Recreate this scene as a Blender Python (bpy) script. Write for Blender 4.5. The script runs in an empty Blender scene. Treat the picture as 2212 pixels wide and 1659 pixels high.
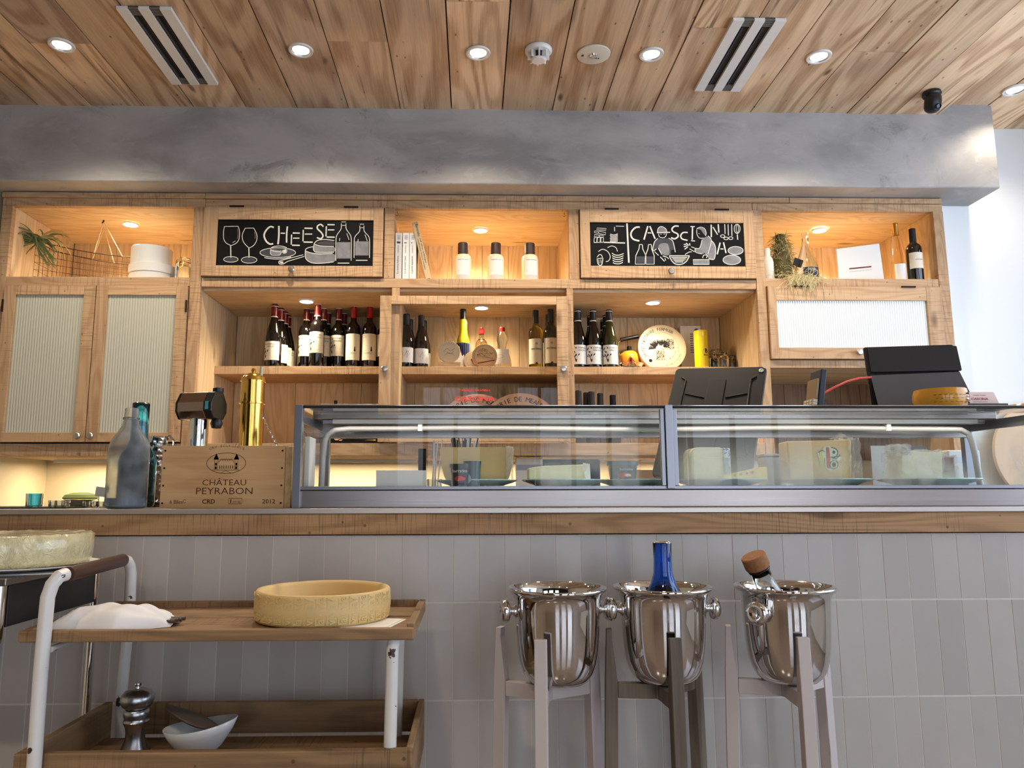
import bpy, bmesh, math, random
import numpy as np
from mathutils import Vector, Matrix
random.seed(7)
SC = bpy.context.scene
COL = SC.collection
PI = math.pi
# ---------------------------------------------------------------- camera
FPX, CXP, H = 1620.33, 1062.08, 1.17
_yaw, _pit, _rol = [math.radians(a) for a in (1.4348, 8.2609, -.14397)]
_F = Vector((math.sin(_yaw)*math.cos(_pit), math.cos(_yaw)*math.cos(_pit), math.sin(_pit)))
_r = Vector((math.cos(_yaw), -math.sin(_yaw), 0)); _u = _r.cross(_F)
_R = _r*math.cos(_rol) + _u*math.sin(_rol); _U = _u*math.cos(_rol) - _r*math.sin(_rol)
cam_d = bpy.data.cameras.new('camera'); cam = bpy.data.objects.new('camera', cam_d); COL.objects.link(cam)
cam.matrix_world = Matrix(((_R.x, _U.x, -_F.x, 0), (_R.y, _U.y, -_F.y, 0), (_R.z, _U.z, -_F.z, H), (0, 0, 0, 1)))
cam_d.sensor_width = 36; cam_d.lens = FPX/2212*36; cam_d.shift_x = (1106-CXP)/2212; cam_d.clip_start = .05
SC.camera = cam
def at(px, py, Y):
    """world point seen at pixel (px,py) of the photograph at depth Y"""
    d = _R*((px-CXP)/FPX) + _U*((829.5-py)/FPX) + _F
    d = d*(Y/d.y)
    return Vector((d.x, Y, d.z+H))
def X(px, py, Y): return at(px, py, Y).x
def Z(px, py, Y): return at(px, py, Y).z
def atz(px, py, z):
    d = _R*((px-CXP)/FPX) + _U*((829.5-py)/FPX) + _F
    return d*((z-H)/d.z) + Vector((0, 0, H))
# ---------------------------------------------------------------- render look
SC.view_settings.view_transform = 'Standard'; SC.view_settings.look = 'None'
SC.view_settings.gamma = 1; SC.view_settings.use_curve_mapping = False
SC.view_settings.exposure = 0.9
cy = SC.cycles
cy.use_denoising = True; cy.denoiser = 'OPENIMAGEDENOISE'
cy.use_adaptive_sampling = True; cy.adaptive_threshold = .045; cy.adaptive_min_samples = 16
cy.max_bounces = 7; cy.diffuse_bounces = 3; cy.glossy_bounces = 4; cy.transmission_bounces = 6; cy.transparent_max_bounces = 12
cy.caustics_reflective = False; cy.caustics_refractive = False; cy.sample_clamp_indirect = 4; cy.sample_clamp_direct = 0
cy.blur_glossy = .5
# ---------------------------------------------------------------- world and daylight
ZC = 3.035          # ceiling
w = bpy.data.worlds.new('world'); SC.world = w; w.use_nodes = True
w.node_tree.nodes['Background'].inputs[0].default_value = (.55, .68, 1, 1)
w.node_tree.nodes['Background'].inputs[1].default_value = .35
def area(name, loc, rot, sx, sy, power, col):
    l = bpy.data.lights.new(name, 'AREA'); l.shape = 'RECTANGLE'; l.size = sx; l.size_y = sy; l.energy = power; l.color = col
    o = bpy.data.objects.new(name, l); o.location = loc; o.rotation_euler = rot; COL.objects.link(o); return o
# daylight coming in through the shop windows: one on the right wall, three behind the camera
area('daylight_right', (3.30, 1.35, 1.85), (0, PI/2, 0), 1.9, 3.4, 47, (.68, .81, 1))
for i, xx in enumerate((-.3, 1.02, 2.47)):
    area('daylight_front', (xx, -2.75, 1.33), (PI/2, 0, 0), (.8, .95, 1.15)[i], 2.5, (10, 13, 20)[i], (.80, .89, 1))

# ---------------------------------------------------------------- helpers
def S(r, g, b, a=1):
    f = lambda c: (c/255/12.92 if c/255 <= .04045 else ((c/255+.055)/1.055)**2.4)
    return (f(r), f(g), f(b), a)
class NT:
    def __init__(s, name):
        s.m = bpy.data.materials.new(name); s.m.use_nodes = True; s.t = s.m.node_tree; s.t.nodes.clear()
        s.out = s.t.nodes.new('ShaderNodeOutputMaterial')
    def n(s, kind, ins=None, **at_):
        nd = s.t.nodes.new('ShaderNode'+kind)
        for k, v in at_.items(): setattr(nd, k, v)
        for k, v in (ins or {}).items():
            i = nd.inputs[k]
            if isinstance(v, bpy.types.NodeSocket): s.t.links.new(v, i)
            else: i.default_value = v
        return nd
    def math(s, op, a, b=0., c=0., clamp=False):
        nd = s.n('Math', {0: a, 1: b, 2: c}, operation=op); nd.use_clamp = clamp; return nd.outputs[0]
    def vm(s, op, a, b=(0, 0, 0)): return s.n('VectorMath', {0: a, 1: b}, operation=op).outputs[0]
    def mix(s, f, a, b, mode='MIX'):
        nd = s.n('MixRGB', {0: f, 1: a, 2: b}, blend_type=mode); return nd.outputs[0]
    def noise(s, v, scale=1., detail=2., rough=.5, dist=0.):
        return s.n('TexNoise', {'Vector': v, 'Scale': scale, 'Detail': detail, 'Roughness': rough, 'Distortion': dist}).outputs[0]
    def ramp(s, f, a, b):   # smooth 0..1 between a and b
        nd = s.n('MapRange', {'Value': f, 'From Min': a, 'From Max': b}); nd.interpolation_type = 'SMOOTHSTEP'; return nd.outputs[0]
    def bump(s, h, strength=.3, dist=.002):
        return s.n('Bump', {'Height': h, 'Strength': strength, 'Distance': dist}).outputs[0]
    def bsdf(s, **k):
        b = s.n('BsdfPrincipled'); names = {'col': 'Base Color', 'rough': 'Roughness', 'metal': 'Metallic', 'trans': 'Transmission Weight', 'ior': 'IOR', 'normal': 'Normal', 'spec': 'Specular IOR Level', 'coat': 'Coat Weight', 'crough': 'Coat Roughness', 'sss': 'Subsurface Weight', 'alpha': 'Alpha', 'ecol': 'Emission Color', 'estr': 'Emission Strength', 'sheen': 'Sheen Weight', 'aniso': 'Anisotropic'}
        for q, v in k.items():
            i = b.inputs[names[q]]
            if isinstance(v, bpy.types.NodeSocket): s.t.links.new(v, i)
            else: i.default_value = v
        s.t.links.new(b.outputs[0], s.out.inputs[0]); return b
def plain(name, col, rough=.5, metal=0., noise_=0., nscale=30., **k):
    n = NT(name); c = col
    if noise_:
        v = n.n('TexCoord').outputs['Object']; f = n.noise(v, nscale, 4, .6)
        c = n.mix(f, tuple(x*(1-noise_) for x in col[:3])+(1,), tuple(min(1, x*(1+noise_)) for x in col[:3])+(1,))
    n.bsdf(col=c, rough=rough, metal=metal, **k); return n.m
def wood(name, axis, light, dark, var=.25, saw=0., knots=1., rough=.6, grey=None, crack=0., kf=1., ring=16., along=.9, across=6., rw_=.16):
    n = NT(name); r = n.n('NewGeometry').outputs['Random Per Island']
    v = n.n('TexCoord').outputs['Object']
    off = n.vm('MULTIPLY', n.n('CombineXYZ', {0: r, 1: r, 2: r}).outputs[0], (41.3, 27.7, 63.1))
    v = n.vm('ADD', v, off)
    def sc(a, c): return tuple(a if i == axis else c for i in range(3))
    wob = n.noise(v, 5., 2)
    low = n.noise(n.vm('MULTIPLY', v, sc(along, across)), 1., 2, .4, .35)
    rings = n.math('SINE', n.math('MULTIPLY', low, ring*6.28))
    rings = n.ramp(rings, -.6, 1.)
    streak = n.noise(n.vm('MULTIPLY', v, sc(5, 170)), 1., 3, .6)
    mid = n.noise(n.vm('MULTIPLY', v, sc(1.6, 22)), 1., 4, .6)
    f = n.math('ADD', n.math('MULTIPLY', rings, rw_), n.math('MULTIPLY', streak, .34))
    f = n.math('ADD', f, n.math('MULTIPLY', mid, .55)); f = n.ramp(f, .25, .95)
    c = n.mix(f, light, dark)
    vo = n.n('TexVoronoi', {'Vector': n.vm('MULTIPLY', n.vm('ADD', v, n.vm('MULTIPLY', n.n('CombineXYZ', {0: wob, 1: wob, 2: wob}).outputs[0], (.03, .03, .03))), sc(2.3*kf, 6.5*kf)), 'Scale': 1.})
    kn = n.math('MULTIPLY', n.math('SUBTRACT', 1., n.ramp(vo.outputs['Distance'], .05, .17)), n.ramp(n.n('SeparateXYZ', {0: vo.outputs['Color']}).outputs[0], .60, .62))
    c = n.mix(n.math('MULTIPLY', kn, .75*knots), c, tuple(x*.35 for x in dark[:3])+(1,))
    if crack:
        cr = n.noise(n.vm('MULTIPLY', v, sc(1.1, 38)), 1., 2, .5, .2); gate = n.ramp(n.noise(v, 2.3, 2), .42, .6)
        c = n.mix(n.math('MULTIPLY', n.math('MULTIPLY', n.ramp(cr, .60, .72), gate), crack), c, tuple(x*.35 for x in dark[:3])+(1,))
        stn = n.ramp(n.noise(n.vm('MULTIPLY', v, sc(2.2, 5.5)), 1., 6, .75, 1.), .58, .74)
        c = n.mix(n.math('MULTIPLY', stn, crack*.45), c, tuple(x*.42 for x in dark[:3])+(1,))
        sp2 = n.n('TexVoronoi', {'Vector': n.vm('MULTIPLY', v, sc(14, 30)), 'Scale': 1.})
        c = n.mix(n.math('MULTIPLY', n.math('MULTIPLY', n.math('SUBTRACT', 1., n.ramp(sp2.outputs['Distance'], .06, .16)), n.ramp(n.n('SeparateXYZ', {0: sp2.outputs['Color']}).outputs[0], .7, .75)), crack), c, tuple(x*.2 for x in dark[:3])+(1,))
    if saw:
        sm = n.noise(n.vm('MULTIPLY', v, sc(230, 9)), 1., 1); patch = n.ramp(n.noise(v, 3.5, 2), .4, .62)
        c = n.mix(n.math('MULTIPLY', n.math('MULTIPLY', n.ramp(sm, .52, .66), patch), saw), c, tuple(x*.45 for x in dark[:3])+(1,))
        sp = n.n('TexVoronoi', {'Vector': v, 'Scale': 19.})
        c = n.mix(n.math('MULTIPLY', n.math('SUBTRACT', 1., n.ramp(sp.outputs['Distance'], .05, .09)), .6), c, tuple(x*.2 for x in dark[:3])+(1,))
    b = n.math('ADD', 1-var/2, n.math('MULTIPLY', n.math('FRACT', n.math('MULTIPLY', r, 17.13)), var))
    c = n.mix(1., c, n.n('CombineXYZ', {0: b, 1: b, 2: b}).outputs[0], 'MULTIPLY')
    if grey:
        g = n.ramp(n.math('FRACT', n.math('MULTIPLY', r, 7.7)), .45, .95); g2 = n.ramp(n.noise(v, 2.1, 3), .45, .75)
        c = n.mix(n.math('MULTIPLY', n.math('MAXIMUM', n.math('MULTIPLY', g, .8), n.math('MULTIPLY', g2, .6)), .75), c, n.mix(f, grey, tuple(x*.45 for x in grey[:3])+(1,)))
    hgt = n.math('SUBTRACT', 1., n.math('ADD', n.math('MULTIPLY', f, .8), kn))
    n.bsdf(col=c, rough=rough, normal=n.bump(hgt, .35, .0015), spec=.3); return n.m
class MB:
    def __init__(s): s.v = []; s.f = []; s.m = []; s.T = None; s.fn = None; s.sm = []
    def add(s, vs, fs, m=0, smooth=False):
        b = len(s.v)
        for p in vs:
            p = Vector(p)
            if s.T is not None: p = s.T @ p
            if s.fn: p = s.fn(p)
            s.v.append(tuple(p))
        for f in fs: s.f.append(tuple(i+b for i in f)); s.m.append(m); s.sm.append(smooth)
        return s
    def box(s, x0, x1, y0, y1, z0, z1, m=0):
        return s.add([(x0, y0, z0), (x1, y0, z0), (x1, y1, z0), (x0, y1, z0), (x0, y0, z1), (x1, y0, z1), (x1, y1, z1), (x0, y1, z1)],
                     [(0, 3, 2, 1), (4, 5, 6, 7), (0, 1, 5, 4), (1, 2, 6, 5), (2, 3, 7, 6), (3, 0, 4, 7)], m)
    def prism(s, poly, y0, y1, m=0, smooth=False):      # poly of (x,z), extruded along y; y0 in front
        n = len(poly)
        return s.add([(x, y0, z) for x, z in poly]+[(x, y1, z) for x, z in poly],
                     [tuple(range(n)), tuple(range(2*n-1, n-1, -1))]+[(i, i+n, (i+1) % n+n, (i+1) % n) for i in range(n)], m, smooth)
    def rbox(s, x0, x1, y0, y1, z0, z1, r, m=0, seg=5):   # box with rounded corners in the x-z plane
        p = []
        for cx, cz, a0 in ((x1-r, z1-r, 0), (x0+r, z1-r, 90), (x0+r, z0+r, 180), (x1-r, z0+r, 270)):
            for k in range(seg+1):
                a = math.radians(a0+90*k/seg); p.append((cx+r*math.cos(a), cz+r*math.sin(a)))
        return s.prism(p[::-1], y0, y1, m)
    def lathe(s, prof, c=(0, 0, 0), seg=32, m=0, a0=0, a1=360, sx=1, sy=1, smooth=True, mf=None):
        full = abs(a1-a0) >= 359.9; n = seg if full else seg+1; vs = []; fs = []
        for r, z in prof:
            for k in range(n):
                a = math.radians(a0+(a1-a0)*k/seg); vs.append((c[0]+r*math.cos(a)*sx, c[1]+r*math.sin(a)*sy, c[2]+z))
        for i in range(len(prof)-1):
            for k in range(seg):
                k2 = (k+1) % n if full else k+1
                q = [i*n+k, i*n+k2, (i+1)*n+k2, (i+1)*n+k]
                if prof[i][0] < 1e-7: q = [i*n, (i+1)*n+k2, (i+1)*n+k]
                elif prof[i+1][0] < 1e-7: q = [i*n+k, i*n+k2, (i+1)*n]
                fs.append(tuple(q))
        return s.add(vs, fs, m, smooth)
    def disc(s, r, c, m=0, seg=32):  # facing -y (toward the room)
        return s.prism([(c[0]+r*math.cos(2*PI*k/seg), c[2]-r*math.sin(2*PI*k/seg)) for k in range(seg)], c[1], c[1]+.0004, m)
    def tube(s, pts, r, seg=8, m=0, cap=True, closed=False):
        pts = [Vector(p) for p in pts]; n = len(pts); rr = r if isinstance(r, (list, tuple)) else [r]*n
        vs = []; fs = []; up = None
        for i, p in enumerate(pts):
            a = pts[(i-1) % n] if (closed or i > 0) else p; b = pts[(i+1) % n] if (closed or i < n-1) else p
            t = (b-a).normalized()
            if up is None: up = Vector((0, 0, 1)) if abs(t.z) < .9 else Vector((1, 0, 0))
            u = (up-t*up.dot(t))
            if u.length < 1e-6: u = t.orthogonal()
            u.normalize(); w_ = t.cross(u); up = u
            for k in range(seg):
                g = 2*PI*k/seg; vs.append(p+(u*math.cos(g)+w_*math.sin(g))*rr[i])
        for i in range(n if closed else n-1):
            j = (i+1) % n
            for k in range(seg): fs.append((i*seg+k, i*seg+(k+1) % seg, j*seg+(k+1) % seg, j*seg+k))
        if cap and not closed: fs.append(tuple(range(seg-1, -1, -1))); fs.append(tuple((n-1)*seg+k for k in range(seg)))
        return s.add(vs, fs, m, True)
    def stroke(s, pts, w_, y, m=0, closed=False):  # flat chalk / ink line on a plane facing -y; pts (x,z)
        n = len(pts); L = []; Rr = []
        for i in range(n):
            a = pts[(i-1) % n] if (closed or i > 0) else pts[i]; b = pts[(i+1) % n] if (closed or i < n-1) else pts[i]
            dx, dz = b[0]-a[0], b[1]-a[1]; l = math.hypot(dx, dz) or 1
            ox, oz = -dz/l*w_/2, dx/l*w_/2
            L.append((pts[i][0]+ox, y, pts[i][1]+oz)); Rr.append((pts[i][0]-ox, y, pts[i][1]-oz))
        vs = L+Rr; fs = [(i, i+n, (i+1) % n+n, (i+1) % n) for i in range(n if closed else n-1)]
        return s.add(vs, fs, m)
    def text(s, st, size, x, y, z, m=0, align='C', width=None, rot=0., space=1., bold=0.):
        key = (st, space, bold)
        if key not in TXT:
            cu = bpy.data.curves.new('t', 'FONT'); cu.body = st; cu.size = 1; cu.space_character = space; cu.offset = bold; cu.resolution_u = 2
            ob = bpy.data.objects.new('t', cu); me = bpy.data.meshes.new_from_object(ob)
            vs = [tuple(q.co) for q in me.vertices]; fs = [tuple(p.vertices) for p in me.polygons]
            bpy.data.objects.remove(ob); bpy.data.curves.remove(cu); bpy.data.meshes.remove(me); TXT[key] = (vs, fs)
        vs, fs = TXT[key]
        if not vs: return s
        xs = [q[0] for q in vs]; x0, x1 = min(xs), max(xs); w0 = (x1-x0) or 1
        sxx = (width/w0) if width else size
        ox = {'C': (x0+x1)/2, 'L': x0, 'R': x1}[align]; ca, sa = math.cos(rot), math.sin(rot)
        out = []
        for q in vs:
            a, b = (q[0]-ox)*sxx, q[1]*size
            out.append((x+a*ca-b*sa, y, z+a*sa+b*ca))
        return s.add(out, fs, m)
    def arctext(s, st, size, cx, y, cz, R, mid_deg, m=0, spread=None, inward=False):
        # letters set round an arc; mid_deg 90 = top
        n = len(st); step = spread/max(1, n-1) if spread else math.degrees(size*.78/R)
        for i, ch in enumerate(st):
            if ch == ' ': continue
            a = mid_deg-(i-(n-1)/2)*step if not inward else mid_deg+(i-(n-1)/2)*step
            ar = math.radians(a)
            s.text(ch, size, cx+R*math.cos(ar), y, cz+R*math.sin(ar), m, rot=ar-PI/2 if not inward else ar+PI/2)
        return s
    def build(s, name, mats, parent=None, bevel=0, world=False, sharp=35, bseg=2):
        me = bpy.data.meshes.new(name)
        vs = s.v
        if parent is not None and world:
            l = parent.location; vs = [(a-l.x, b-l.y, c-l.z) for a, b, c in vs]
        me.from_pydata(vs, [], s.f)
        for mt in (mats if isinstance(mats, (list, tuple)) else [mats]): me.materials.append(mt)
        me.polygons.foreach_set('material_index', s.m); me.polygons.foreach_set('use_smooth', s.sm)
        me.update(); me.validate()
        if any(s.sm) and sharp: me.set_sharp_from_angle(angle=math.radians(sharp)); 
        o = bpy.data.objects.new(name, me); COL.objects.link(o)
        if parent is not None: o.parent = parent
        if bevel:
            b = o.modifiers.new('bevel', 'BEVEL'); b.width = bevel; b.segments = bseg; b.limit_method = 'ANGLE'; b.angle_limit = math.radians(40); b.harden_normals = False
        return o
TXT = {}
def tag(o, label, cat, group=None, kind=None):
    if label: o['label'] = label
    if cat: o['category'] = cat
    if group: o['group'] = group
    if kind: o['kind'] = kind
    return o
def thing(name, loc, label, cat, group=None, rz=0.):
    o = bpy.data.objects.new(name, None); o.empty_display_size = .05; COL.objects.link(o)
    o.location = loc; o.rotation_euler = (0, 0, rz); return tag(o, label, cat, group)
def struct(o, label=None):
    o['kind'] = 'structure'
    if label: o['label'] = label
    return o
def dup(root, loc, rz=None, label=None, group=None):
    r = root.copy(); COL.objects.link(r); r.location = loc
    if rz is not None: r.rotation_euler = (0, 0, rz)
    if label: r['label'] = label
    if group: r['group'] = group
    for ch in list(root.children):
        c = ch.copy(); COL.objects.link(c); c.parent = r
        for g in ch.children:
            d = g.copy(); COL.objects.link(d); d.parent = c
    return r
def spot(parent, name, loc, power, col, size=120, blend=.6, rad=.03):
    l = bpy.data.lights.new(name, 'SPOT'); l.energy = power; l.color = col; l.spot_size = math.radians(size); l.spot_blend = blend; l.shadow_soft_size = rad
    o = bpy.data.objects.new(name, l); COL.objects.link(o); o.parent = parent; o.location = loc; return o
# ---------------------------------------------------------------- materials
M = {}
PINE_L, PINE_D = S(236, 208, 166), S(200, 160, 114)
for a, k in ((0, 'x'), (1, 'y'), (2, 'z')):
    M['pine_'+k] = wood('pine_'+k, a, PINE_L, PINE_D, var=.22, saw=0.)
    M['frame_'+k] = wood('frame_pine_'+k, a, S(210, 174, 134), S(170, 128, 90), var=.2, saw=.45)
M['ceil'] = wood('ceiling_planks', 1, S(246, 214, 174), S(176, 130, 90), var=.42, saw=.0, knots=1.2, crack=.8, kf=1.5, grey=S(176, 154, 140), rough=.7, ring=11, along=.5, across=3.2, rw_=.22)
M['counter_wood'] = wood('counter_wood', 0, S(196, 154, 110), S(134, 94, 60), var=.15, saw=.5)
M['cart_wood'] = wood('cart_wood', 0, S(158, 124, 88), S(98, 74, 50), var=.2, saw=.4)
M['cart_wood_y'] = wood('cart_wood_y', 1, S(166, 132, 94), S(104, 80, 54), var=.2, saw=.3)
M['grey_wood'] = wood('weathered_wood', 2, S(130, 118, 104), S(70, 60, 50), var=.2, saw=.0, knots=.3, ring=8)
n = NT('plaster'); v = n.n('TexCoord').outputs['Object']
a = n.noise(n.vm('MULTIPLY', v, (1, 1, 1.8)), 1.7, 6, .62, .5); b = n.noise(n.vm('MULTIPLY', v, (1, 1, 2.2)), 5., 7, .7, 1.2)
c = n.mix(n.ramp(a, .35, .68), S(178, 174, 171), S(148, 145, 142)); c = n.mix(n.math('MULTIPLY', n.ramp(b, .5, .75), .45), c, S(194, 192, 190)); c = n.mix(n.math('MULTIPLY', n.ramp(n.noise(n.vm('MULTIPLY', v, (1, 1, 1.5)), 2.6, 8, .75, 1.5), .56, .72), .6), c, S(92, 92, 90))
n.bsdf(col=c, rough=.55, normal=n.bump(n.noise(v, 9., 6, .6), .15, .004)); M['plaster'] = n.m
n = NT('white_paint'); v = n.n('TexCoord').outputs['Object']
n.bsdf(col=S(236, 236, 234), rough=.6, normal=n.bump(n.noise(v, 60., 3), .08, .001)); M['white_wall'] = n.m
M['cream_wall'] = plain('cream_wall', S(232, 216, 182), .45, noise_=.06, nscale=3)
M['dark_wall'] = plain('dark_wall', S(44, 36, 32), .8)
n = NT('tile'); r = n.n('NewGeometry').outputs['Random Per Island']; v = n.n('TexCoord').outputs['Object']
c = n.mix(r, S(196, 188, 180), S(182, 174, 167)); c = n.mix(n.math('MULTIPLY', n.noise(v, 14., 4), .35), c, S(166, 158, 152))
n.bsdf(col=c, rough=.28, spec=.5, normal=n.bump(n.noise(v, 14., 2), .10, .004)); M['tile'] = n.m
M['grout'] = plain('grout', S(214, 206, 196), .9, noise_=.12, nscale=60)
def brushed(name, col, rough=.3, axis=0):
    n = NT(name); v = n.n('TexCoord').outputs['Object']
    f = n.noise(n.vm('MULTIPLY', v, tuple(2. if i == axis else 260. for i in range(3))), 1., 3)
    n.bsdf(col=n.mix(f, tuple(x*.85 for x in col[:3])+(1,), col), metal=1., rough=n.math('ADD', rough-.08, n.math('MULTIPLY', f, .16))); return n.m
M['steel'] = brushed('brushed_steel', S(160, 150, 146), .30)
M['steel_z'] = brushed('brushed_steel_vertical', S(188, 188, 190), .3, 2)
M['alu'] = plain('aluminium', S(142, 142, 148), .36, 1.)
M['chrome'] = plain('chrome', S(226, 224, 222), .06, 1.)
n = NT('bucket_metal'); v = n.n('TexCoord').outputs['Object']
n.bsdf(col=S(222, 220, 218), metal=1., rough=n.math('ADD', .03, n.math('MULTIPLY', n.ramp(n.noise(v, 14., 5, .7), .5, .75), .12)), normal=n.bump(n.noise(v, 5., 2), .06, .004)); M['bucket'] = n.m
M['satin'] = plain('satin_metal', S(176, 178, 182), .32, 1.)
M['brass'] = plain('brass', S(232, 186, 92), .14, 1.)
M['gold'] = plain('gold_wire', S(206, 160, 80), .3, 1.)
M['black'] = plain('black_plastic', S(18, 18, 20), .35)
M['blackm'] = plain('black_matte', S(24, 22, 22), .7)
M['dark'] = plain('dark_grey', S(58, 60, 66), .5)
M['navy'] = plain('navy_plastic', S(28, 34, 48), .5)
M['white'] = plain('white_plastic', S(238, 236, 230), .4)
M['paper'] = plain('paper', S(238, 234, 226), .8)
M['cream'] = plain('cream_plastic', S(240, 226, 186), .35, sss=.1)
M['ink'] = plain('ink', S(34, 32, 34), .8)
M['iron'] = plain('iron_hinge', S(46, 34, 28), .6, .6)
M['chalkboard'] = plain('chalkboard', S(7, 7, 9), .6, spec=.15)
M['chalk'] = plain('chalk', S(214, 212, 202), .9)
M['chalk2'] = plain('chalk_soft', S(128, 128, 130), .95, noise_=.45, nscale=26)
M['chalk3'] = plain('chalk_faint', S(64, 66, 72), .95, noise_=.5, nscale=26)
M['red'] = plain('red_capsule', S(176, 28, 30), .28)
M['wine_red'] = plain('wine_capsule', S(120, 26, 30), .28)
M['bottle_dark'] = plain('dark_bottle_glass', S(14, 11, 9), .06, coat=.5)
M['bottle_green'] = plain('green_bottle_glass', S(44, 44, 12), .08, coat=.5)
M['label'] = plain('cream_label', S(238, 228, 204), .7)
M['pinklabel'] = plain('pale_label', S(236, 220, 206), .7)
M['yellow'] = plain('yellow_tin', S(238, 208, 20), .35)
M['orange'] = plain('orange_enamel', S(236, 120, 30), .25)
def glass(name, col=(1, 1, 1, 1), rough=0., ior=1.45):
    n = NT(name); n.bsdf(col=col, rough=rough, trans=1., ior=ior); return n.m
M['glass'] = glass('clear_glass', S(244, 250, 248))
n = NT('misted_glass'); v = n.n('TexCoord').outputs['Object']; n.bsdf(col=S(236, 242, 246), rough=.15, trans=n.math('SUBTRACT', .92, n.math('MULTIPLY', n.ramp(n.noise(v, 14., 2), .35, .65), .14)), ior=1.12); M['glass_frost'] = n.m
M['glass_blue'] = glass('blue_glass', S(112, 196, 226), .02)
M['glass_cobalt'] = glass('cobalt_glass', S(92, 160, 246), .02)
M['liquor'] = glass('pale_amber_liquid', S(252, 236, 196), .0, 1.35)
M['wine_white'] = glass('green_white_wine_glass', S(190, 170, 60), .02, 1.35)
def pane(name, tint=(1, 1, 1, 1), refl=1., rough=0.):
    n = NT(name); g_ = n.n('NewGeometry'); cs = n.math('ABSOLUTE', n.n('VectorMath', {0: g_.outputs['Normal'], 1: g_.outputs['Incoming']}, operation='DOT_PRODUCT').outputs['Value'])
    fr = n.math('ADD', .04, n.math('MULTIPLY', .96, n.math('POWER', n.math('SUBTRACT', 1., cs), 5.)))
    t = n.n('BsdfTransparent', {'Color': tint}).outputs[0]; g = n.n('BsdfGlossy', {'Color': (1, 1, 1, 1), 'Roughness': rough}).outputs[0]
    mx = n.n('MixShader', {0: n.math('MULTIPLY', fr, refl, clamp=True), 1: t, 2: g}); n.t.links.new(mx.outputs[0], n.out.inputs[0]); return n.m
M['pane'] = pane('window_glass', S(247, 251, 250), 1.3)
M['reed'] = None
n = NT('reeded_glass'); n.bsdf(col=S(232, 230, 208), rough=.34, trans=.30, ior=1.45, spec=.9); M['reed'] = n.m
def emis(name, col, st):
    n = NT(name); n.bsdf(col=(0.8, .8, .8, 1), ecol=col, estr=st); return n.m
M['lamp_warm'] = emis('warm_lamp', S(255, 226, 176), 30.)
M['lamp_white'] = emis('white_lamp', S(255, 240, 220), .75)
M['tube'] = emis('tube_lamp', S(250, 244, 236), .3)
n = NT('cheese_rind'); v = n.n('TexCoord').outputs['Object']
n.bsdf(col=n.mix(n.noise(v, 8., 4), S(232, 196, 120), S(214, 168, 84)), rough=.42, sss=.05, normal=n.bump(n.noise(v, 40., 3), .1, .002)); M['rind'] = n.m
n = NT('cheese_paste'); v = n.n('TexCoord').outputs['Object']
n.bsdf(col=n.mix(n.noise(v, 12., 4), S(224, 196, 136), S(202, 164, 100)), rough=.5, sss=.08, normal=n.bump(n.noise(v, 25., 4), .25, .003)); M['paste'] = n.m
M['brie'] = plain('brie_rind', S(232, 222, 188), .7, noise_=.12, nscale=25)
M['plate'] = plain('celadon_plate', S(206, 238, 224), .12)
n = NT('foil'); v = n.n('TexCoord').outputs['Object']
n.bsdf(col=S(240, 240, 240), rough=.12, trans=.0, alpha=.22, spec=1., normal=n.bump(n.noise(v, 60., 4, .7, 1.), 1., .01)); M['film'] = n.m
M['cork'] = plain('cork', S(150, 102, 64), .85, noise_=.5, nscale=160)
M['greenleaf'] = plain('grey_green_leaf', S(104, 116, 70), .6, noise_=.3, nscale=20)
M['moss'] = plain('dry_moss', S(168, 158, 104), .8, noise_=.3, nscale=30)
M['chip'] = plain('chipped_paint', S(60, 44, 36), .7)
n = NT('worn_white_paint'); v = n.n('TexCoord').outputs['Object']
ch = n.ramp(n.noise(v, 22., 4, .6), .655, .675)
n.bsdf(col=n.mix(ch, n.mix(n.noise(v, 12., 3), S(230, 226, 220), S(206, 202, 198)), S(62, 48, 40)), rough=.3); M['white_tube'] = n.m
n = NT('painted_wood'); v = n.n('TexCoord').outputs['Object']
n.bsdf(col=n.mix(n.ramp(n.noise(n.vm('MULTIPLY', v, (30, 30, 4)), 1., 4), .66, .74), S(196, 184, 180), S(120, 80, 64)), rough=.55); M['painted'] = n.m
M['cloth'] = plain('white_cloth', S(232, 228, 226), .9, noise_=.04, nscale=10)
M['leather'] = plain('dark_wood_handle', S(64, 36, 26), .4, noise_=.2, nscale=12)
M['redcable'] = plain('red_cable', S(226, 70, 60), .45)
M['green_plate'] = plain('lime_plate', S(196, 212, 120), .5)
M['screen'] = emis('blue_screen', S(120, 190, 240), 1.2)
M['disc'] = plain('cream_cardboard', S(220, 202, 172), .8)
M['discwood'] = plain('thin_wood_box', S(222, 184, 138), .7, noise_=.1, nscale=10)
M['brieboard'] = plain('brie_board', S(224, 192, 162), .75)
M['burn'] = plain('burnt_mark', S(116, 66, 40), .8)
M['red_print'] = plain('red_print', S(226, 70, 62), .6)
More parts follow.
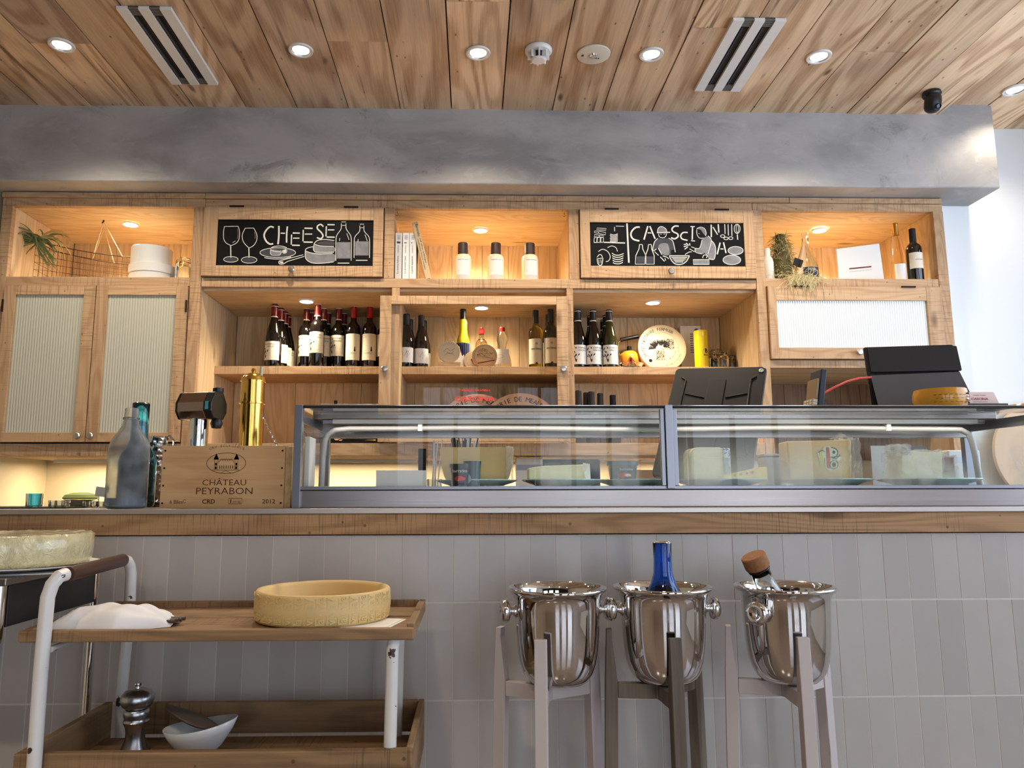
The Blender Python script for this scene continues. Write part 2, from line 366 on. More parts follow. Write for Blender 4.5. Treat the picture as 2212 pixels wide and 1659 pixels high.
# ================================================================ the room
XL, XR, YF, YB = -3.4, 3.32, -2.85, 4.22
o = MB().box(XL-.1, XR+.1, YF-.1, YB+.1, -.1, 0).build('floor', plain('floor_concrete', S(124, 108, 96), .6, noise_=.15, nscale=4)); struct(o); o.data.materials[0].node_tree.nodes['Principled BSDF'].inputs['Roughness'].default_value = .16
mb = MB(); rnd = random.Random(3)
edges = [-3.4, -3.13, -2.88, -2.62, -2.362, -2.109, -1.857, -1.599, -1.363, -1.108, -.861, -.611, -.358, -.108, .142, .389, .637, .883, 1.135, 1.374, 1.62, 1.86, 2.10, 2.33]
def plank_col(a, b, y1, z):
    y = YF
    while y < y1-.01:
        ln = rnd.uniform(1.1, 2.9); e = min(y1, y+ln)
        if y1-e < .5: e = y1
        dz = rnd.uniform(0, .004); mb.box(a+.0018+rnd.uniform(0, .002), b-.0018-rnd.uniform(0, .002), y+.001, e-.001, z+dz, z+.02); y = e
for a, b in zip(edges[:-1], edges[1:]): plank_col(a, b, 3.47, ZC)
for a, b in ((2.33, 2.58), (2.58, 2.83), (2.83, 3.08), (3.08, 3.32)): plank_col(a, b, 3.72, ZC+.05)
mb.box(XL, 2.33, YF, 3.5, ZC+.021, ZC+.12, 1); mb.box(2.33, XR, YF, 3.75, ZC+.071, ZC+.12, 1)
struct(mb.build('ceiling', [M['ceil'], M['blackm']]))
# plastered beam over the shelving
mb = MB(); mb.box(XL, 2.60, 3.46, 3.70, 2.652, 3.11); mb.box(XL, 2.385, 3.69, YB, 2.652, 3.11)
struct(mb.build('trim_1', M['plaster'], bevel=.006), 'grey trowelled plaster beam running above the wooden shelving')
struct(MB().box(2.395, XR, 3.70, 3.80, 0, 3.15).box(2.3675, 2.395, 3.632, YB, 0, 2.651).build('wall_right', M['white_wall']), 'white wall to the right of the shelving')
mb = MB().box(XL, 2.40, YB, YB+.1, 0, 3.15); struct(mb.build('wall_back', M['cream_wall']), 'cream wall behind the shelving and the back counter')
mb = MB().box(XL-.1, XL, YF, YB, 0, 3.15); mb.box(XL, -2.35, 3.60, YB, 0, 2.652)
struct(mb.build('wall_left', M['cream_wall']), 'wall on the left with a short return beside the shelving')
# window wall on the right
mb = MB(); wy0, wy1, wz0, wz1 = -.5, 3.25, .75, 2.85
mb.box(XR, XR+.1, YF, wy0, 0, 3.15); mb.box(XR, XR+.1, wy1, 3.70, 0, 3.15); mb.box(XR, XR+.1, wy0, wy1, 0, wz0); mb.box(XR, XR+.1, wy0, wy1, wz1, 3.15)
struct(mb.build('wall_window_side', M['white_wall']))
mb = MB()
for yy in (wy0, .75, 2.0, wy1-.05): mb.box(XR+.02, XR+.07, yy, yy+.05, wz0, wz1)
mb.box(XR+.02, XR+.07, wy0, wy1, wz0, wz0+.05); mb.box(XR+.02, XR+.07, wy0, wy1, wz1-.05, wz1)
struct(mb.build('window_1', M['dark']))
# wall behind the camera with three windows
mb = MB(); spans = [(-.7, .1), (.55, 1.5), (1.9, 3.05)]
px_ = XL
for a, b in spans: mb.box(px_, a, YF-.1, YF, 0, 3.15); mb.box(a, b, YF-.1, YF, 0, .08); mb.box(a, b, YF-.1, YF, 2.6, 3.15); px_ = b
mb.box(px_, XR, YF-.1, YF, 0, 3.15); struct(mb.build('wall_front', M['dark_wall']))
for i, (a, b) in enumerate(spans):
    mb = MB()
    for xx in (a, a+(b-a)*.33, a+(b-a)*.66, b-.04): mb.box(xx, xx+.04, YF+.12, YF+.16, .08, 2.6)
    for zz in (.08, 1.85, 2.56): mb.box(a, b, YF+.12, YF+.16, zz, zz+.04)
    struct(mb.build('window_%d' % (i+2), M['blackm']))

# ================================================================ ceiling fixtures
def downlight(px, py, z, rad, label, group, mat_ring, mat_lens, power, col, size=130, loc=None, lens_in=True):
    p = Vector(loc) if loc else atz(px, py, z)
    t = thing('recessed_downlight', (p.x, p.y, z), label, 'ceiling light', group)
    MB().lathe([(rad*.78, -.001), (rad*.80, -.006), (rad*.97, -.006), (rad, 0), (rad, .002)], seg=40).build('trim_ring', mat_ring, t)
    k = MB().lathe([(rad*.78, -.004), (rad*.66, .010), (rad*.62, .018)], seg=40).build('reflector', M['satin'] if lens_in else mat_lens, t)
    MB().lathe([(rad*.70, -.0005), (rad*.35, -.003), (0, -.004)], seg=32).build('lens', mat_lens, t)
    if power: spot(t, 'downlight_lamp', (0, 0, -.02), power, col, size, .7, rad*.7)
    return t
WARM = (1, .85, .62); NEUT = (1, .86, .68)
fix = [(133, 97, 'leftmost'), (650, 108, 'second from the left'), (1033, 114, 'beside the smoke detector'), (1407, 117, 'right of the round emergency light'), (1769, 122, 'right of the right-hand air vent')]
for px, py, wd in fix:
    downlight(px, py, ZC, .052, 'white-rimmed recessed spotlight in plank ceiling, '+wd, 'plank ceiling spotlights', M['white'], M['lamp_white'], 26, NEUT)
downlight(2192, 194, ZC+.05, .052, 'white-rimmed recessed spotlight in plank ceiling above the beam end at far right', 'plank ceiling spotlights', M['white'], M['lamp_white'], 8, NEUT)
for xx, yy, pw in ((-1.6, -.7, 62), (-.4, -.7, 48), (1.0, -.7, 10)):  # unseen spotlights added to light the bar front from ahead
    t = downlight(0, 0, ZC, .052, 'white-rimmed recessed spotlight added out of view over the serving side', 'added out-of-view spotlights over the serving side', M['white'], M['lamp_white'], pw, NEUT, 125, loc=(xx, yy, ZC)); [setattr(c_.data, 'shadow_soft_size', .06) for c_ in t.children if c_.type == 'LIGHT']
def vent(pts, label):
    # pts: the four corners in the photo on the ceiling plane: far-left.. given as px
    P = [atz(x, y, ZC) for x, y in pts]; c = sum(P, Vector())/4
    x0 = (P[0].x+P[3].x)/2; x1 = (P[1].x+P[2].x)/2; y1 = (P[2].y+P[3].y)/2; y0 = (P[0].y+P[1].y)/2
    t = thing('air_vent', (c.x, c.y, ZC), label, 'vent', 'slot air vents in the ceiling')
    hx, hy = (x1-x0)/2, abs(y1-y0)/2; w_ = 2*hx
    for a, b in ((0, .21), (.40, .60), (.79, 1)):
        MB().box(-hx+a*w_, -hx+b*w_, -hy, hy, -.014, .0).build('frame_bar', M['white'], t, bevel=.001)
    for a, b in ((.21, .40), (.60, .79)):
        mb = MB().box(-hx+a*w_, -hx+b*w_, -hy, hy, -.003, .0, 0)
        mb.box(-hx+(a+.04)*w_, -hx+(a+.06)*w_, -hy+.05, hy-.05, -.012, -.003, 1)
        for q in range(4):
            mb.box(-hx+a*w_, -hx+b*w_, -hy+q*.012, -hy+q*.012+.008, -.010, -.003, 2); mb.box(-hx+a*w_, -hx+b*w_, hy-q*.012-.008, hy-q*.012, -.010, -.003, 2)
        mb.build('slot', [M['blackm'], M['dark'], plain('vent_grey', S(110, 106, 100), .6)], t)
vent([(250, 12), (372, 14), (470, 178), (372, 177)], 'white double-slot air vent in plank ceiling at upper left')
vent([(1581, 38), (1698, 38), (1598, 193), (1502, 191)], 'white double-slot air vent in plank ceiling at upper right')
p = atz(1163, 108, ZC); t = thing('smoke_detector', (p.x, p.y, ZC), 'white dome smoke detector on the plank ceiling between spotlight and emergency light', 'smoke detector')
MB().lathe([(.058, 0), (.058, -.008), (.052, -.016), (.03, -.018)], seg=40).build('base', M['white'], t)
mb = MB()
for k in range(8):
    a = PI/4*k; mb.T = Matrix.Rotation(a, 4, 'Z'); mb.box(.022, .046, -.003, .003, -.045, -.012)
mb.T = None; mb.lathe([(.034, -.046), (.026, -.052), (0, -.052)], seg=32); mb.lathe([(.022, -.014), (.022, -.048)], seg=24, m=1)
mb.build('sensor_cage', [M['white'], M['dark']], t)
p = atz(1282, 117, ZC); t = thing('emergency_light', (p.x, p.y, ZC), 'flat round white emergency light plate with small central lens in ceiling', 'emergency light')
MB().lathe([(.072, 0), (.071, -.004), (.066, -.006), (0, -.006)], seg=48).build('cover_plate', plain('ivory_plate', S(226, 218, 200), .5), t)
MB().lathe([(.018, -.006), (.016, -.012), (.009, -.014), (0, -.011)], seg=24).build('lens', M['chrome'], t)
mb = MB(); mb.box(-.052, -.042, -.004, .006, -.0075, -.006); mb.box(.012, .018, .018, .024, -.0075, -.006); mb.box(.022, .028, .018, .024, -.0075, -.006); mb.build('indicator', M['dark'], t)
p = atz(2012, 200, ZC); t = thing('security_camera', (p.x, p.y, ZC), 'small black dome security camera hanging from the plank ceiling near the beam end', 'security camera')
MB().lathe([(.040, 0), (.042, -.012), (.038, -.02), (.034, -.022)], seg=32).build('mount', M['black'], t)
mb = MB(); mb.T = Matrix.Translation((0, -.004, -.05)) @ Matrix.Rotation(math.radians(18), 4, 'X')
mb.lathe([(0, -.052), (.018, -.049), (.030, -.040), (.036, -.026), (.037, 0), (.035, .022), (.028, .036), (0, .042)], seg=32); mb.build('dome', M['black'], t)
mb = MB(); mb.T = Matrix.Translation((.004, -.028, -.082)) @ Matrix.Rotation(math.radians(-58), 4, 'X'); mb.lathe([(.013, 0), (.013, -.012), (.010, -.014), (.008, -.008), (0, -.007)], seg=20); mb.build('lens', plain('camera_lens', S(40, 56, 80), .08), t)

# ================================================================ wall shelving
YS, YK = 3.6, 4.18       # face frame plane and back of the niches
YM = 3.85                # recessed shelf of the middle row
Z1, Z2, Z3, Z0 = 2.581, 2.220, 2.173, 1.347
ZS = Z(600, 791, YM); ZSb = Z(600, 808, YM)
def W(mb_or, name, mat, parent, bevel=.0018): return mb_or.build(name, mat, parent, bevel=bevel, world=True)
def bx(name, x0, x1, y0, y1, z0, z1, mat, parent, label=None):
    o = W(MB().box(x0, x1, y0, y1, z0, z1), name, M[mat], parent)
    if label: o['label'] = label
    return o
def vplanks(x0, x1, y, z0, z1, seed, wd=.105):
    mb = MB(); rr = random.Random(seed); x = x0
    while x < x1-.005:
        e = min(x1, x+wd*rr.uniform(.8, 1.5))
        if x1-e < .03: e = x1
        mb.box(x+.0008, e-.0008, y, y+.015, z0, z1); x = e
    return mb
def hplanks(name, x0, x1, z0, z1, parent, seed=0):
    mb = MB(); rr = random.Random(seed); y = YS+.0305
    while y < YK-.005:
        e = min(YK, y+rr.uniform(.09, .19))
        if YK-e < .05: e = YK
        mb.box(x0, x1, y+.0008, e-.0008, z0, z1); y = e
    return W(mb, name, M['pine_x'], parent, .001)
def hinge(x, z, parent, vert=False):
    if vert: W(MB().box(x-.004, x+.004, YS-.024, YS-.017, z-.03, z+.03), 'hinge', M['iron'], parent, .001)
    else: W(MB().tube([(x-.035, YS-.0215, z), (x+.035, YS-.0215, z)], .0045, 10), 'hinge', M['iron'], parent, 0)
def knob(x, z, parent, mat='chrome_k', y=YS-.018):
    mb = MB(); mb.T = Matrix.Translation((x, y, z)) @ Matrix.Rotation(PI/2, 4, 'X')
    mb.lathe([(.007, 0), (.006, .012), (.012, .016), (.0165, .022), (.0165, .026), (.012, .031), (0, .033)], seg=28)
    return W(mb, 'knob', M['knob'], parent, 0)
M['knob'] = plain('brushed_knob', S(206, 200, 190), .3, 1.)
def niche_light(px, py, z, label, power=9.5, rad=.042):
    return downlight(px, py, z-.0005, rad, label, 'small spotlights inside the shelving', M['white'], M['lamp_warm'], power, WARM, 150, lens_in=False)

# ---- left cabinet
cl = thing('shelf_cabinet', (-1.83, YS, Z0), 'left pine wall cabinet with open niche over two ribbed glass doors', 'cabinet')
bx('top_rail', -2.325, -1.334, YS, YS+.03, Z1, 2.622, 'frame_x', cl); bx('cornice', -2.325, -1.334, YS-.012, YS+.03, 2.622, 2.648, 'frame_x', cl)
bx('stile', -2.325, -2.275, YS, YS+.03, Z0, Z1, 'frame_z', cl); bx('stile', -1.387, -1.334, YS-.003, YS+.03, Z0, Z1, 'frame_z', cl)
bx('shelf_rail', -2.275, -1.387, YS, YS+.03, 2.176, Z2, 'frame_x', cl); bx('bottom_rail', -2.325, -1.387, YS, YS+.03, Z0, 1.406, 'frame_x', cl)
hplanks('niche_ceiling', -2.275, -1.387, Z1+.002, 2.60, cl, 35); bx('shelf_board', -2.275, -1.387, YS+.03, YK, 2.19, Z2, 'pine_x', cl)
bx('side_panel', -2.30, -2.277, YS+.03, YK, Z0+.01, 2.60, 'pine_z', cl); bx('side_panel', -1.385, -1.362, YS+.03, YK, Z0+.01, 2.60, 'pine_z', cl)
bx('bottom_board', -2.275, -1.387, YS+.03, YK, Z0+.002, 1.37, 'pine_x', cl)
W(vplanks(-2.275, -1.387, YK, 2.2, 2.6, 1), 'back_panel', M['pine_z'], cl, .001); W(vplanks(-2.275, -1.387, YK, Z0+.01, 2.19, 2), 'back_panel', M['pine_z'], cl, .001)
def reeded(x0, x1, y, z0, z1, pitch=.0125):
    mb = MB(); k = int((x1-x0)/pitch); pts = []
    for i in range(k*4+1):
        x = x0+(x1-x0)*i/(k*4); pts.append((x, y-.0022*abs(math.sin(PI*i/4))))
    vs = [(a, b, z0) for a, b in pts]+[(a, b, z1) for a, b in pts]+[(a, y+.003, z0) for a, b in pts]+[(a, y+.003, z1) for a, b in pts]; n_ = len(pts)
    fs = [(i, i+1, n_+i+1, n_+i) for i in range(n_-1)]+[(2*n_+i+1, 2*n_+i, 3*n_+i, 3*n_+i+1) for i in range(n_-1)]
    return mb.add(vs, fs, 0, True)
def cab_door(x0, x1, z0, z1, px0, px1, pz0, pz1, parent, label=None):
    d = W(MB().box(x0, px0, YS-.018, YS+.006, z0, z1).box(px1, x1, YS-.018, YS+.006, z0, z1).box(px0, px1, YS-.0175, YS+.006, z0, pz0, 1).box(px0, px1, YS-.0175, YS+.006, pz1, z1, 1), 'door', [M['frame_z'], M['frame_x']], parent)
    if label: d['label'] = label
    return d
def reparent_fix(d, parent):   # children built in world coordinates minus the (identity) location of their door
    for c in d.children: c.location = tuple(-a for a in parent.location)
zb, zt = 1.412, 2.172
d1 = cab_door(-2.268, -1.831, zb, zt, -2.212, -1.886, zb+.045, zt-.047, cl)
W(reeded(-2.212, -1.886, YS-.006, zb+.045, zt-.047), 'pane', M['reed'], d1, 0); knob(-1.857, zb+.028, d1); hinge(-2.268, 2.07, d1, True)
d2 = cab_door(-1.827, -1.391, zb, zt, -1.772, -1.443, zb+.045, zt-.047, cl)
W(reeded(-1.772, -1.443, YS-.006, zb+.045, zt-.047), 'pane', M['reed'], d2, 0); knob(-1.797, zb+.028, d2); hinge(-1.391, 2.07, d2, True)
reparent_fix(d1, cl); reparent_fix(d2, cl)

# ---- middle cabinet
cm = thing('shelf_cabinet', (.05, YS, Z0), 'wide middle pine wall cabinet with two chalkboard flaps and bottle shelves', 'cabinet')
bx('cornice', -1.332, 1.60, YS-.012, YS+.03, 2.622, 2.648, 'frame_x', cm); bx('top_rail', -1.332, 1.412, YS, YS+.03, Z1, 2.621, 'frame_x', cm)
bx('stile', -.443, -.394, YS, YS+.03, Z2, Z1, 'frame_z', cm); bx('stile', .478, .530, YS, YS+.03, Z2, Z1, 'frame_z', cm)
bx('middle_rail', -1.332, 1.412, YS, YS+.03, 2.173, Z2-.001, 'frame_x', cm)
bx('shelf_board', -1.332, 1.412, YS+.031, YK, 2.180, Z2, 'pine_x', cm)
hplanks('niche_ceiling', -1.333, 1.413, Z1+.002, 2.60, cm, 35); hplanks('niche_ceiling', -1.332, 1.412, 2.160, 2.179, cm, 76)
for xx in (-.415, .50): bx('divider', xx-.012, xx+.012, YS+.031, YK, Z2+.001, Z1+.002, 'pine_z', cm)
for x0, x1 in ((-.400, -.362), (.462, .494)): bx('post', x0, x1, YS+.0, YS+.03, 1.407, 2.172, 'frame_z', cm)
for x0, x1 in ((-.394, -.370), (.468, .490)): bx('divider', x0, x1, YS+.031, YK, 1.407, 2.159, 'pine_z', cm)
bx('side_panel', -1.360, -1.334, YS+.031, YK, 1.407, Z1, 'pine_z', cm); bx('side_panel', 1.414, 1.436, YS+.031, YK, Z0+.01, Z1, 'pine_z', cm)
for x0, x1 in ((-1.333, -.395), (-.369, .467), (.491, 1.413)): bx('middle_shelf', x0, x1, YM, YK-.001, ZSb, ZS, 'frame_x', cm)
bx('bottom_board', -1.333, 1.412, YS-.002, YK, Z0, 1.406, 'frame_x', cm)
W(vplanks(-1.333, 1.413, YK, 2.2, 2.6, 5, .12), 'back_panel', M['pine_z'], cm, .001); W(vplanks(-1.333, 1.413, YK, 1.38, 2.19, 6, .125), 'back_panel', M['pine_z'], cm, .001)
# flaps with chalkboards
def flap(x0, x1, z0, z1, px, pz, parent, kx):
    d = cab_door(x0, x1, z0, z1, px[0], px[1], pz[0], pz[1], parent)
    hinge(x0+.16, z1, d); hinge(x1-.16, z1, d); knob(kx, z0+.028, d); return d
f1 = flap(-1.330, -.447, Z2+.003, Z1-.003, (X(468, 530, 3.585), X(806, 530, 3.585)), (Z(640, 574, 3.585), Z(640, 475, 3.585)), cm, X(630, 588, 3.57)); f1['label'] = 'chalkboard flap with wine glasses, cheese and bottles drawn in chalk'
f2 = flap(.534, 1.410, Z2+.003, Z1-.003, (X(1275, 530, 3.585), X(1608, 530, 3.585)), (Z(1440, 575, 3.585), Z(1440, 481, 3.585)), cm, X(1449, 586, 3.57)); f2['label'] = 'chalkboard flap with two cooks, bowls and plates drawn in chalk'
YC = 3.590
class Px:      # drawing on the chalkboard: crop pixels -> board plane
    def __init__(s, ox, oy, sc, Y): s.a = (ox, oy, sc, Y)
    def __call__(s, *q):
        ox, oy, sc, Y = s.a; out = []
        for x, y in q: p = at(ox+x/sc, oy+y/sc, Y); out.append((p.x, p.z))
        return out
def smooth(p, closed=False, k=5):
    n_ = len(p); o_ = []
    if n_ < 3: return list(p)
    rng_ = n_ if closed else n_-1
    for i in range(rng_):
        P0 = p[(i-1) % n_] if closed or i > 0 else p[i]; P1 = p[i]; P2 = p[(i+1) % n_]; P3 = p[(i+2) % n_] if closed or i < n_-2 else p[i+1]
        for j in range(k):
            t_ = j/k; o_.append(tuple(.5*(2*P1[d]+(P2[d]-P0[d])*t_+(2*P0[d]-5*P1[d]+4*P2[d]-P3[d])*t_*t_+(3*P1[d]-P0[d]-3*P2[d]+P3[d])*t_**3) for d in (0, 1)))
    if not closed: o_.append(tuple(p[-1]))
    return o_
def board(parent, x0, x1, z0, z1, name='chalkboard'):
    o = W(MB().box(x0, x1, YC, YC+.006, z0, z1), name, M['chalkboard'], parent, 0); o.location = tuple(-a for a in cm.location); return o
board(f1, X(466, 530, 3.585), X(808, 530, 3.585), Z(640, 576, 3.585), Z(640, 473, 3.585))
board(f2, X(1273, 530, 3.585), X(1610, 530, 3.585), Z(1440, 577, 3.585), Z(1440, 479, 3.585))
def ell(cx_, cy_, rx, ry, a0=0, a1=360, k=20): return [(cx_+rx*math.cos(math.radians(a0+(a1-a0)*i/k)), cy_+ry*math.sin(math.radians(a0+(a1-a0)*i/k))) for i in range(k+(a1-a0 < 359))]
def poly(mb, pts, y, m=0): mb.add([(x, y, z) for x, z in pts], [tuple(range(len(pts)))], m)
YD = YC-.0006
g = Px(440, 440, 5.53, YD); mb = MB()
def st(mb, q, w_=8, closed=False, m=0, sm=True, G=None):
    G = G or g; p = smooth(q, closed) if sm else q
    mb.stroke(G(*p), w_/5.53/430, YD-.0003, m, closed)
NF = [0]
def fill(mb, q, m=1, G=None):
    G = G or g; NF[0] = (NF[0]+1) % 12; poly(mb, G(*smooth(q, True, 4)) if len(q) > 4 else G(*q), YD-.00002*NF[0], m)
st(mb, [(248, 272), (412, 270)]); st(mb, [(250, 272), (238, 330), (240, 420), (270, 470), (325, 500)]); st(mb, [(412, 272), (428, 330), (422, 420), (390, 470), (330, 500)]); st(mb, [(400, 300), (410, 350), (402, 420)], 5, m=1); st(mb, [(345, 465), (380, 445)], 5)
st(mb, [(322, 500), (325, 645)], 12); st(mb, ell(325, 665, 85, 33), 8, True); fill(mb, ell(325, 665, 70, 24), 2)
st(mb, [(490, 293), (598, 291)]); st(mb, [(495, 295), (462, 370), (468, 440), (500, 490), (540, 528)]); st(mb, [(598, 292), (635, 370), (632, 440), (595, 500), (545, 528)]); st(mb, [(605, 340), (615, 375), (612, 420)], 6, m=1)
st(mb, [(540, 530), (542, 645)], 12); st(mb, ell(543, 672, 92, 38), 8, True); fill(mb, ell(543, 672, 75, 28), 2)
st(mb, [(838, 285), (795, 275), (745, 320), (722, 380), (745, 445), (790, 482), (830, 478)], 20)
st(mb, [(898, 265), (898, 380), (888, 485)], 20); st(mb, [(1000, 272), (992, 360), (990, 465)], 18); st(mb, [(920, 352), (972, 354)], 14)
for ex, ey, s_ in ((1050, 350, 1), (1190, 293, 1.13), (1465, 250, 1.02)):
    st(mb, [(ex, ey+20), (ex-4, ey+138*s_)], 14); st(mb, [(ex+14, ey), (ex+98*s_, ey+2)], 16); st(mb, [(ex+18, ey+62*s_), (ex+94*s_, ey+62*s_)], 14); st(mb, [(ex+4, ey+146*s_), (ex+98*s_, ey+148*s_)], 16)
st(mb, [(1430, 275), (1400, 248), (1362, 265), (1360, 300), (1405, 345), (1425, 385), (1400, 418), (1352, 405)], 17)
fill(mb, ell(885, 585, 200, 52), 2); fill(mb, [(800, 545), (925, 560), (915, 610), (805, 600)], 1); fill(mb, [(935, 560), (985, 540), (985, 580), (960, 590)], 0)
st(mb, ell(885, 585, 212, 58), 8, True); st(mb, ell(898, 540, 98, 34), 9, True); st(mb, [(800, 545), (803, 605), (860, 616), (915, 608), (925, 560)], 8); st(mb, [(992, 540), (990, 580), (960, 592), (925, 570)], 8); st(mb, [(725, 645), (830, 660), (950, 658), (1045, 638)], 9)
st(mb, [(900, 685), (960, 670), (1190, 610)], 8); st(mb, [(1000, 690), (1200, 630)], 8); st(mb, [(895, 690), (905, 718), (950, 720), (1000, 690)], 9); fill(mb, [(900, 690), (920, 712), (950, 714), (950, 690)], 0)
fill(mb, [(1215, 565), (1310, 590), (1555, 600), (1550, 700), (1290, 705), (1225, 660)], 1); fill(mb, [(1318, 490), (1400, 500), (1555, 515), (1550, 580), (1325, 575)], 1)
st(mb, [(1540, 595), (1380, 600), (1270, 585), (1215, 560), (1240, 530), (1315, 512)], 9); st(mb, [(1214, 560), (1220, 655), (1290, 705), (1400, 712), (1550, 695)], 9); st(mb, [(1318, 480), (1360, 440), (1450, 428), (1560, 440)], 9); st(mb, [(1318, 480), (1400, 505), (1555, 510)], 8); st(mb, [(1318, 480), (1322, 570), (1430, 582), (1555, 580)], 8); fill(mb, [(1345, 475), (1400, 450), (1500, 445), (1555, 455), (1555, 495), (1420, 492)], 3)
def cbottle(cx_, top, sh, wd, bot, l0, l1, s_=1):
    st(mb, [(cx_-28*s_, top+18), (cx_-32*s_, top+85), (cx_-wd+12, sh), (cx_-wd, sh+70), (cx_-wd-2, bot-25)], 8)
    st(mb, [(cx_+28*s_, top+18), (cx_+32*s_, top+85), (cx_+wd-12, sh), (cx_+wd, sh+70), (cx_+wd-2, bot-25)], 8)
    st(mb, [(cx_-28*s_, top), (cx_+28*s_, top)], 8); st(mb, [(cx_-18*s_, top+42), (cx_+18*s_, top+42)], 7); st(mb, [(cx_-wd+20, bot+5), (cx_+wd-25, bot+5)], 10)
    fill(mb, [(cx_-wd+10, l0), (cx_+wd-12, l0), (cx_+wd-12, l1), (cx_-wd+10, l1)], 1); st(mb, [(cx_+wd-55, sh-20), (cx_+wd-28, sh+55)], 7); st(mb, [(cx_-wd+48, sh+35), (cx_-wd+42, sh+70)], 7)
cbottle(1672, 218, 375, 92, 705, 460, 655); cbottle(1890, 245, 390, 92, 672, 450, 618, .9)
o = W(mb, 'chalk_drawing', [M['chalk'], M['chalk2'], M['chalk3'], plain('chalk_wash', S(70, 70, 72), .95, noise_=.4, nscale=20)], f1, 0); o.location = tuple(-a for a in cm.location)
# right-hand board
g = Px(1240, 440, 5.53, YD); mb = MB()
st(mb, [(632, 235), (640, 400), (655, 705)], 20); st(mb, [(360, 462), (610, 470)], 14); st(mb, [(238, 465), (360, 460)], 9)
for q in ([(275, 290), (385, 298), (380, 318), (270, 312)], [(245, 325), (290, 332), (288, 355), (243, 345)], [(300, 328), (378, 345), (374, 372), (296, 356)], [(245, 370), (300, 376), (296, 400), (243, 396)], [(305, 376), (350, 380), (348, 402), (302, 398)], [(243, 405), (275, 405), (270, 462), (238, 458)], [(280, 405), (315, 405), (310, 462), (276, 460)], [(322, 405), (352, 405), (350, 462), (320, 460)]): st(mb, q, 7, True, sm=False)
st(mb, [(482, 278), (486, 330)], 9); st(mb, [(500, 268), (598, 270)], 8)
for k in range(6): st(mb, [(432-(k % 2)*4, 362+k*17), (475, 374+k*16), (522, 360+k*17)], 9)
st(mb, [(290, 572), (340, 545), (400, 570), (432, 630), (415, 680), (380, 692)], 8); st(mb, [(400, 525), (450, 505), (500, 525), (518, 570)], 8)
for k in range(5): st(mb, [(452+k*3, 590+k*28), (490, 612+k*26), (540, 614+k*26), (592-k*2, 596+k*26)], 10)
st(mb, [(275, 655), (290, 725), (330, 730), (345, 650)], 9); st(mb, [(275, 640), (300, 610), (325, 612), (340, 640)], 8); st(mb, [(272, 660), (345, 648)], 8); st(mb, [(295, 670), (300, 715)], 6); st(mb, [(320, 668), (322, 712)], 6)
st(mb, [(785, 280), (735, 285), (690, 330), (680, 380), (710, 425), (780, 445)], 20)
st(mb, [(882, 268), (835, 430)], 18); st(mb, [(905, 268), (968, 420)], 18); st(mb, [(880, 348), (922, 350)], 13)
st(mb, [(1250, 270), (1205, 268), (1170, 300), (1185, 335), (1235, 360), (1240, 395), (1200, 420), (1160, 405)], 18)
st(mb, [(1358, 345), (1305, 345), (1275, 380), (1290, 420), (1355, 438)], 16); st(mb, [(1390, 273), (1442, 274)], 12); st(mb, [(1415, 280), (1412, 430)], 16); st(mb, [(1398, 442), (1445, 446)], 12)
st(mb, [(1638, 250), (1640, 400)], 16); st(mb, [(1660, 280), (1715, 370)], 14); st(mb, [(1722, 245), (1730, 345)], 16)
st(mb, [(1745, 465), (1710, 605)], 16); st(mb, [(1785, 462), (1815, 590)], 16); st(mb, [(1748, 540), (1785, 542)], 12)
for x0, y1 in ((1800, 360), (1840, 380), (1882, 385)): st(mb, [(x0, 245), (x0+4, y1)], 10)
for cx_, cy_ in ((1775, 388), (1815, 415), (1872, 412)): st(mb, ell(cx_, cy_, 25, 16), 8, True)
st(mb, ell(1948, 300, 35, 55), 8, True); st(mb, ell(1950, 300, 14, 48), 6, True); st(mb, [(1950, 365), (1955, 430)], 12)
# cook with cap
fill(mb, [(1000, 345), (1000, 300), (1040, 275), (1085, 285), (1105, 340)], 1); st(mb, [(998, 345), (1005, 295), (1045, 272), (1095, 300), (1108, 335)], 8); st(mb, [(990, 348), (1148, 342)], 12); st(mb, [(1010, 360), (1020, 395), (1062, 408), (1095, 390), (1105, 355)], 8); st(mb, [(1030, 362), (1048, 366)], 5); st(mb, [(1068, 366), (1090, 360)], 5)
fill(mb, [(1000, 415), (1050, 420), (1130, 412), (1170, 440), (1200, 540), (1160, 560), (1155, 610), (1060, 620), (1000, 530), (945, 550), (965, 450)], 2); fill(mb, [(1030, 480), (1120, 480), (1140, 600), (1075, 610), (1010, 540)], 1)
st(mb, [(1000, 415), (960, 460), (940, 560), (985, 540)], 9); st(mb, [(1130, 412), (1180, 450), (1210, 580)], 9); st(mb, [(1005, 530), (1050, 608)], 9); st(mb, [(960, 572), (1010, 618)], 8); st(mb, [(1030, 635), (1080, 688)], 10); st(mb, [(1060, 625), (1110, 640), (1130, 660)], 9); st(mb, [(1085, 650), (1095, 680)], 8)
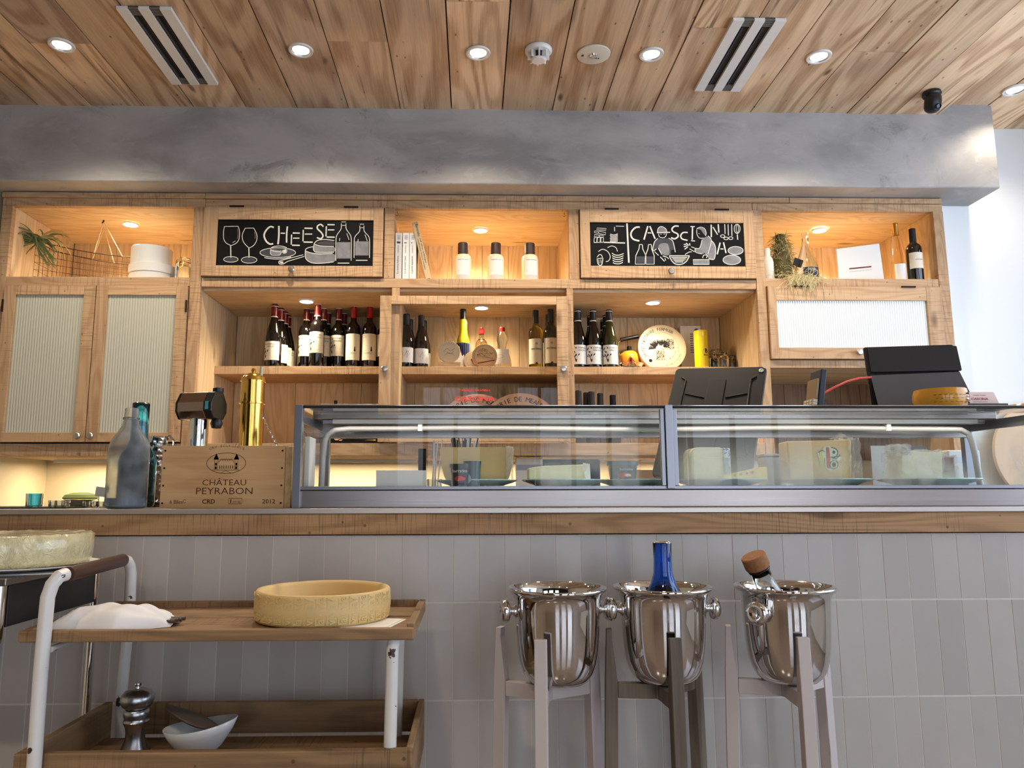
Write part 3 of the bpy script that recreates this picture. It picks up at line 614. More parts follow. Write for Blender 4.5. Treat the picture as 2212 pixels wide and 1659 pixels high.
# second cook
fill(mb, [(1462, 300), (1500, 280), (1550, 290), (1575, 340), (1570, 380), (1540, 350), (1510, 310)], 1); st(mb, [(1465, 300), (1510, 280), (1560, 300), (1578, 350), (1570, 385)], 8); st(mb, [(1465, 310), (1470, 370), (1500, 410), (1550, 412)], 8); st(mb, [(1485, 355), (1502, 362)], 5)
fill(mb, [(1530, 430), (1600, 390), (1640, 430), (1690, 500), (1680, 660), (1610, 650), (1560, 590), (1540, 600), (1455, 570), (1450, 535), (1500, 530)], 1)
st(mb, [(1530, 430), (1500, 530), (1450, 535), (1455, 580), (1530, 600)], 8); st(mb, [(1600, 385), (1640, 440), (1600, 600)], 8); st(mb, [(1640, 440), (1690, 520), (1675, 660), (1605, 655)], 8); st(mb, [(1400, 515), (1448, 535)], 8); st(mb, [(1380, 540), (1440, 575)], 8)
for q in ([(1350, 480), (1310, 490)], [(1355, 500), (1310, 515)], [(1360, 515), (1320, 545)], [(1370, 500), (1340, 470)], [(1385, 500), (1380, 472)]): st(mb, q, 11)
st(mb, [(1325, 608), (1375, 578), (1405, 578)], 8)
fill(mb, [(1140, 622), (1378, 622), (1340, 690), (1290, 722), (1210, 720), (1165, 680)], 2); st(mb, [(1140, 622), (1378, 622)], 10); st(mb, [(1140, 622), (1165, 680), (1215, 722), (1290, 722), (1345, 685), (1378, 622)], 10)
for k in range(4): st(mb, [(1165+k*14, 642+k*18), (1350-k*16, 642+k*18)], 9)
fill(mb, [(1422, 668), (1615, 668), (1615, 725), (1425, 725)], 1); st(mb, [(1422, 668), (1615, 668), (1615, 725), (1425, 725)], 8, True, sm=False); st(mb, [(1535, 650), (1550, 615), (1590, 618), (1580, 650)], 9)
for a, b, c_, d_ in ((1930, 560, 90, 48), (1885, 672, 105, 56)): fill(mb, ell(a, b, c_, d_), 1); st(mb, ell(a, b, c_, d_), 8, True)
for cx_, wd in ((798, 60), (905, 52)):
    st(mb, [(cx_-16, 490), (cx_-22, 540), (cx_-wd, 620), (cx_-wd-6, 722), (cx_+wd, 722), (cx_+wd, 620), (cx_+22, 540), (cx_+18, 490)], 9, sm=False); st(mb, [(cx_-18, 488), (cx_+18, 488)], 8); fill(mb, [(cx_-wd+10, 630), (cx_+wd-10, 630), (cx_+wd-10, 712), (cx_-wd+8, 712)], 2)
o = W(mb, 'chalk_drawing', [M['chalk'], M['chalk2'], M['chalk3'], M['chalk3']], f2, 0); o.location = tuple(-a for a in cm.location)
reparent_fix(f1, cm); reparent_fix(f2, cm)
# framed glass door of the middle bottle shelf
dg = cab_door(-.453, .462, 1.41, 2.124, -.398, .408, 1.455, 2.082, cm, 'tall glazed door with clear pane and red lettering')
dg.location.y -= .012
W(MB().add([(-.398, YS-.007, 1.455), (.408, YS-.007, 1.455), (.408, YS-.007, 2.082), (-.398, YS-.007, 2.082)], [(0, 1, 2, 3)]), 'pane', pane('door_glass', S(250, 251, 250), .5), dg, 0); knob(-.425, Z(832, 797, 3.57), dg); knob(.436, Z(1217, 797, 3.57), dg)
mb = MB(); yy = YS-.0095
mb.text('CHEESE TAVERN', .0125, X(1025, 845, yy), yy, Z(1025, 845, yy), 0, width=.150, bold=.02)
mb.text('CASCINA', .032, X(1026, 864, yy), yy, Z(1026, 866, yy), 0, width=.195, bold=.04); mb.box(X(1010, 880, yy), X(1042, 880, yy), yy, yy+.0003, Z(1026, 878, yy), Z(1026, 876, yy))
W(mb, 'lettering', M['red_print'], dg, 0); reparent_fix(dg, cm)

# ---- right cabinet
cr = thing('shelf_cabinet', (1.92, YS, Z0), 'right pine wall cabinet with open niche over a ribbed glass flap', 'cabinet')
bx('cornice', 1.602, 2.385, YS-.012, YS+.03, 2.622, 2.648, 'frame_x', cr); bx('top_rail', 1.414, 2.391, YS, YS+.03, Z1+.002, 2.621, 'frame_x', cr)
bx('stile', 1.414, 1.459, YS-.003, YS+.03, Z0, Z1+.002, 'frame_z', cr); bx('stile', 2.339, 2.391, YS-.003, YS+.03, Z0, Z1+.002, 'frame_z', cr)
bx('shelf_rail', 1.459, 2.339, YS, YS+.03, 2.186, 2.228, 'frame_x', cr); bx('bottom_rail', 1.459, 2.339, YS, YS+.03, 1.774, 1.814, 'frame_x', cr)
hplanks('niche_ceiling', 1.459, 2.339, Z1+.004, 2.60, cr, 88); bx('shelf_board', 1.459, 2.339, YS+.031, YK, 2.20, 2.228, 'pine_x', cr); bx('bottom_board', 1.459, 2.339, YS+.031, YK, 1.776, 1.80, 'pine_x', cr)
bx('side_panel', 1.437, 1.459, YS+.031, YK, Z0+.01, 2.60, 'pine_z', cr); bx('side_panel', 2.341, 2.366, YS+.031, YK, Z0+.01, 2.60, 'pine_z', cr)
W(vplanks(1.46, 2.339, YK, 2.23, 2.6, 8), 'back_panel', M['pine_z'], cr, .001); W(vplanks(1.46, 2.339, YK, Z0, 1.776, 9, .14), 'back_panel', wood('dark_pine', 2, S(150, 116, 88), S(96, 70, 50), .3), cr, .001); W(vplanks(1.46, 2.339, YK, 1.81, 2.2, 10), 'back_panel', M['pine_z'], cr, .001)
a0, a1, b0, b1 = X(1680, 700, 3.585), X(2006, 700, 3.585), Z(1840, 751, 3.585), Z(1840, 649, 3.585)
d3 = cab_door(1.463, 2.335, 1.817, 2.182, a0, a1, b0, b1, cr, 'top-hung flap with bright ribbed glass pane')
n = NT('reeded_glass_glare'); n.bsdf(col=S(232, 238, 238), rough=.22, spec=1., ior=1.7, coat=.6, crough=.3); M['reed2'] = n.m  # window reflection on this pane is put into its pale opaque colour
W(reeded(a0, a1, YS-.006, b0, b1, .0115), 'pane', M['reed2'], d3, 0); knob(X(1855, 762, 3.57), 1.817+.03, d3); hinge(1.63, 2.182, d3); hinge(2.17, 2.182, d3); reparent_fix(d3, cr)
# niche lights
niche_light(282, 484, Z1, 'small glowing spotlight above the wire basket in left niche')
niche_light(1038, 497, Z1, 'small glowing spotlight above the three dark-capped bottles')
niche_light(1770, 497, Z1, 'small glowing spotlight above the clear decanter in right niche')
niche_light(662, 650, 2.16, 'small glowing spotlight above the red-capped wine bottles')
niche_light(1410, 653, 2.16, 'small glowing spotlight above the big round cheese disc', 7.5)
niche_light(1040, 664, 2.16, 'small spotlight above the cheese boxes behind the glazed door', 6)

# ================================================================ back counter and back splash lights
bc = thing('back_counter', (0, 3.85, 0), 'low steel-topped back counter below the wall cabinets, mostly hidden behind the bar', 'counter')
MB().box(-2.34, 2.35, -.22, .33, .1, .93).build('carcass', M['dark'], bc, bevel=.003); MB().box(-2.34, 2.36, -.26, .35, .93, .955).build('worktop', M['steel'], bc, bevel=.003)
for i, (a, b) in enumerate(((-2.2, -1.5), (-1.2, -.3), (-.1, .7), (.9, 1.3))):   # strip lamps under the cabinets
    t = thing('strip_lamp', ((a+b)/2, 4.02, Z0), 'slim strip lamp fixed under the wall cabinets, hidden by their front edge', 'lamp', 'strip lamps under the cabinets')
    MB().box(-(b-a)/2, (b-a)/2, -.012, .012, -.014, 0).build('housing', M['white'], t)
    l = bpy.data.lights.new('strip', 'AREA'); l.shape = 'RECTANGLE'; l.size = b-a; l.size_y = .02; l.energy = 5.5*(b-a); l.color = (1, .80, .52)
    lo = bpy.data.objects.new('strip_light', l); COL.objects.link(lo); lo.parent = t; lo.location = (0, 0, -.016)

# ================================================================ the bar counter
bc = thing('bar_counter', (.3, 2.15, 0), 'long bar counter with off-white tiles, rough wood edge and steel top', 'counter')
MB().box(-3.69, 2.9, -.2442, .28, .08, 1.066).build('carcass', M['grout'], bc)
mb = MB(); rr = random.Random(11); tw = .0635; x = .0785-.3-tw*53
zr = [(1.064, .9055), (.902, .675), (.672, .445), (.442, .215), (.212, .0)]
while x < 2.88:
    for zt_, zb_ in zr:
        j = rr.uniform(-.0008, .0008); mb.box(max(-3.69, x+.0011), x+tw-.0011, -.2450+j*.4, -.2441, zb_+.001, zt_)
    x += tw
MBt = mb.build('tile_front', M['tile'], bc, bevel=.0005)
MB().box(-3.69, 2.9, -.256, -.20, 1.069, 1.1195).build('wood_edge', M['counter_wood'], bc, bevel=.002)
MB().box(-3.69, 2.9, -.262, .30, 1.1198, 1.133).build('counter_top', plain('steel_top', S(196, 186, 178), .38, .75, noise_=.08, nscale=8), bc, bevel=.0015)
ZT = 1.133
# ================================================================ refrigerated display case
n = NT('fogged_glass'); v = n.n('TexCoord').outputs['Object']; sx = n.n('SeparateXYZ', {0: v})
cosv = n.math('ABSOLUTE', n.n('VectorMath', {0: n.n('NewGeometry').outputs['Normal'], 1: n.n('NewGeometry').outputs['Incoming']}, operation='DOT_PRODUCT').outputs['Value'])
def schlick(n, cosv, k=.6): return n.math('MULTIPLY', n.math('ADD', .04, n.math('MULTIPLY', .96, n.math('POWER', n.math('SUBTRACT', 1., cosv), 5.))), k, clamp=True)
fr = schlick(n, cosv)
fogn = n.noise(n.vm('MULTIPLY', v, (1., 1., .6)), 7., 3, .5)
hh = n.math('SUBTRACT', 1., n.ramp(sx.outputs[2], .045, .215))                    # mist gathers low on the panes
ee = n.ramp(fogn, .36, .60)
fog = n.math('MULTIPLY', n.math('MULTIPLY', hh, ee), n.math('MULTIPLY', n.ramp(sx.outputs[0], -.62, -.10), .6), clamp=True)
tr = n.n('BsdfTransparent', {'Color': S(251, 253, 251)}).outputs[0]; gl = n.n('BsdfGlossy', {'Roughness': .0}).outputs[0]
df = n.n('BsdfDiffuse', {'Color': S(214, 222, 222)}).outputs[0]; tl = n.n('BsdfTranslucent', {'Color': S(214, 222, 222)}).outputs[0]
m1 = n.n('MixShader', {0: .6, 1: df, 2: tl}).outputs[0]
m2 = n.n('MixShader', {0: fog, 1: tr, 2: m1}).outputs[0]
m3 = n.n('MixShader', {0: fr, 1: m2, 2: gl}).outputs[0]; n.t.links.new(m3, n.out.inputs[0]); M['fogpane'] = n.m
CY0, CY1, CZ0, CZ1 = 1.935, 2.26, 1.187, 1.388
cx0, cx1 = X(634, 1000, CY0), 1.52; cxm = X(1447, 1000, CY0)
dc = thing('display_case', (.5, 2.1, ZT), 'long glass-fronted steel refrigerated display case on the bar counter, cheeses inside', 'display case')
w_ = lambda mb, nm, mt, bev=.001: mb.build(nm, mt, dc, bevel=bev, world=True)
w_(MB().box(cx0+.012, cx1, CY0+.004, CY1, ZT, 1.178), 'base', M['steel'], .002)
w_(MB().box(cx0+.012, cx1, CY0, CY0+.02, 1.1785, 1.1875), 'front_rail', M['alu'])
w_(MB().box(cx0+.02, cx1-.02, CY0+.021, CY1-.01, 1.1785, 1.1865), 'case_floor', M['steel'])
w_(MB().box(cx0, cx0+.020, CY0-.006, CY0+.016, ZT+.0, 1.396).box(cx0, cx0+.006, CY0+.016, CY0+.035, ZT, 1.396), 'post', M['alu'])
w_(MB().box(cxm-.010, cxm+.010, CY0-.008, CY0+.010, 1.180, 1.396).box(cxm-.022, cxm-.011, CY0-.002, CY0+.010, 1.1875, 1.386).box(cxm+.011, cxm+.022, CY0-.002, CY0+.010, 1.1875, 1.386), 'post', M['alu'])
w_(MB().box(cx1-.02, cx1, CY0-.006, CY0+.016, ZT, 1.396), 'post', M['alu'])
w_(MB().box(cx0+.02, cxm-.011, CY0-.001, CY0+.008, CZ1, CZ1+.005).box(cxm+.011, cx1-.02, CY0-.001, CY0+.008, CZ1, CZ1+.005), 'top_rail', M['blackm'])
w_(MB().box(cx0+.02, cx1-.02, CY0-.002, CY0+.01, CZ1+.0052, CZ1+.0078), 'top_strip', M['chrome'])
w_(MB().box(cx0+.004, cx1-.004, CY0+.009, 2.125, CZ1+.001, CZ1+.0045), 'top_glass', pane('top_glass', S(250, 252, 250), 1.))
w_(MB().box(cx0+.004, cx1-.004, 2.126, CY1, 1.378, CZ1+.004), 'hood', M['steel'], .002)
w_(MB().box(cx0+.03, cx1-.03, 2.14, 2.155, 1.366, 1.3775).box(cx0+.03, cx1-.03, 2.19, 2.20, 1.368, 1.3775), 'hood_ribs', M['alu'])
w_(MB().box(cx0+.004, cx1-.004, CY1-.02, CY1, 1.333, 1.3775), 'rear_rail', M['steel'], .001)
for a in (cx0+.004, cx1-.03): w_(MB().box(a, a+.028, CY1-.02, CY1, 1.1865, 1.3325), 'rear_post', M['alu'])
w_(MB().box(cx0+.004, cx0+.010, CY0+.035, CY1-.02, 1.355, 1.3775), 'side_rail', M['alu']); w_(MB().box(cx1-.012, cx1-.004, CY0+.035, CY1-.02, 1.350, 1.3775), 'side_rail', M['alu'])
def quad(nm, pts, mat):
    mb = MB(); mb.add(pts, [(0, 1, 2, 3)]); return w_(mb, nm, mat, 0)
quad('pane', [(cx0+.02, CY0+.005, CZ0), (cxm-.022, CY0+.005, CZ0), (cxm-.022, CY0+.005, CZ1), (cx0+.02, CY0+.005, CZ1)], M['fogpane'])
quad('pane', [(cxm+.022, CY0+.005, CZ0), (cx1-.02, CY0+.005, CZ0), (cx1-.02, CY0+.005, CZ1), (cxm+.022, CY0+.005, CZ1)], M['fogpane'])
quad('side_pane', [(cx0+.007, CY0+.035, CZ0), (cx0+.007, CY1-.02, CZ0), (cx0+.007, CY1-.02, 1.355), (cx0+.007, CY0+.035, 1.355)], M['pane'])
quad('side_pane', [(cx1-.008, CY0+.035, CZ0), (cx1-.008, CY1-.02, CZ0), (cx1-.008, CY1-.02, 1.35), (cx1-.008, CY0+.035, 1.35)], M['pane'])
# white coolant pipe that runs along the top and bends down at each end
ty = 2.16; zt = Z(900, 926, ty); xa, xb = X(700, 1000, ty), X(2104, 1000, ty)
pts = [(xa-.006, ty, CZ0), (xa-.004, ty, zt-.07), (xa, ty, zt-.035), (xa+.008, ty, zt-.016), (xa+.03, ty, zt-.004), (xa+.07, ty, zt)]
for k in range(12): pts.append((xa+.07+(xb-xa-.12)*(k+1)/12, ty, zt+.003*math.sin(k)))
pts += [(xb-.03, ty, zt-.004), (xb-.008, ty, zt-.016), (xb, ty, zt-.04), (xb+.006, ty, zt-.08), (xb+.012, ty, CZ0)]
mb = MB().tube(pts, .0085, 14)
for k in range(14):
    z0_ = zt-.02-k*.0035; mb.lathe([(.0098, 0), (.0098, .0014)], (xa-.001-.002*k/14, ty, z0_-.01), 14)
w_(mb, 'coolant_pipe', plain('white_pipe', S(188, 184, 180), .4), 0)
for px in (908, 1915): w_(MB().box(X(px, 920, ty)-.006, X(px, 920, ty)+.006, ty-.014, ty+.016, zt-.008, zt+.03), 'pipe_clip', M['white'])
w_(MB().box(X(658, 1000, 2.03), X(671, 1000, 2.03), 2.02, 2.09, CZ0, Z(660, 945, 2.05)), 'side_rack', M['white'], .003)
mb = MB().box(cx0+.06, cx1-.06, 2.128, 2.138, 1.3655, 1.3775); w_(mb, 'added_lamp_tube', M['white'], .001)  # added tube, housing for the fill lights below
for xx in ((cx0+cxm)/2, (cx1+cxm)/2):  # added fill lights that brighten the inside of the case
    l = bpy.data.lights.new('case_fill_light', 'AREA'); l.shape = 'RECTANGLE'; l.size = .85; l.size_y = .012; l.energy = .22; l.color = (1, .93, .82)
    lo = bpy.data.objects.new('case_fill_light', l); COL.objects.link(lo); lo.parent = dc; lo.location = (xx-dc.location.x, 2.133-dc.location.y, 1.3645-ZT)
# ---- contents
def plate(px, Y, rx, label):
    x = X(px, 1035, Y); t = thing('plate', (x, Y, CZ0), label, 'plate', 'pale green plates in the display case')
    MB().lathe([(0, .002), (rx*.60, .002), (rx*.63, 0), (rx*.70, .004), (rx*.94, .0125), (rx, .0165), (rx*1.0, .0185), (rx*.92, .0165), (rx*.62, .0095), (0, .009)], seg=56).build('dish', M['plate'], t); return x, Y
PZ = CZ0+.0093
def film_over(parent, x0, x1, y0, y1, z0, z1, amp=.004, seed=1):
    """crumpled cling film wrapped over a block"""
    rr = random.Random(seed); bm = bmesh.new(); bmesh.ops.create_cube(bm, size=1)
    bmesh.ops.subdivide_edges(bm, edges=bm.edges[:], cuts=9, use_grid_fill=True)
    for v_ in bm.verts:
        c = v_.co; c.x = (x0+x1)/2+c.x*(x1-x0); c.y = (y0+y1)/2+c.y*(y1-y0); c.z = (z0+z1)/2+c.z*(z1-z0)
        if c.z > z0+.002: c.x += rr.uniform(-amp, amp); c.y += rr.uniform(-amp, amp); c.z += rr.uniform(-amp, amp)
    me = bpy.data.meshes.new('film'); bm.to_mesh(me); bm.free(); me.materials.append(M['film'])
    o = bpy.data.objects.new('cling_film', me); COL.objects.link(o); o.parent = parent; return o
x, y = plate(1030, 2.085, .112, 'pale plate under the big half cheese beside the price card')
t = thing('half_cheese', (x, y, PZ), 'tall pale half wheel of cheese in film behind the small tubs', 'cheese')
hw = .100; hgt = Z(1020, 967, y)-PZ
pr = [(hw*.80, 0), (hw*.90, .02), (hw*.97, hgt*.5), (hw*1.02, hgt*.93), (hw*.98, hgt), (0, hgt)]
mb = MB(); vs = []; k = 24
for r_, z_ in pr:
    for i in range(k+1):
        a = PI*i/k; vs.append((r_*math.cos(a), -.02+r_*.62*math.sin(a), z_))
fs = [(i*(k+1)+j, i*(k+1)+j+1, (i+1)*(k+1)+j+1, (i+1)*(k+1)+j) for i in range(len(pr)-1) for j in range(k)]
mb.add(vs, fs, 0, True); n_ = k+1; mb.add([vs[i*n_] for i in range(len(pr)-1)]+[vs[i*n_+k] for i in range(len(pr)-1)][::-1], [tuple(range(2*(len(pr)-1)))], 1)
mb.build('wheel_half', [M['paste'], M['paste']], t)
film_over(t, hw*.80, hw*.98, -.03, .02, .0, hgt, .003, 4)
mb = MB()
t = thing('cheese_tub', (X(994, 1028, 1.985), 1.985, CZ0), 'small black burratina tub with white lettering in front of half cheese', 'tub')
MB().lathe([(0, 0), (.022, 0), (.027, .052), (0, .052)], seg=28).build('cup', M['black'], t); MB().lathe([(.029, .050), (.029, .058), (0, .059)], seg=28).build('lid', M['black'], t)
mb = MB(); R_ = .0262; mb.fn = lambda p: Vector((math.sin(p.x/R_)*(R_+.0012*0+.0006), -math.cos(p.x/R_)*(R_+.0006), p.z))
mb.text('burratina', .012, 0, 0, .036, 0, width=.040); mb.prism([(.012*math.cos(a)*1.2, .020+.007*math.sin(a)) for a in np.linspace(0, 2*PI, 20)[:-1]], 0, 0, 1); mb.box(-.012, .012, 0, 0, .004, .009, 0)
mb.build('lettering', [M['paper'], M['red_print']], t)
t = thing('cheese_tub', (X(1020, 1028, 1.99), 1.995, CZ0), 'small dark green tub with pale shape, beside the black tub', 'tub')
MB().lathe([(0, 0), (.020, 0), (.023, .060), (0, .060)], seg=28).build('cup', plain('tub_green', S(16, 62, 60), .3), t); MB().lathe([(.024, .058), (.024, .066), (0, .067)], seg=28).build('lid', plain('tub_lid', S(14, 46, 46), .3), t)
mb = MB(); R_ = .0226; mb.fn = lambda p: Vector((math.sin(p.x/R_)*(R_+.0009), -math.cos(p.x/R_)*(R_+.0009), p.z)); mb.prism([(-.012+.009*math.cos(a), .020+.013*math.sin(a)) for a in np.linspace(0, 2*PI, 20)[:-1]], 0, 0, 0); mb.build('emblem', plain('tub_pale', S(176, 206, 214), .5), t)
t = thing('price_card', (X(865, 1048, 1.975), 1.975, CZ0), 'blank white price card lying against the front glass, left', 'card')
MB().box(X(812, 1048, 1.975)-X(865, 1048, 1.975), X(921, 1048, 1.975)-X(865, 1048, 1.975), -.0008, .0008, 0, Z(865, 1016, 1.975)-CZ0).build('card', M['paper'], t)
x, y = plate(1215, 2.06, .112, 'pale plate under the flat brie slice')
t = thing('brie_slice', (x, y, PZ), 'flat wedge of white-rinded soft cheese with torn paper at its right', 'cheese')
x0_, x1_ = X(1140, 1030, y)-x, X(1262, 1030, y)-x; h0 = Z(1150, 1012, y)-PZ; h1 = Z(1250, 1004, y)-PZ
mb = MB(); mb.prism([(x0_, 0), (x1_, 0), (x1_, h1), (x0_+.04, h1-.004), (x0_, h0)], -.03, .04); mb.build('slice', M['brie'], t, bevel=.004, bseg=3)
mb = MB(); mb.add([(x1_-.008, -.036, h1+.004), (x1_+.010, -.038, h1+.001), (x1_+.012, -.036, .0), (x1_+.002, -.04, .0), (x1_-.006, -.04, h1*.5), (x1_-.010, -.038, h1*.7)], [(0, 1, 2, 3, 4, 5)]); o = mb.build('paper', M['paper'], t); o.modifiers.new('s', 'SOLIDIFY').thickness = .0006
x, y = plate(1372, 2.08, .108, 'pale plate under the blue-green cheese tub, left of the middle post')
t = thing('cheese_tub', (X(1345, 1030, 2.05), 2.05, PZ), 'wide blue-green cheese tub with red band on a plate', 'tub')
MB().lathe([(0, 0), (.034, 0), (.040, .050), (0, .050)], seg=36).build('cup', plain('tub_teal', S(28, 62, 72), .3), t); MB().lathe([(.043, .047), (.043, .058), (0, .059)], seg=36).build('lid', plain('tub_blue', S(34, 70, 92), .3), t)
mb = MB(); R_ = .038; mb.fn = lambda p: Vector((math.sin(p.x/R_)*(R_+.0014), -math.cos(p.x/R_)*(R_+.0014), p.z)); mb.prism([(-.002+.020*math.cos(a), .020+.007*math.sin(a)) for a in np.linspace(0, 2*PI, 20)[:-1]], 0, 0, 0)
mb.text('burratina', .009, .004, 0, .033, 1, width=.036); mb.prism([(.006+.009*math.cos(a), .020+.004*math.sin(a)) for a in np.linspace(0, 2*PI, 16)[:-1]], -.0003, -.0003, 1); mb.build('lettering', [M['red_print'], M['paper']], t)
x, y = plate(1552, 2.07, .130, 'pale plate under the white film-wrapped cheese block, right of the middle post')
t = thing('cheese_block', (X(1527, 1030, 2.075), 2.085, PZ), 'rounded white cheese block with blue printed film on one side', 'cheese')
bw = X(1565, 1030, 2.085)-X(1487, 1030, 2.085); bh = Z(1527, 968, 2.085)-PZ
mb = MB(); mb.rbox(-bw/2, bw/2, -.035, .04, 0, bh, .022, 0, 6); mb.build('block', M['brie'], t, bevel=.003)
n = NT('printed_film'); v = n.n('TexCoord').outputs['Object']; f = n.noise(v, 120., 4, .7, 1.5)
n.bsdf(col=n.mix(n.ramp(f, .46, .54), S(60, 110, 170), S(214, 224, 232)), rough=.2, normal=n.bump(f, .8, .004)); M['bluefilm'] = n.m
mb = MB(); mb.box(bw/2-.012, bw/2+.008, -.042, .03, .016, bh*.98); o = mb.build('printed_film', M['bluefilm'], t, bevel=.004)
t = thing('cheese_wedge', (X(1612, 1030, 2.02), 2.02, PZ), 'thin yellow cheese wedge with dark marks on its rind', 'cheese')
a, b = X(1560, 1030, 2.02)-X(1612, 1030, 2.02), X(1658, 1030, 2.02)-X(1612, 1030, 2.02); hh_ = Z(1612, 1009, 2.02)-PZ
mb = MB(); mb.add([(a, .0, 0), (b-.035, -.03, 0), (b, .0, 0), (b, .03, 0), (a, .0, hh_*.45), (b-.035, -.03, hh_*.96), (b, .0, hh_), (b, .03, hh_)], [(0, 3, 2, 1), (4, 5, 6, 7), (0, 1, 5, 4), (1, 2, 6, 5), (2, 3, 7, 6), (3, 0, 4, 7)])
mb.build('wedge', plain('yellow_paste', S(240, 204, 96), .45, sss=.05), t, bevel=.002)
mb = MB()
for k in range(4):
    f = .35+.16*k; mb.T = Matrix.Translation((a+(b-.035-a)*f, -.03*f-.0012, hh_*(.45+.5*f)*.72)) @ Matrix.Rotation(-.35, 4, 'Z'); mb.disc(.003+.001*(k % 2), (0, 0, 0), seg=10)
mb.build('rind_mark', plain('rind_mark', S(120, 66, 20), .7), t)
x, y = plate(1783, 2.075, .122, 'pale plate under the tall yellow cheese wedge with round emblem')
t = thing('cheese_wedge', (x, y, PZ), 'tall block-like wedge of yellow cheese with colourful emblem sticker, film pulled up at right', 'cheese')
yf = -.035; a, b = X(1704, 1030, y+yf)-x, X(1845, 1030, y+yf)-x; z1_, z2_ = Z(1704, 953, y+yf)-PZ, Z(1845, 950, y+yf)-PZ
mb = MB(); mb.add([(a+.004, yf, 0), (b-.008, yf, 0), (b+.01, .05, 0), (a+.01, .05, 0), (a, yf, z1_), (b, yf, z2_), (b+.015, .05, z2_), (a+.01, .05, z1_)], [(0, 3, 2, 1), (4, 5, 6, 7), (0, 1, 5, 4), (1, 2, 6, 5), (2, 3, 7, 6), (3, 0, 4, 7)])
mb.build('wedge', M['paste'], t, bevel=.004, bseg=3)
G2 = Px(1440, 880, 5.53, y+yf-.0012)
def wl(q): return [(p[0]-x, p[1]-PZ) for p in q]
mb = MB(); yy = yf-.0012
out = smooth(G2((1880, 470), (1930, 462), (1990, 480), (2045, 510), (2055, 570), (2085, 600), (2060, 640), (2020, 630), (2062, 680), (2050, 730), (2000, 740), (1955, 760), (1900, 720), (1888, 600), (1850, 700), (1815, 600), (1805, 540), (1860, 520)), True, 4)
mb.add([(p[0], yy, p[1]) for p in wl(out)], [tuple(range(len(out)))], 0)
rb = G2((1905, 475), (1940, 480), (1955, 600), (1950, 735), (1915, 720), (1908, 600)); mb.add([(p[0], yy-.0006, p[1]) for p in wl(rb)], [tuple(range(len(rb)))], 1)
yb = G2((1822, 540), (1855, 530), (1870, 600), (1855, 690), (1840, 640)); mb.add([(p[0], yy-.0006, p[1]) for p in wl(yb)], [tuple(range(len(yb)))], 2)
for q, ww in (([(1960, 480), (2020, 495), (2045, 545), (2010, 600), (1965, 590)], 9), ([(1815, 540), (1850, 515), (1890, 530)], 8), ([(1960, 600), (2010, 590), (2080, 580)], 8), ([(1975, 615), (2030, 610), (2070, 560)], 7)):
    mb.stroke(wl(smooth(G2(*q))), ww/5.53/770, yy-.0009, 3)
for cx_, cy_, r_ in ((1997, 535, 20), (2000, 685, 30)): mb.add([(p[0], yy-.0008, p[1]) for p in wl(G2(*ell(cx_, cy_, r_*.8, r_)))], [tuple(range(20))], 3)
mb.stroke(wl(G2(*ell(2000, 685, 48, 48))), 8/5.53/770, yy-.0009, 3, True)
mb.build('emblem', [plain('emblem_pale', S(206, 222, 196), .6), plain('emblem_red', S(184, 52, 48), .6), plain('emblem_yellow', S(212, 200, 60), .6), M['ink']], t)
o = film_over(t, b-.012, b+.022, yf-.004, .05, 0, z2_+.004, .004, 7)
rr = random.Random(9); mb = MB(); pp = []
for k in range(9): pp.append([(b-.05+.008*k+rr.uniform(-.004, .004), yf+.02+rr.uniform(-.01, .01)+.01*j, z2_+(.002 if j == 0 else .006+.013*math.exp(-((k-5.5)/1.6)**2)*j/2)+rr.uniform(-.003, .003)) for j in range(4)])
vs = [p for c_ in pp for p in c_]; mb.add(vs, [(i*4+j, i*4+j+1, (i+1)*4+j+1, (i+1)*4+j) for i in range(8) for j in range(3)], 0, True); mb.build('cling_film', M['film'], t)
x, y = plate(2005, 2.06, .130, 'pale plate under the film-wrapped cheese pieces at the right end')
t = thing('wrapped_cheese', (X(1975, 1030, y), y, PZ), 'pale cheese piece wrapped in crumpled cling film, bunched at its left', 'cheese')
a, b = X(1927, 1030, y)-X(1975, 1030, y), X(2023, 1030, y)-X(1975, 1030, y); hh_ = Z(1975, 976, y)-PZ
MB().prism([(a+.006, 0), (b-.004, 0), (b-.001, hh_*.97), (a+.012, hh_)], -.035, .04).build('cheese', M['brie'], t, bevel=.003)
film_over(t, a, b, -.039, .044, 0, hh_+.003, .0035, 11); film_over(t, a-.002, a+.035, -.038, .02, hh_-.012, hh_+.016, .006, 12)
t = thing('cheese_block', (X(2043, 1030, y-.01), y-.01, PZ), 'small brown block of cheese in film at the right edge of its plate', 'cheese')
a = (X(2060, 1030, y-.01)-X(2027, 1030, y-.01))/2
MB().box(-a, a*.8, -.02, .03, 0, .028).box(-a*.9, a*.8, -.018, .03, .029, Z(2043, 988, y-.01)-PZ).build('block', plain('brown_cheese', S(132, 100, 84), .5), t, bevel=.002); film_over(t, a*.55, a*1.05, -.022, .032, 0, Z(2043, 987, y-.01)-PZ+.002, .003, 13)

# ================================================================ things on top of, or behind, the case
CT = CZ1+.005
def tilt_box(mb, w2, h_, th, r_, m=0): return mb.rbox(-w2, w2, 0, th, 0, h_, r_, m)
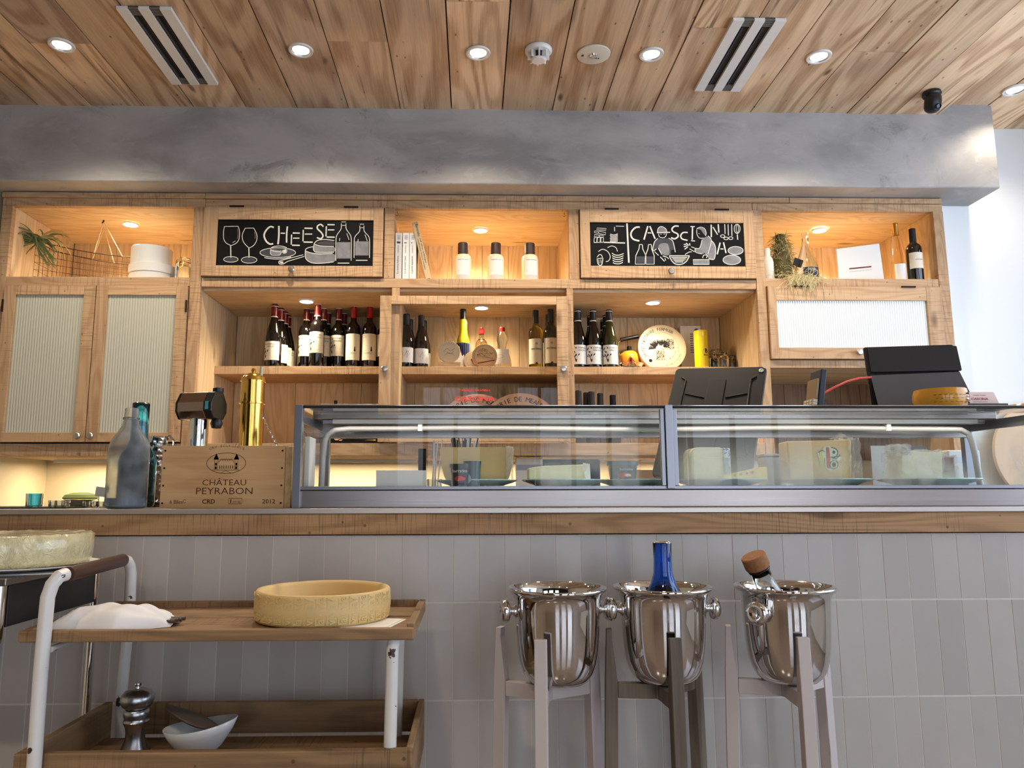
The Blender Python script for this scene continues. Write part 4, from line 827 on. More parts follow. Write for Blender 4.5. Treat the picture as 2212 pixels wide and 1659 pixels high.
# tablet on a stand behind the case
ty = 2.34; t = thing('tablet', (X(1548, 1000, ty), ty+.02, ZT), 'black tablet in rugged case seen from behind, camera lens at its top right', 'tablet')
zt_ = Z(1555, 787, 2.42)-ZT; mb = MB(); R1 = Matrix.Translation((-.058, -.03, .078)) @ Matrix.Rotation(math.radians(4), 4, 'Y') @ Matrix.Rotation(math.radians(-30), 4, 'Z') @ Matrix.Rotation(math.radians(-33), 4, 'X')
L = (zt_-.06)/math.cos(math.radians(33)); wt = (X(1652, 790, 2.42)-X(1472, 790, 2.42))/2/.9
mb.T = R1; mb.rbox(-wt, wt, -.006, .010, 0, L, .016, 0, 6)
mb.build('case', M['black'], t, bevel=.003)
mb = MB(); mb.T = R1; mb.rbox(-.028, .028, -.010, -.0065, .03, L*.88, .006, 0); 
for sx_ in (-1, 1):
    mb.tube([(sx_*(wt-.028), -.0075, L-.045), (sx_*(wt-.045), -.0085, L-.06), (sx_*(wt-.042), -.0085, L*.35), (sx_*(wt-.022), -.0075, L*.2)], .0028, 6)
    mb.tube([(sx_*.035, -.008, L*.70), (sx_*(wt-.05), -.008, L*.74)], .002, 6)
mb.build('rib', M['dark'] if 0 else M['black'], t, bevel=.001)
mb = MB(); mb.T = R1 @ Matrix.Translation((wt-.016, -.0065, L-.020)) @ Matrix.Rotation(PI/2, 4, 'X'); mb.lathe([(.008, 0), (.008, .002), (.0055, .0025), (.0045, .001), (0, .001)], seg=24); mb.build('lens', plain('lens_ring', S(206, 208, 206), .3), t)
MB().box(-.08, .08, -.05, .07, 0, .008).box(-.03, .03, .010, .022, .008, .12).build('stand', M['black'], t, bevel=.002)
# folding tablet on the case top
ty = 2.175; bx_ = X(1992, 885, ty); t = thing('tablet', (bx_, ty, CT), 'large black tablet leaning back on its grey kickstand, right of the red cable', 'tablet')
wt = (X(2084, 760, 2.22)-X(1908, 760, 2.22))/2; L = (Z(1985, 745, 2.24)-CT)/math.cos(math.radians(24))
mb = MB(); TT = mb.T = Matrix.Translation((-.008, .0, .004)) @ Matrix.Rotation(math.radians(1.5), 4, 'Y') @ Matrix.Rotation(math.radians(-18), 4, 'Z') @ Matrix.Rotation(math.radians(-24), 4, 'X')
mb.rbox(-wt, wt, 0, .008, 0, L, .007); mb.build('body', plain('tablet_black', S(26, 27, 30), .4), t, bevel=.0015)
mb = MB(); mb.T = TT @ Matrix.Translation((0, -.004, 0))
mb.rbox(-wt+.012, wt+.006, -.003, .003, L*.60, L*.96, .003); mb.build('back_cover', plain('cover_black', S(38, 40, 45), .5), t, bevel=.001)
mb = MB(); zk = L*.53; mb.T = Matrix.Translation((-.008, .0, .0)) @ Matrix.Rotation(math.radians(-18), 4, 'Z')
mb.add([(-wt+.012, -.050, 0), (wt+.014, -.050, 0), (wt-.002, .038, zk), (-wt+.010, .038, zk), (-wt+.012, -.047, 0), (wt+.014, -.047, 0), (wt-.002, .041, zk), (-wt+.010, .041, zk)], [(0, 1, 2, 3), (7, 6, 5, 4), (0, 4, 5, 1), (1, 5, 6, 2), (2, 6, 7, 3), (3, 7, 4, 0)])
mb.build('kickstand', plain('kickstand', S(74, 76, 84), .45), t)
# card terminal with red cable
ty = 2.17; t = thing('card_terminal', (X(1757, 885, ty), ty, CT), 'slim navy card terminal standing upright with keypad facing left', 'card terminal')
mb = MB(); mb.T = Matrix.Rotation(math.radians(9), 4, 'Y') @ Matrix.Translation((0, 0, 0)); mb.box(-.006, .012, -.035, .035, .012, Z(1770, 800, ty)-CT); mb.build('body', M['navy'], t, bevel=.003)
mb = MB(); mb.T = Matrix.Rotation(math.radians(9), 4, 'Y') @ Matrix.Rotation(math.radians(0), 4, 'Z'); mb.box(-.014, -.0065, -.032, .032, .045, .105); mb.build('screen', plain('beige_screen', S(150, 124, 92), .3), t, bevel=.001)
mb = MB(); mb.T = Matrix.Rotation(math.radians(9), 4, 'Y')
mb.box(-.020, -.0065, -.032, .032, .008, .044, 0)
for i in range(3):
    for j in range(4): mb.box(-.0215, -.0200, -.024+i*.017, -.012+i*.017, .012+j*.008, .017+j*.008, 1); mb.box(-.019+i*.004, -.0165+i*.004, -.0335, -.032, .012+j*.008, .017+j*.008, 1)
mb.build('keypad', [plain('keypad', S(196, 170, 132), .5), M['paper']], t)
MB().box(-.040, .028, -.04, .04, 0, .012).box(.012, .026, -.03, .03, .012, .036).build('dock', M['navy'], t, bevel=.003)
mb = MB(); cp = [at(1773, 853, 2.17), at(1800, 838, 2.175), at(1830, 824, 2.18), at(1856, 817, 2.19), at(1882, 815, 2.195)]
t = thing('charging_cable', tuple(cp[0]), 'red cable running from card terminal up to the large tablet', 'cable')
mb.tube([p-cp[0] for p in [Vector((a[0], a[1], a[2])) for a in cp]], .0032, 10); mb.build('cord', M['redcable'], t)
# small round cheese bowl, name card, second bowl
ty = 2.04
def cheese_bowl(px, rpx, ytop, label, lettering=True):
    x = X(px, 880, ty); r_ = rpx/1620.*2.08; h_ = Z(px, ytop, ty-.0)-CT
    t = thing('cheese_bowl', (x, ty, CT), label, 'bowl')
    MB().lathe([(0, 0), (r_*.80, 0), (r_*.90, .008), (r_, h_*.45), (r_*.99, h_*.72), (r_*.93, h_), (r_*.86, h_), (r_*.84, h_*.6), (0, h_*.4)], seg=56).build('shell', [plain('amber_glaze', S(214, 150, 52), .15, noise_=.12, nscale=40)], t)
    if lettering:
        R_ = r_; mb = MB(); mb.fn = lambda p: Vector((math.sin(p.x/R_)*(R_+.0012), -math.cos(p.x/R_)*(R_+.0012), p.z))
        for i in range(7):
            for j in range(3): mb.box(-.055+i*.013+(j % 2)*.005, -.048+i*.013+(j % 2)*.005, 0, 0, h_*(.3+.17*j), h_*(.3+.17*j)+.0013, 0)
        mb.text('GRANA', .008, .044, 0, h_*.52, 1, width=.024, bold=.02); mb.text('PADANO', .007, .044, 0, h_*.36, 1, width=.024, bold=.02)
        for s_ in (-1, 1): mb.prism([(.044-.010, h_*.5+s_*.010), (.044+.010, h_*.5+s_*.010), (.044, h_*.5+s_*.019)], 0, 0, 1)
        mb.build('lettering', [plain('bowl_print', S(130, 84, 30), .5), M['ink']], t)
    return t
cheese_bowl(2033, 54, 843, 'small glossy cheese-wheel bowl with dark lettering beside the name card')
cheese_bowl(2235, 62, 875, 'second amber cheese-wheel bowl cut off by the right edge', False)
ty = 2.10; t = thing('name_card', (X(2130, 885, ty), ty, CT), 'pale tent card with shop name on a black base right of the bowl', 'card')
a = X(2128, 860, ty)-X(2130, 885, ty); ww = (X(2165, 860, ty)-X(2085, 860, ty))
MB().box(-.062, .052, -.02, .02, 0, Z(2130, 873, ty)-CT).build('card_base', M['black'], t, bevel=.001)
mb = MB(); z0_, z1_ = Z(2130, 873, ty)-CT, Z(2130, 847, ty)-CT; mb.prism([(-.058, z0_), (.040, z0_), (.026, z1_), (-.058, z1_)], -.001, .001, 0)
mb.text('CASCINA', .009, -.016, -.0016, z0_+.012, 1, width=.05, bold=.03); mb.box(-.036, .006, -.0014, -.0012, z0_+.006, z0_+.0072, 1); mb.text('CHEESE TAVERN', .004, -.016, -.0016, z0_+.024, 1, width=.036)
mb.build('card', [plain('pink_card', S(238, 214, 206), .7), plain('card_print', S(170, 90, 84), .7)], t)
# behind the case
ty = 2.40; t = thing('steel_canister', (X(1668, 1000, ty), ty, ZT), 'plain grey steel container behind the case right of the black tablet', 'container')
MB().box(-.035, .035, -.03, .035, 0, .15).build('tub', M['satin'], t, bevel=.004); MB().box(-.038, .038, -.033, .038, .15, .158).build('lid', M['satin'], t, bevel=.002)
ty = 2.38; t = thing('straw_cup', (X(1000, 1000, ty), ty, ZT), 'clear cup of black straws behind the display case', 'cup')
MB().lathe([(0, .002), (.032, .002), (.036, .10), (.038, .10), (.034, 0), (0, 0)], seg=28).build('tumbler', M['glass'], t)
rr = random.Random(5)
for k in range(22):
    a = rr.uniform(0, 2*PI); r0 = rr.uniform(0, .022); tl = rr.uniform(-.42, .5); b = rr.uniform(-.12, .12); l_ = rr.uniform(.200, .232)
    MB().tube([(r0*math.cos(a), r0*math.sin(a), .006), (r0*math.cos(a)+tl*l_*.4, r0*math.sin(a)+b*l_*.3, l_)], .0025, 6).build('straw', M['black'] if rr.random() < .7 else M['paper'], t)
ty = 2.38; t = thing('cutlery_holder', (X(938, 1000, ty), ty, ZT), 'small glass of stirring spoons left of the straw cup', 'holder')
MB().lathe([(0, .002), (.022, .002), (.024, .08), (.026, .08), (.024, 0), (0, 0)], seg=24).build('glass', M['glass'], t)
for k in range(6):
    a = k*1.1; MB().tube([(.008*math.cos(a), .008*math.sin(a), .006), (.008*math.cos(a)-.01+.006*k, .02*math.sin(a), -.03+.225+.004*(k % 3))], .0018, 6).build('spoon', M['satin'], t)
ty = 2.36; t = thing('black_panel', (X(912, 1000, ty), ty, ZT), 'narrow black upright panel behind the left end of the display case', 'panel')
MB().box(-.012, .012, -.004, .004, .004, .175).build('panel', M['blackm'], t, bevel=.001); MB().box(-.03, .03, -.02, .02, 0, .006).build('foot', M['blackm'], t)
ty = 3.72; t = thing('monitor', (X(1233, 1000, ty), ty, .955), 'dark monitor on the back counter seen through the middle of the case', 'monitor')
MB().rbox(-.145, .145, 0, .02, .07, .378, .01).build('bezel', M['blackm'], t, bevel=.002); MB().box(-.13, .13, -.002, 0, .085, .360).build('screen', plain('dark_screen', S(26, 22, 22), .12), t); MB().box(-.03, .03, .004, .016, .01, .07).box(-.08, .08, -.04, .06, 0, .01).build('stand', M['blackm'], t)
t = thing('napkin_box', (X(1143, 1000, 3.72), 3.74, .955), 'cream box with grey stripe left of the dark monitor', 'box')
MB().box(-.065, .065, -.04, .04, 0, .385).build('carton', M['paper'], t, bevel=.002); MB().box(-.0655, .0655, -.0408, -.040, .325, .352).build('stripe', M['alu'], t)
t = thing('chopping_board', (X(1385, 1000, 3.9), 3.95, .955), 'pale chopping board leaning at the back behind the case', 'board')
mb = MB(); mb.T = Matrix.Rotation(math.radians(-8), 4, 'X'); mb.rbox(-.15, .15, 0, .014, 0, .34, .02); mb.build('board', M['discwood'], t, bevel=.002)
t = thing('pos_terminal', (X(1975, 990, 2.42), 2.42, ZT), 'grey till with bright blue screen and key rows behind the right end of the case', 'till')
W2 = .085; mb = MB(); mb.T = Matrix.Rotation(math.radians(-12), 4, 'X'); mb.rbox(-W2*.95, W2*.8, 0, .02, .002, .19, .006); mb.build('housing', M['navy'], t, bevel=.002)
mb = MB(); mb.T = Matrix.Rotation(math.radians(-12), 4, 'X'); mb.box(-.030, .022, -.001, 0, .085, .15); mb.build('screen', M['screen'], t)
mb = MB(); mb.T = Matrix.Rotation(math.radians(-12), 4, 'X')
for s_ in (-1, 1):
    for k in range(5): mb.box(-.004+s_*.040-.009, -.004+s_*.040+.009, -.001, 0, .092+k*.012, .094+k*.012)
mb.build('keys', M['paper'], t)
MB().box(-.035, .035, -.002, .05, 0, .002).build('foot', M['navy'], t)
t = thing('receipt_printer', (X(2070, 990, 2.41), 2.41, ZT), 'white box-shaped printer right of the blue-screened till', 'printer')
MB().box(-.045, .06, -.02, .03, 0, .17).build('body', M['white'], t, bevel=.004); MB().box(-.03, .03, -.0208, -.020, .130, .148).build('badge', M['alu'], t)
t = thing('menu_holder', (X(1905, 990, 2.40), 2.40, ZT), 'blank white card standing behind the case left of the till', 'card')
MB().box(-.034, .030, -.001, .001, .003, .185).build('card', M['paper'], t); MB().box(-.03, .03, -.015, .015, 0, .004).build('foot', M['alu'], t)
t = thing('round_board', (X(2262, 930, 3.4), 3.62, 0), 'round wooden board leaning at the right behind the case end', 'board')
mb = MB(); mb.T = Matrix.Translation((.15, .0, 1.35)) @ Matrix.Rotation(math.radians(-4), 4, 'X'); mb.disc(.25, (0, 0, 0), seg=64); mb.v = [(a, b+(.02 if i % 128 >= 64 else 0), c) for i, (a, b, c) in enumerate(mb.v)]; 
mb.build('disc', M['brieboard'], t, bevel=.002)
MB().tube([(.15, .028, 1.585), (.15, .04, 1.6)], .004, 8).build('hook', M['iron'], t)
# ================================================================ bottles
def prof(kind, r, h):
    if kind == 'bordeaux': P = [(0, .006), (.8, 0), (.95, .004), (1, .015), (1, .60), (.97, .645), (.82, .690), (.55, .725), (.42, .755), (.39, .80), (.385, .955), (.42, .957), (.42, .985), (.38, 1), (0, 1)]
    elif kind == 'burgundy': P = [(0, .006), (.8, 0), (.96, .004), (1, .015), (1, .42), (.97, .48), (.86, .56), (.68, .65), (.50, .74), (.40, .82), (.37, .88), (.37, .955), (.42, .957), (.42, .985), (.38, 1), (0, 1)]
    elif kind == 'pear': P = [(0, .004), (.75, 0), (.97, .02), (1, .10), (.95, .22), (.75, .36), (.45, .46), (.42, .52), (.60, .66), (.58, .74), (.36, .82), (.28, .88), (.28, .97), (0, .97)]
    elif kind == 'genie': P = [(0, .006), (.8, 0), (.96, .01), (1, .06), (.97, .42), (.86, .50), (.64, .58), (.58, .66), (.60, .78), (.42, .83), (.40, .99), (0, 1)]
    elif kind == 'decanter': P = [(0, .006), (.7, 0), (.95, .03), (1, .14), (.97, .28), (.82, .44), (.55, .60), (.32, .76), (.26, .86), (.30, .88), (.30, .93), (.28, 1.), (.22, 1.), (.20, .86), (.28, .74), (.5, .58), (.77, .43), (.92, .28), (.95, .14), (.9, .05), (0, .03)]
    elif kind == 'swing': P = [(0, .006), (.85, 0), (.98, .012), (1, .03), (1, .56), (.97, .62), (.84, .69), (.60, .76), (.42, .82), (.36, .88), (.40, .885), (.40, .905), (.35, .91), (.33, .99), (.28, 1.), (.25, .99), (.29, .88), (.36, .81), (.55, .75), (.80, .68), (.94, .61), (.96, .56), (.96, .04), (.9, .02), (0, .018)]
    elif kind == 'flute': P = [(0, .006), (.8, 0), (.97, .012), (1, .04), (1, .34), (.92, .46), (.72, .60), (.5, .74), (.38, .86), (.36, 1), (0, 1)]
    return [(a*r, b*h) for a, b in P]
def wrapfn(R_, e=.0006): return lambda p: Vector((math.sin(p.x/R_)*(R_+e-p.y), -math.cos(p.x/R_)*(R_+e-p.y), p.z))
def bottle(loc, kind, h, r, glass_m, cap_m, cap=(.80, 1.01), lab=None, label='', group=None, art=None, labmat=None, capr=.43, larc=75, ring=None, name='wine_bottle', cat='bottle', rz=0):
    t = thing(name, tuple(loc), label, cat, group, rz)
    MB().lathe(prof(kind, r, h), seg=32).build('glass_body', glass_m, t, sharp=60)
    if cap_m:
        mb = MB().lathe([(r*capr*1.03, h*cap[0]), (r*capr, h*(cap[0]+.02)), (r*capr*.98, h*(cap[1]-.03)), (r*capr*1.02, h*(cap[1]-.02)), (r*capr*.9, h*cap[1]), (0, h*cap[1])], seg=28)
        if ring: mb.lathe([(r*capr*1.05, h*cap[0]+.001), (r*capr*1.04, h*cap[0]+.006)], seg=28, m=1); mb.lathe([(r*capr*1.04, h*(cap[1]-.035)), (r*capr*1.06, h*(cap[1]-.025))], seg=28, m=1)
        mb.build('capsule', [cap_m, ring or cap_m], t)
    if lab:
        z0_, z1_ = lab[0]*h, lab[1]*h; mb = MB(); mb.fn = wrapfn(r, .0007); A = math.radians(larc)*r; k = 18
        mb.add([(-A+2*A*i/k, 0, z) for z in (z0_, z1_) for i in range(k+1)], [(i, i+1, k+2+i, k+1+i) for i in range(k)], 0, True)
        if art: art(mb, A, z0_, z1_)
        mb.build('label', [labmat or M['label'], M['ink'], M['red_print']], t, sharp=0)
    return t
def art_sv(mb, A, z0, z1):
    H_ = z1-z0; e = .0006
    mb.text('S', H_*.80, -A*.62, -e, z0+H_*.36, 1); mb.text('V', H_*.64, -A*.42, -e*1.3, z0+H_*.10, 1)
    mb.text('STEPHEN', H_*.11, A*.22, -e, z0+H_*.80, 1, width=A*.92); mb.text('VINCENT', H_*.11, A*.22, -e, z0+H_*.68, 1, width=A*.92)
    for k, (zz, ww) in enumerate(((.46, .55), (.40, .7), (.34, .3), (.18, .6), (.12, .5))): mb.box(A*.75-A*ww, A*.75, -e, -e, z0+H_*zz, z0+H_*zz+.0008, 1)
def art_birds(mb, A, z0, z1):
    rr = random.Random(4); H_ = z1-z0; e = .0006
    for k in range(16):
        x_ = -A*.75+A*abs(rr.gauss(0, .35)); z_ = z0+H_*rr.uniform(.45, .96); mb.add([(x_-.0016, -e, z_), (x_+.0014, -e, z_-.001), (x_, -e, z_+.0034)], [(0, 1, 2)], 1)
    mb.add([(A*.22, -e, z0+H_*.33), (A*.42, -e, z0+H_*.33), (A*.34, -e, z0+H_*.50), (A*.28, -e, z0+H_*.50)], [(0, 1, 2, 3)], 1); mb.text('A', H_*.08, A*.32, -e, z0+H_*.46, 1)
    for zz, ww in ((.34, .3), (.18, .8), (.13, .5)): mb.box(-A*.5, -A*.5+A*ww, -e, -e, z0+H_*zz, z0+H_*zz+.001, 1)
    mb.text('Terre Blanche'[:5]+' '+'Blanche'[:7], H_*.07, -A*.05, -e, z0+H_*.24, 1, width=A*.9)
def art_sinte(mb, A, z0, z1):
    H_ = z1-z0; e = .0006; mb.stroke([(.004*math.cos(a), z0+H_*.80+.004*math.sin(a)) for a in np.linspace(0, 2*PI, 16)[:-1]], .0022, -e, 1, True)
    mb.text('SINTENSO', H_*.085, 0, -e, z0+H_*.56, 1, width=A*1.2, bold=.02)
    for zz, ww in ((.50, .5), (.30, .3), (.25, .7)): mb.box(-A*ww/1.3, A*ww/1.3, -e, -e, z0+H_*zz, z0+H_*zz+.0007, 1)
    mb.prism([(.007*math.cos(a), z0+.008*max(0, math.sin(a))) for a in np.linspace(0, PI, 14)], -e, -e, 1)
def art_script(mb, A, z0, z1):
    H_ = z1-z0; e = .0006
    for q in ([(-.35, .7), (-.2, .45), (0, .55), (.1, .8), (.15, .5)], [(-.1, .35), (0, .6), (.3, .75), (.2, .45), (.45, .6)], [(.1, .3), (.15, .4), (.2, .3)]): mb.stroke(smooth([(a*A, z0+b*H_) for a, b in q]), .0007, -e, 1)
def art_plain(mb, A, z0, z1):
    H_ = z1-z0; e = .0006; mb.text('cantina', H_*.10, 0, -e, z0+H_*.52, 1, width=A*.8)
    mb.box(-A*.4, A*.4, -e, -e, z0+H_*.30, z0+H_*.30+.0007, 1)
def art_diamond(mb, A, z0, z1):
    H_ = z1-z0; e = .0006
    for k in range(3): c_ = z0+H_*(.35+.2*k); mb.stroke([(-.010, c_), (0, c_+.012), (.010, c_), (0, c_-.012)], .002, -e, 1, True)
    for zz in (.12, .17): mb.box(-A*.5, A*.5, -e, -e, z0+H_*zz, z0+H_*zz+.0008, 1)
ROWZ = ZS+.0005
def on(px, Y): return (X(px, 785, Y), Y, ROWZ)
def ht(px, ytop, Y): return Z(px, ytop, Y)-ROWZ
GR = 'wine bottles on the left shelf'
hb = ht(590, 661, 3.90)
b0 = bottle(on(589, 3.893), 'burgundy', hb, .042, M['bottle_dark'], M['wine_red'], (.80, 1.01), (.10, .40), 'leftmost broad dark wine bottle at the front of the left shelf', GR, art_sv, ring=M['label'], rz=-.25)
for px, Y, wd in ((603, 3.975, 'second in the slanting row of broad bottles, just behind the leftmost'), (612, 4.056, 'third in the slanting row of broad bottles'), (619, 4.137, 'rearmost of the slanting row of broad bottles, against the back panel')):
    dup(b0, on(px, Y), .35, 'dark wine bottle, '+wd)
hx = ht(683, 656, 3.895)
b1 = bottle(on(683, 3.895), 'bordeaux', hx, .0385, M['bottle_dark'], M['wine_red'], (.79, 1.01), (.21, .54), 'tallest-looking straight wine bottle right under the left shelf spotlight', GR, art_sv, ring=M['label'], rz=-.1)
for px, Y, wd, rz in ((659, 3.99, 'left of and behind the tallest-looking bottle, cut by its label', -.3), (697, 3.99, 'just right of and behind the tallest-looking bottle', .1), (729, 3.985, 'fourth straight bottle, between red capsules and spotlight', -.2), (706, 4.09, 'mostly hidden at the back, only dull red capsule showing', 0), (741, 4.10, 'mostly hidden behind the fourth straight bottle', 0), (672, 4.09, 'at the very back behind the leftmost straight bottle', 0)):
    dup(b1, on(px, Y), rz, 'straight dark wine bottle '+wd)
hr = ht(765, 661, 3.955)
b2 = bottle(on(762, 3.955), 'bordeaux', hr, .0385, M['bottle_dark'], M['red'], (.80, 1.01), (.13, .54), 'dark bottle with bright red capsule and bird label, left one of two', GR, art_birds, rz=-.05)
dup(b2, on(797, 3.955), 0, 'dark bottle with bright red capsule and bird label, right one of two')
bottle(on(829, 3.96), 'bordeaux', ht(829, 672, 3.96), .0385, M['bottle_dark'], M['label'], (.80, 1.01), (.21, .58), 'dark bottle with diamond-pattern label half hidden by the door post', GR, art_diamond, rz=0)
GC = 'pale-labelled bottles at the left of the glazed shelf'
b3 = bottle(on(877, 3.895), 'burgundy', ht(877, 680, 3.895), .0395, M['bottle_dark'], M['black'], (.80, 1.01), (.08, .36), 'dark bottle with script label, leftmost behind the glazed door', GC, art_script, M['paper'], rz=0)
dup(b3, on(885, 4.02), 0, 'dark bottle hidden behind the leftmost glazed-shelf bottle')
b4 = dup(b3, on(909, 3.925), .1, 'dark bottle with script label, second from left behind the glazed door')
dup(b3, on(915, 4.05), 0, 'dark bottle directly behind the second glazed-shelf bottle')
bottle(on(1000, 3.99), 'genie', ht(1000, 667, 3.99), .0375, M['yellow'], M['black'], (.82, 1.0), (.18, .43), 'bright yellow liqueur bottle with black cap behind the cheese boxes', None, lambda mb, A, a, b: [mb.box(-A*.8+k*.011, -A*.8+k*.011+.007, -.0006, -.0006, a+.006*(k % 3), b-.004*(k % 4), 1) for k in range(7)], plain('blue_label', S(70, 86, 150), .5), .44, name='liqueur_bottle')
bottle(on(1040, 4.0), 'bordeaux', ht(1040, 709, 4.0), .034, M['liquor'], M['red'], (.86, 1.0), (.10, .42), 'small clear liqueur bottle with red cap behind the engraved round box', None, None, M['paper'], .42, larc=70, name='liqueur_bottle')
bottle(on(1085, 3.985), 'pear', ht(1085, 703, 3.985), .050, M['glass'], M['red'], (.86, .95), (.12, .44), 'curvy clear bottle with pale oval label and red and white cap', None, lambda mb, A, a, b: mb.stroke([(A*.35*math.cos(q), (a+b)/2+.010*math.sin(q)) for q in np.linspace(0, 2*PI, 20)[:-1]], .0008, -.0006, 1, True), M['paper'], .31, larc=60, name='liqueur_bottle', rz=-.3)
b5 = bottle(on(1158, 3.93), 'bordeaux', ht(1158, 672, 3.93), .0385, M['wine_white'], M['black'], (.78, 1.01), (.07, .50), 'green-gold white wine bottle with cream label, left of the pair at right of glazed shelf', 'white wine bottles behind the glazed door', art_sinte)
b6 = dup(b5, on(1191, 3.905), 0, 'darker white wine bottle with cream label half behind the right door stile')
for c in b6.children:
    if c.name.startswith('glass_body'): c.data = c.data.copy(); c.data.materials[0] = M['bottle_green']
dup(b6, on(1186, 4.03), 0, 'dark wine bottle hidden behind the right-hand cream-labelled bottle')
GS = 'white wine bottles with large initials on the right shelf'
b7 = bottle(on(1250, 3.90), 'burgundy', ht(1250, 671, 3.90), .041, M['bottle_dark'], M['black'], (.80, 1.01), (.05, .38), 'leftmost of three front bottles with large initials, cut by the post', GS, art_sv, M['paper'], ring=M['label'], rz=.1)
dup(b7, on(1283, 3.90), .1, 'middle one of three front bottles with large initials'); b8 = dup(b7, on(1318, 3.90), .1, 'right-hand one of three front bottles with large initials, glowing green glass')
for c in b8.children:
    if c.name.startswith('glass_body'): c.data = c.data.copy(); c.data.materials[0] = M['bottle_green']
for px, Y, wd in ((1277, 4.03, 'behind the middle front bottle with initials'), (1311, 4.02, 'directly behind the right-hand bottle with initials'), (1305, 4.13, 'rearmost, behind two others with initials'), (1247, 4.05, 'behind the leftmost bottle with initials')):
    dup(b7, on(px, Y), 0, 'dark bottle '+wd)
# lower row of black-capped bottles
RZ = 1.4065
b9 = bottle((X(1250, 880, 3.82), 3.82, RZ), 'bordeaux', Z(1250, 845, 3.82)-RZ, .0385, M['bottle_dark'], M['blackm'], (.75, 1.01), (.2, .5), 'leftmost black-capped bottle on the low shelf above the case', 'black-capped bottles on the low shelf', None)
for px, yt, Y, wd in ((1267, 849, 3.90, 'second from left, set back'), (1278, 847, 3.86, 'third from left'), (1297, 850, 3.93, 'fourth from left'), (1324, 853, 4.0, 'last on the right, standing apart')):
    o = dup(b9, (X(px, 880, Y), Y, RZ), 0, 'black-capped bottle on the low shelf, '+wd)
# ================================================================ round boxes and discs
def round_box(px, py, rpx, Y, label, mat, art, cat='cheese box', tilt=-8, zb=None, th=.03, mats=None):
    r_ = rpx/1620.33*Y*1.02; t = thing('round_cheese_box', (X(px, py, Y), Y, zb if zb is not None else ROWZ), label, cat)
    T = Matrix.Rotation(math.radians(tilt), 4, 'X') @ Matrix.Translation((0, 0, r_))
    mb = MB(); mb.T = T @ Matrix.Rotation(PI/2, 4, 'X'); mb.lathe([(0, -th), (r_, -th), (r_, -.002), (r_*.985, 0), (0, 0)], seg=64); mb.build('box', mat, t)
    mb = MB(); mb.T = T; art(mb, r_); mb.build('print', mats or [M['ink'], M['burn']], t); return t
def art_nect(mb, r):
    e = -.0006; mb.stroke([(r*.94*math.cos(a), r*.94*math.sin(a)) for a in np.linspace(0, 2*PI, 64)[:-1]], .0006, e, 1, True); mb.stroke([(r*.67*math.cos(a), r*.67*math.sin(a)) for a in np.linspace(0, 2*PI, 64)[:-1]], .0008, e, 0, True)
    mb.arctext('SAINT NECTAIRE FERMIER', r*.19, 0, e, 0, r*.74, 132, 0, spread=152)
    mb.arctext('Au Lait Cru', r*.11, 0, e, 0, r*.58, -38, 0, spread=44, inward=True)
    mb.arctext('affinage a l ancienne', r*.09, 0, e, 0, r*.80, -52, 0, spread=60, inward=True)
    mb.arctext('fabrication au lait cru de vache', r*.06, 0, e, 0, r*.90, -72, 0, spread=82, inward=True)
    rr = random.Random(2)
    for k in range(230):   # ink-drawn cave mouth
        a = rr.uniform(.15, PI*1.05); ra = r*rr.uniform(.14, .36); x_, z_ = -r*.1+ra*math.cos(a)*1.1, -r*.02+ra*math.sin(a)*.8; d_ = rr.uniform(-.3, .3)+a
        mb.stroke([(x_, z_), (x_+r*.10*math.cos(d_), z_+r*.10*math.sin(d_))], r*.022, e, 0)
    for (cx_, cz_, w2, h2) in ((r*.28, r*.16, .20, .22), (-r*.10, -r*.30, .17, .24)):
        for k in range(130):
            x_, z_ = cx_+r*w2*rr.uniform(-1, 1), cz_+r*h2*rr.uniform(-1, 1); d_ = rr.uniform(0, PI); l_ = r*rr.uniform(.02, .06); mb.stroke([(x_-l_*math.cos(d_), z_-l_*math.sin(d_)), (x_, z_+l_*.4), (x_+l_*math.cos(d_), z_+l_*math.sin(d_))], r*.010, e, 0)
    mb.prism([(-r*.52+r*.07*math.cos(a), -r*.56+r*.07*math.sin(a)) for a in np.linspace(0, 2*PI, 20)[:-1]], e, e, 0)
round_box(1432, 735, 53, 3.985, 'large cream round cheese disc with cave drawing and curved lettering', M['disc'], art_nect, 'cheese disc')
def art_engraved(mb, r):
    e = -.0006
    for q in (.94, .84): mb.stroke([(r*q*math.cos(a), r*q*math.sin(a)) for a in np.linspace(0, 2*PI, 48)[:-1]], .0012, e, 1, True)
    rr = random.Random(8)
    for k in range(26):
        x_, z_ = rr.uniform(-.65, .5)*r, rr.uniform(-.2, .65)*r; mb.stroke(smooth([(x_, z_), (x_+.12*r, z_+rr.uniform(-.1, .15)*r), (x_+.25*r, z_+rr.uniform(-.15, .1)*r)]), .0014, e, 1)
    mb.stroke([(-.55*r, -.62*r), (.8*r, -.36*r)], .006, e, 1)
    mb.stroke([(-.6*r, .1*r), (-.2*r, .2*r), (.1*r, -.15*r), (.7*r, -.2*r)], .002, e, 1)
ya = 3.895
round_box(1047, 765, 27, ya, 'round wooden cheese box with brown engraved scene, front middle of glazed shelf', M['discwood'], art_engraved, tilt=-6)
def art_heart(mb, r):
    e = -.0006; mb.stroke([(r*.9*math.cos(a), r*.9*math.sin(a)) for a in np.linspace(0, 2*PI, 48)[:-1]], .001, e, 0, True)
    mb.prism([(r*(.05+.018*16*math.sin(a)**3), r*(-.05+.018*(13*math.cos(a)-5*math.cos(2*a)-2*math.cos(3*a)-math.cos(4*a)))) for a in np.linspace(0, 2*PI, 30)[:-1]], e, e, 0); mb.arctext('fromage fermier', r*.12, 0, e, 0, r*.72, 200, 1, spread=90)
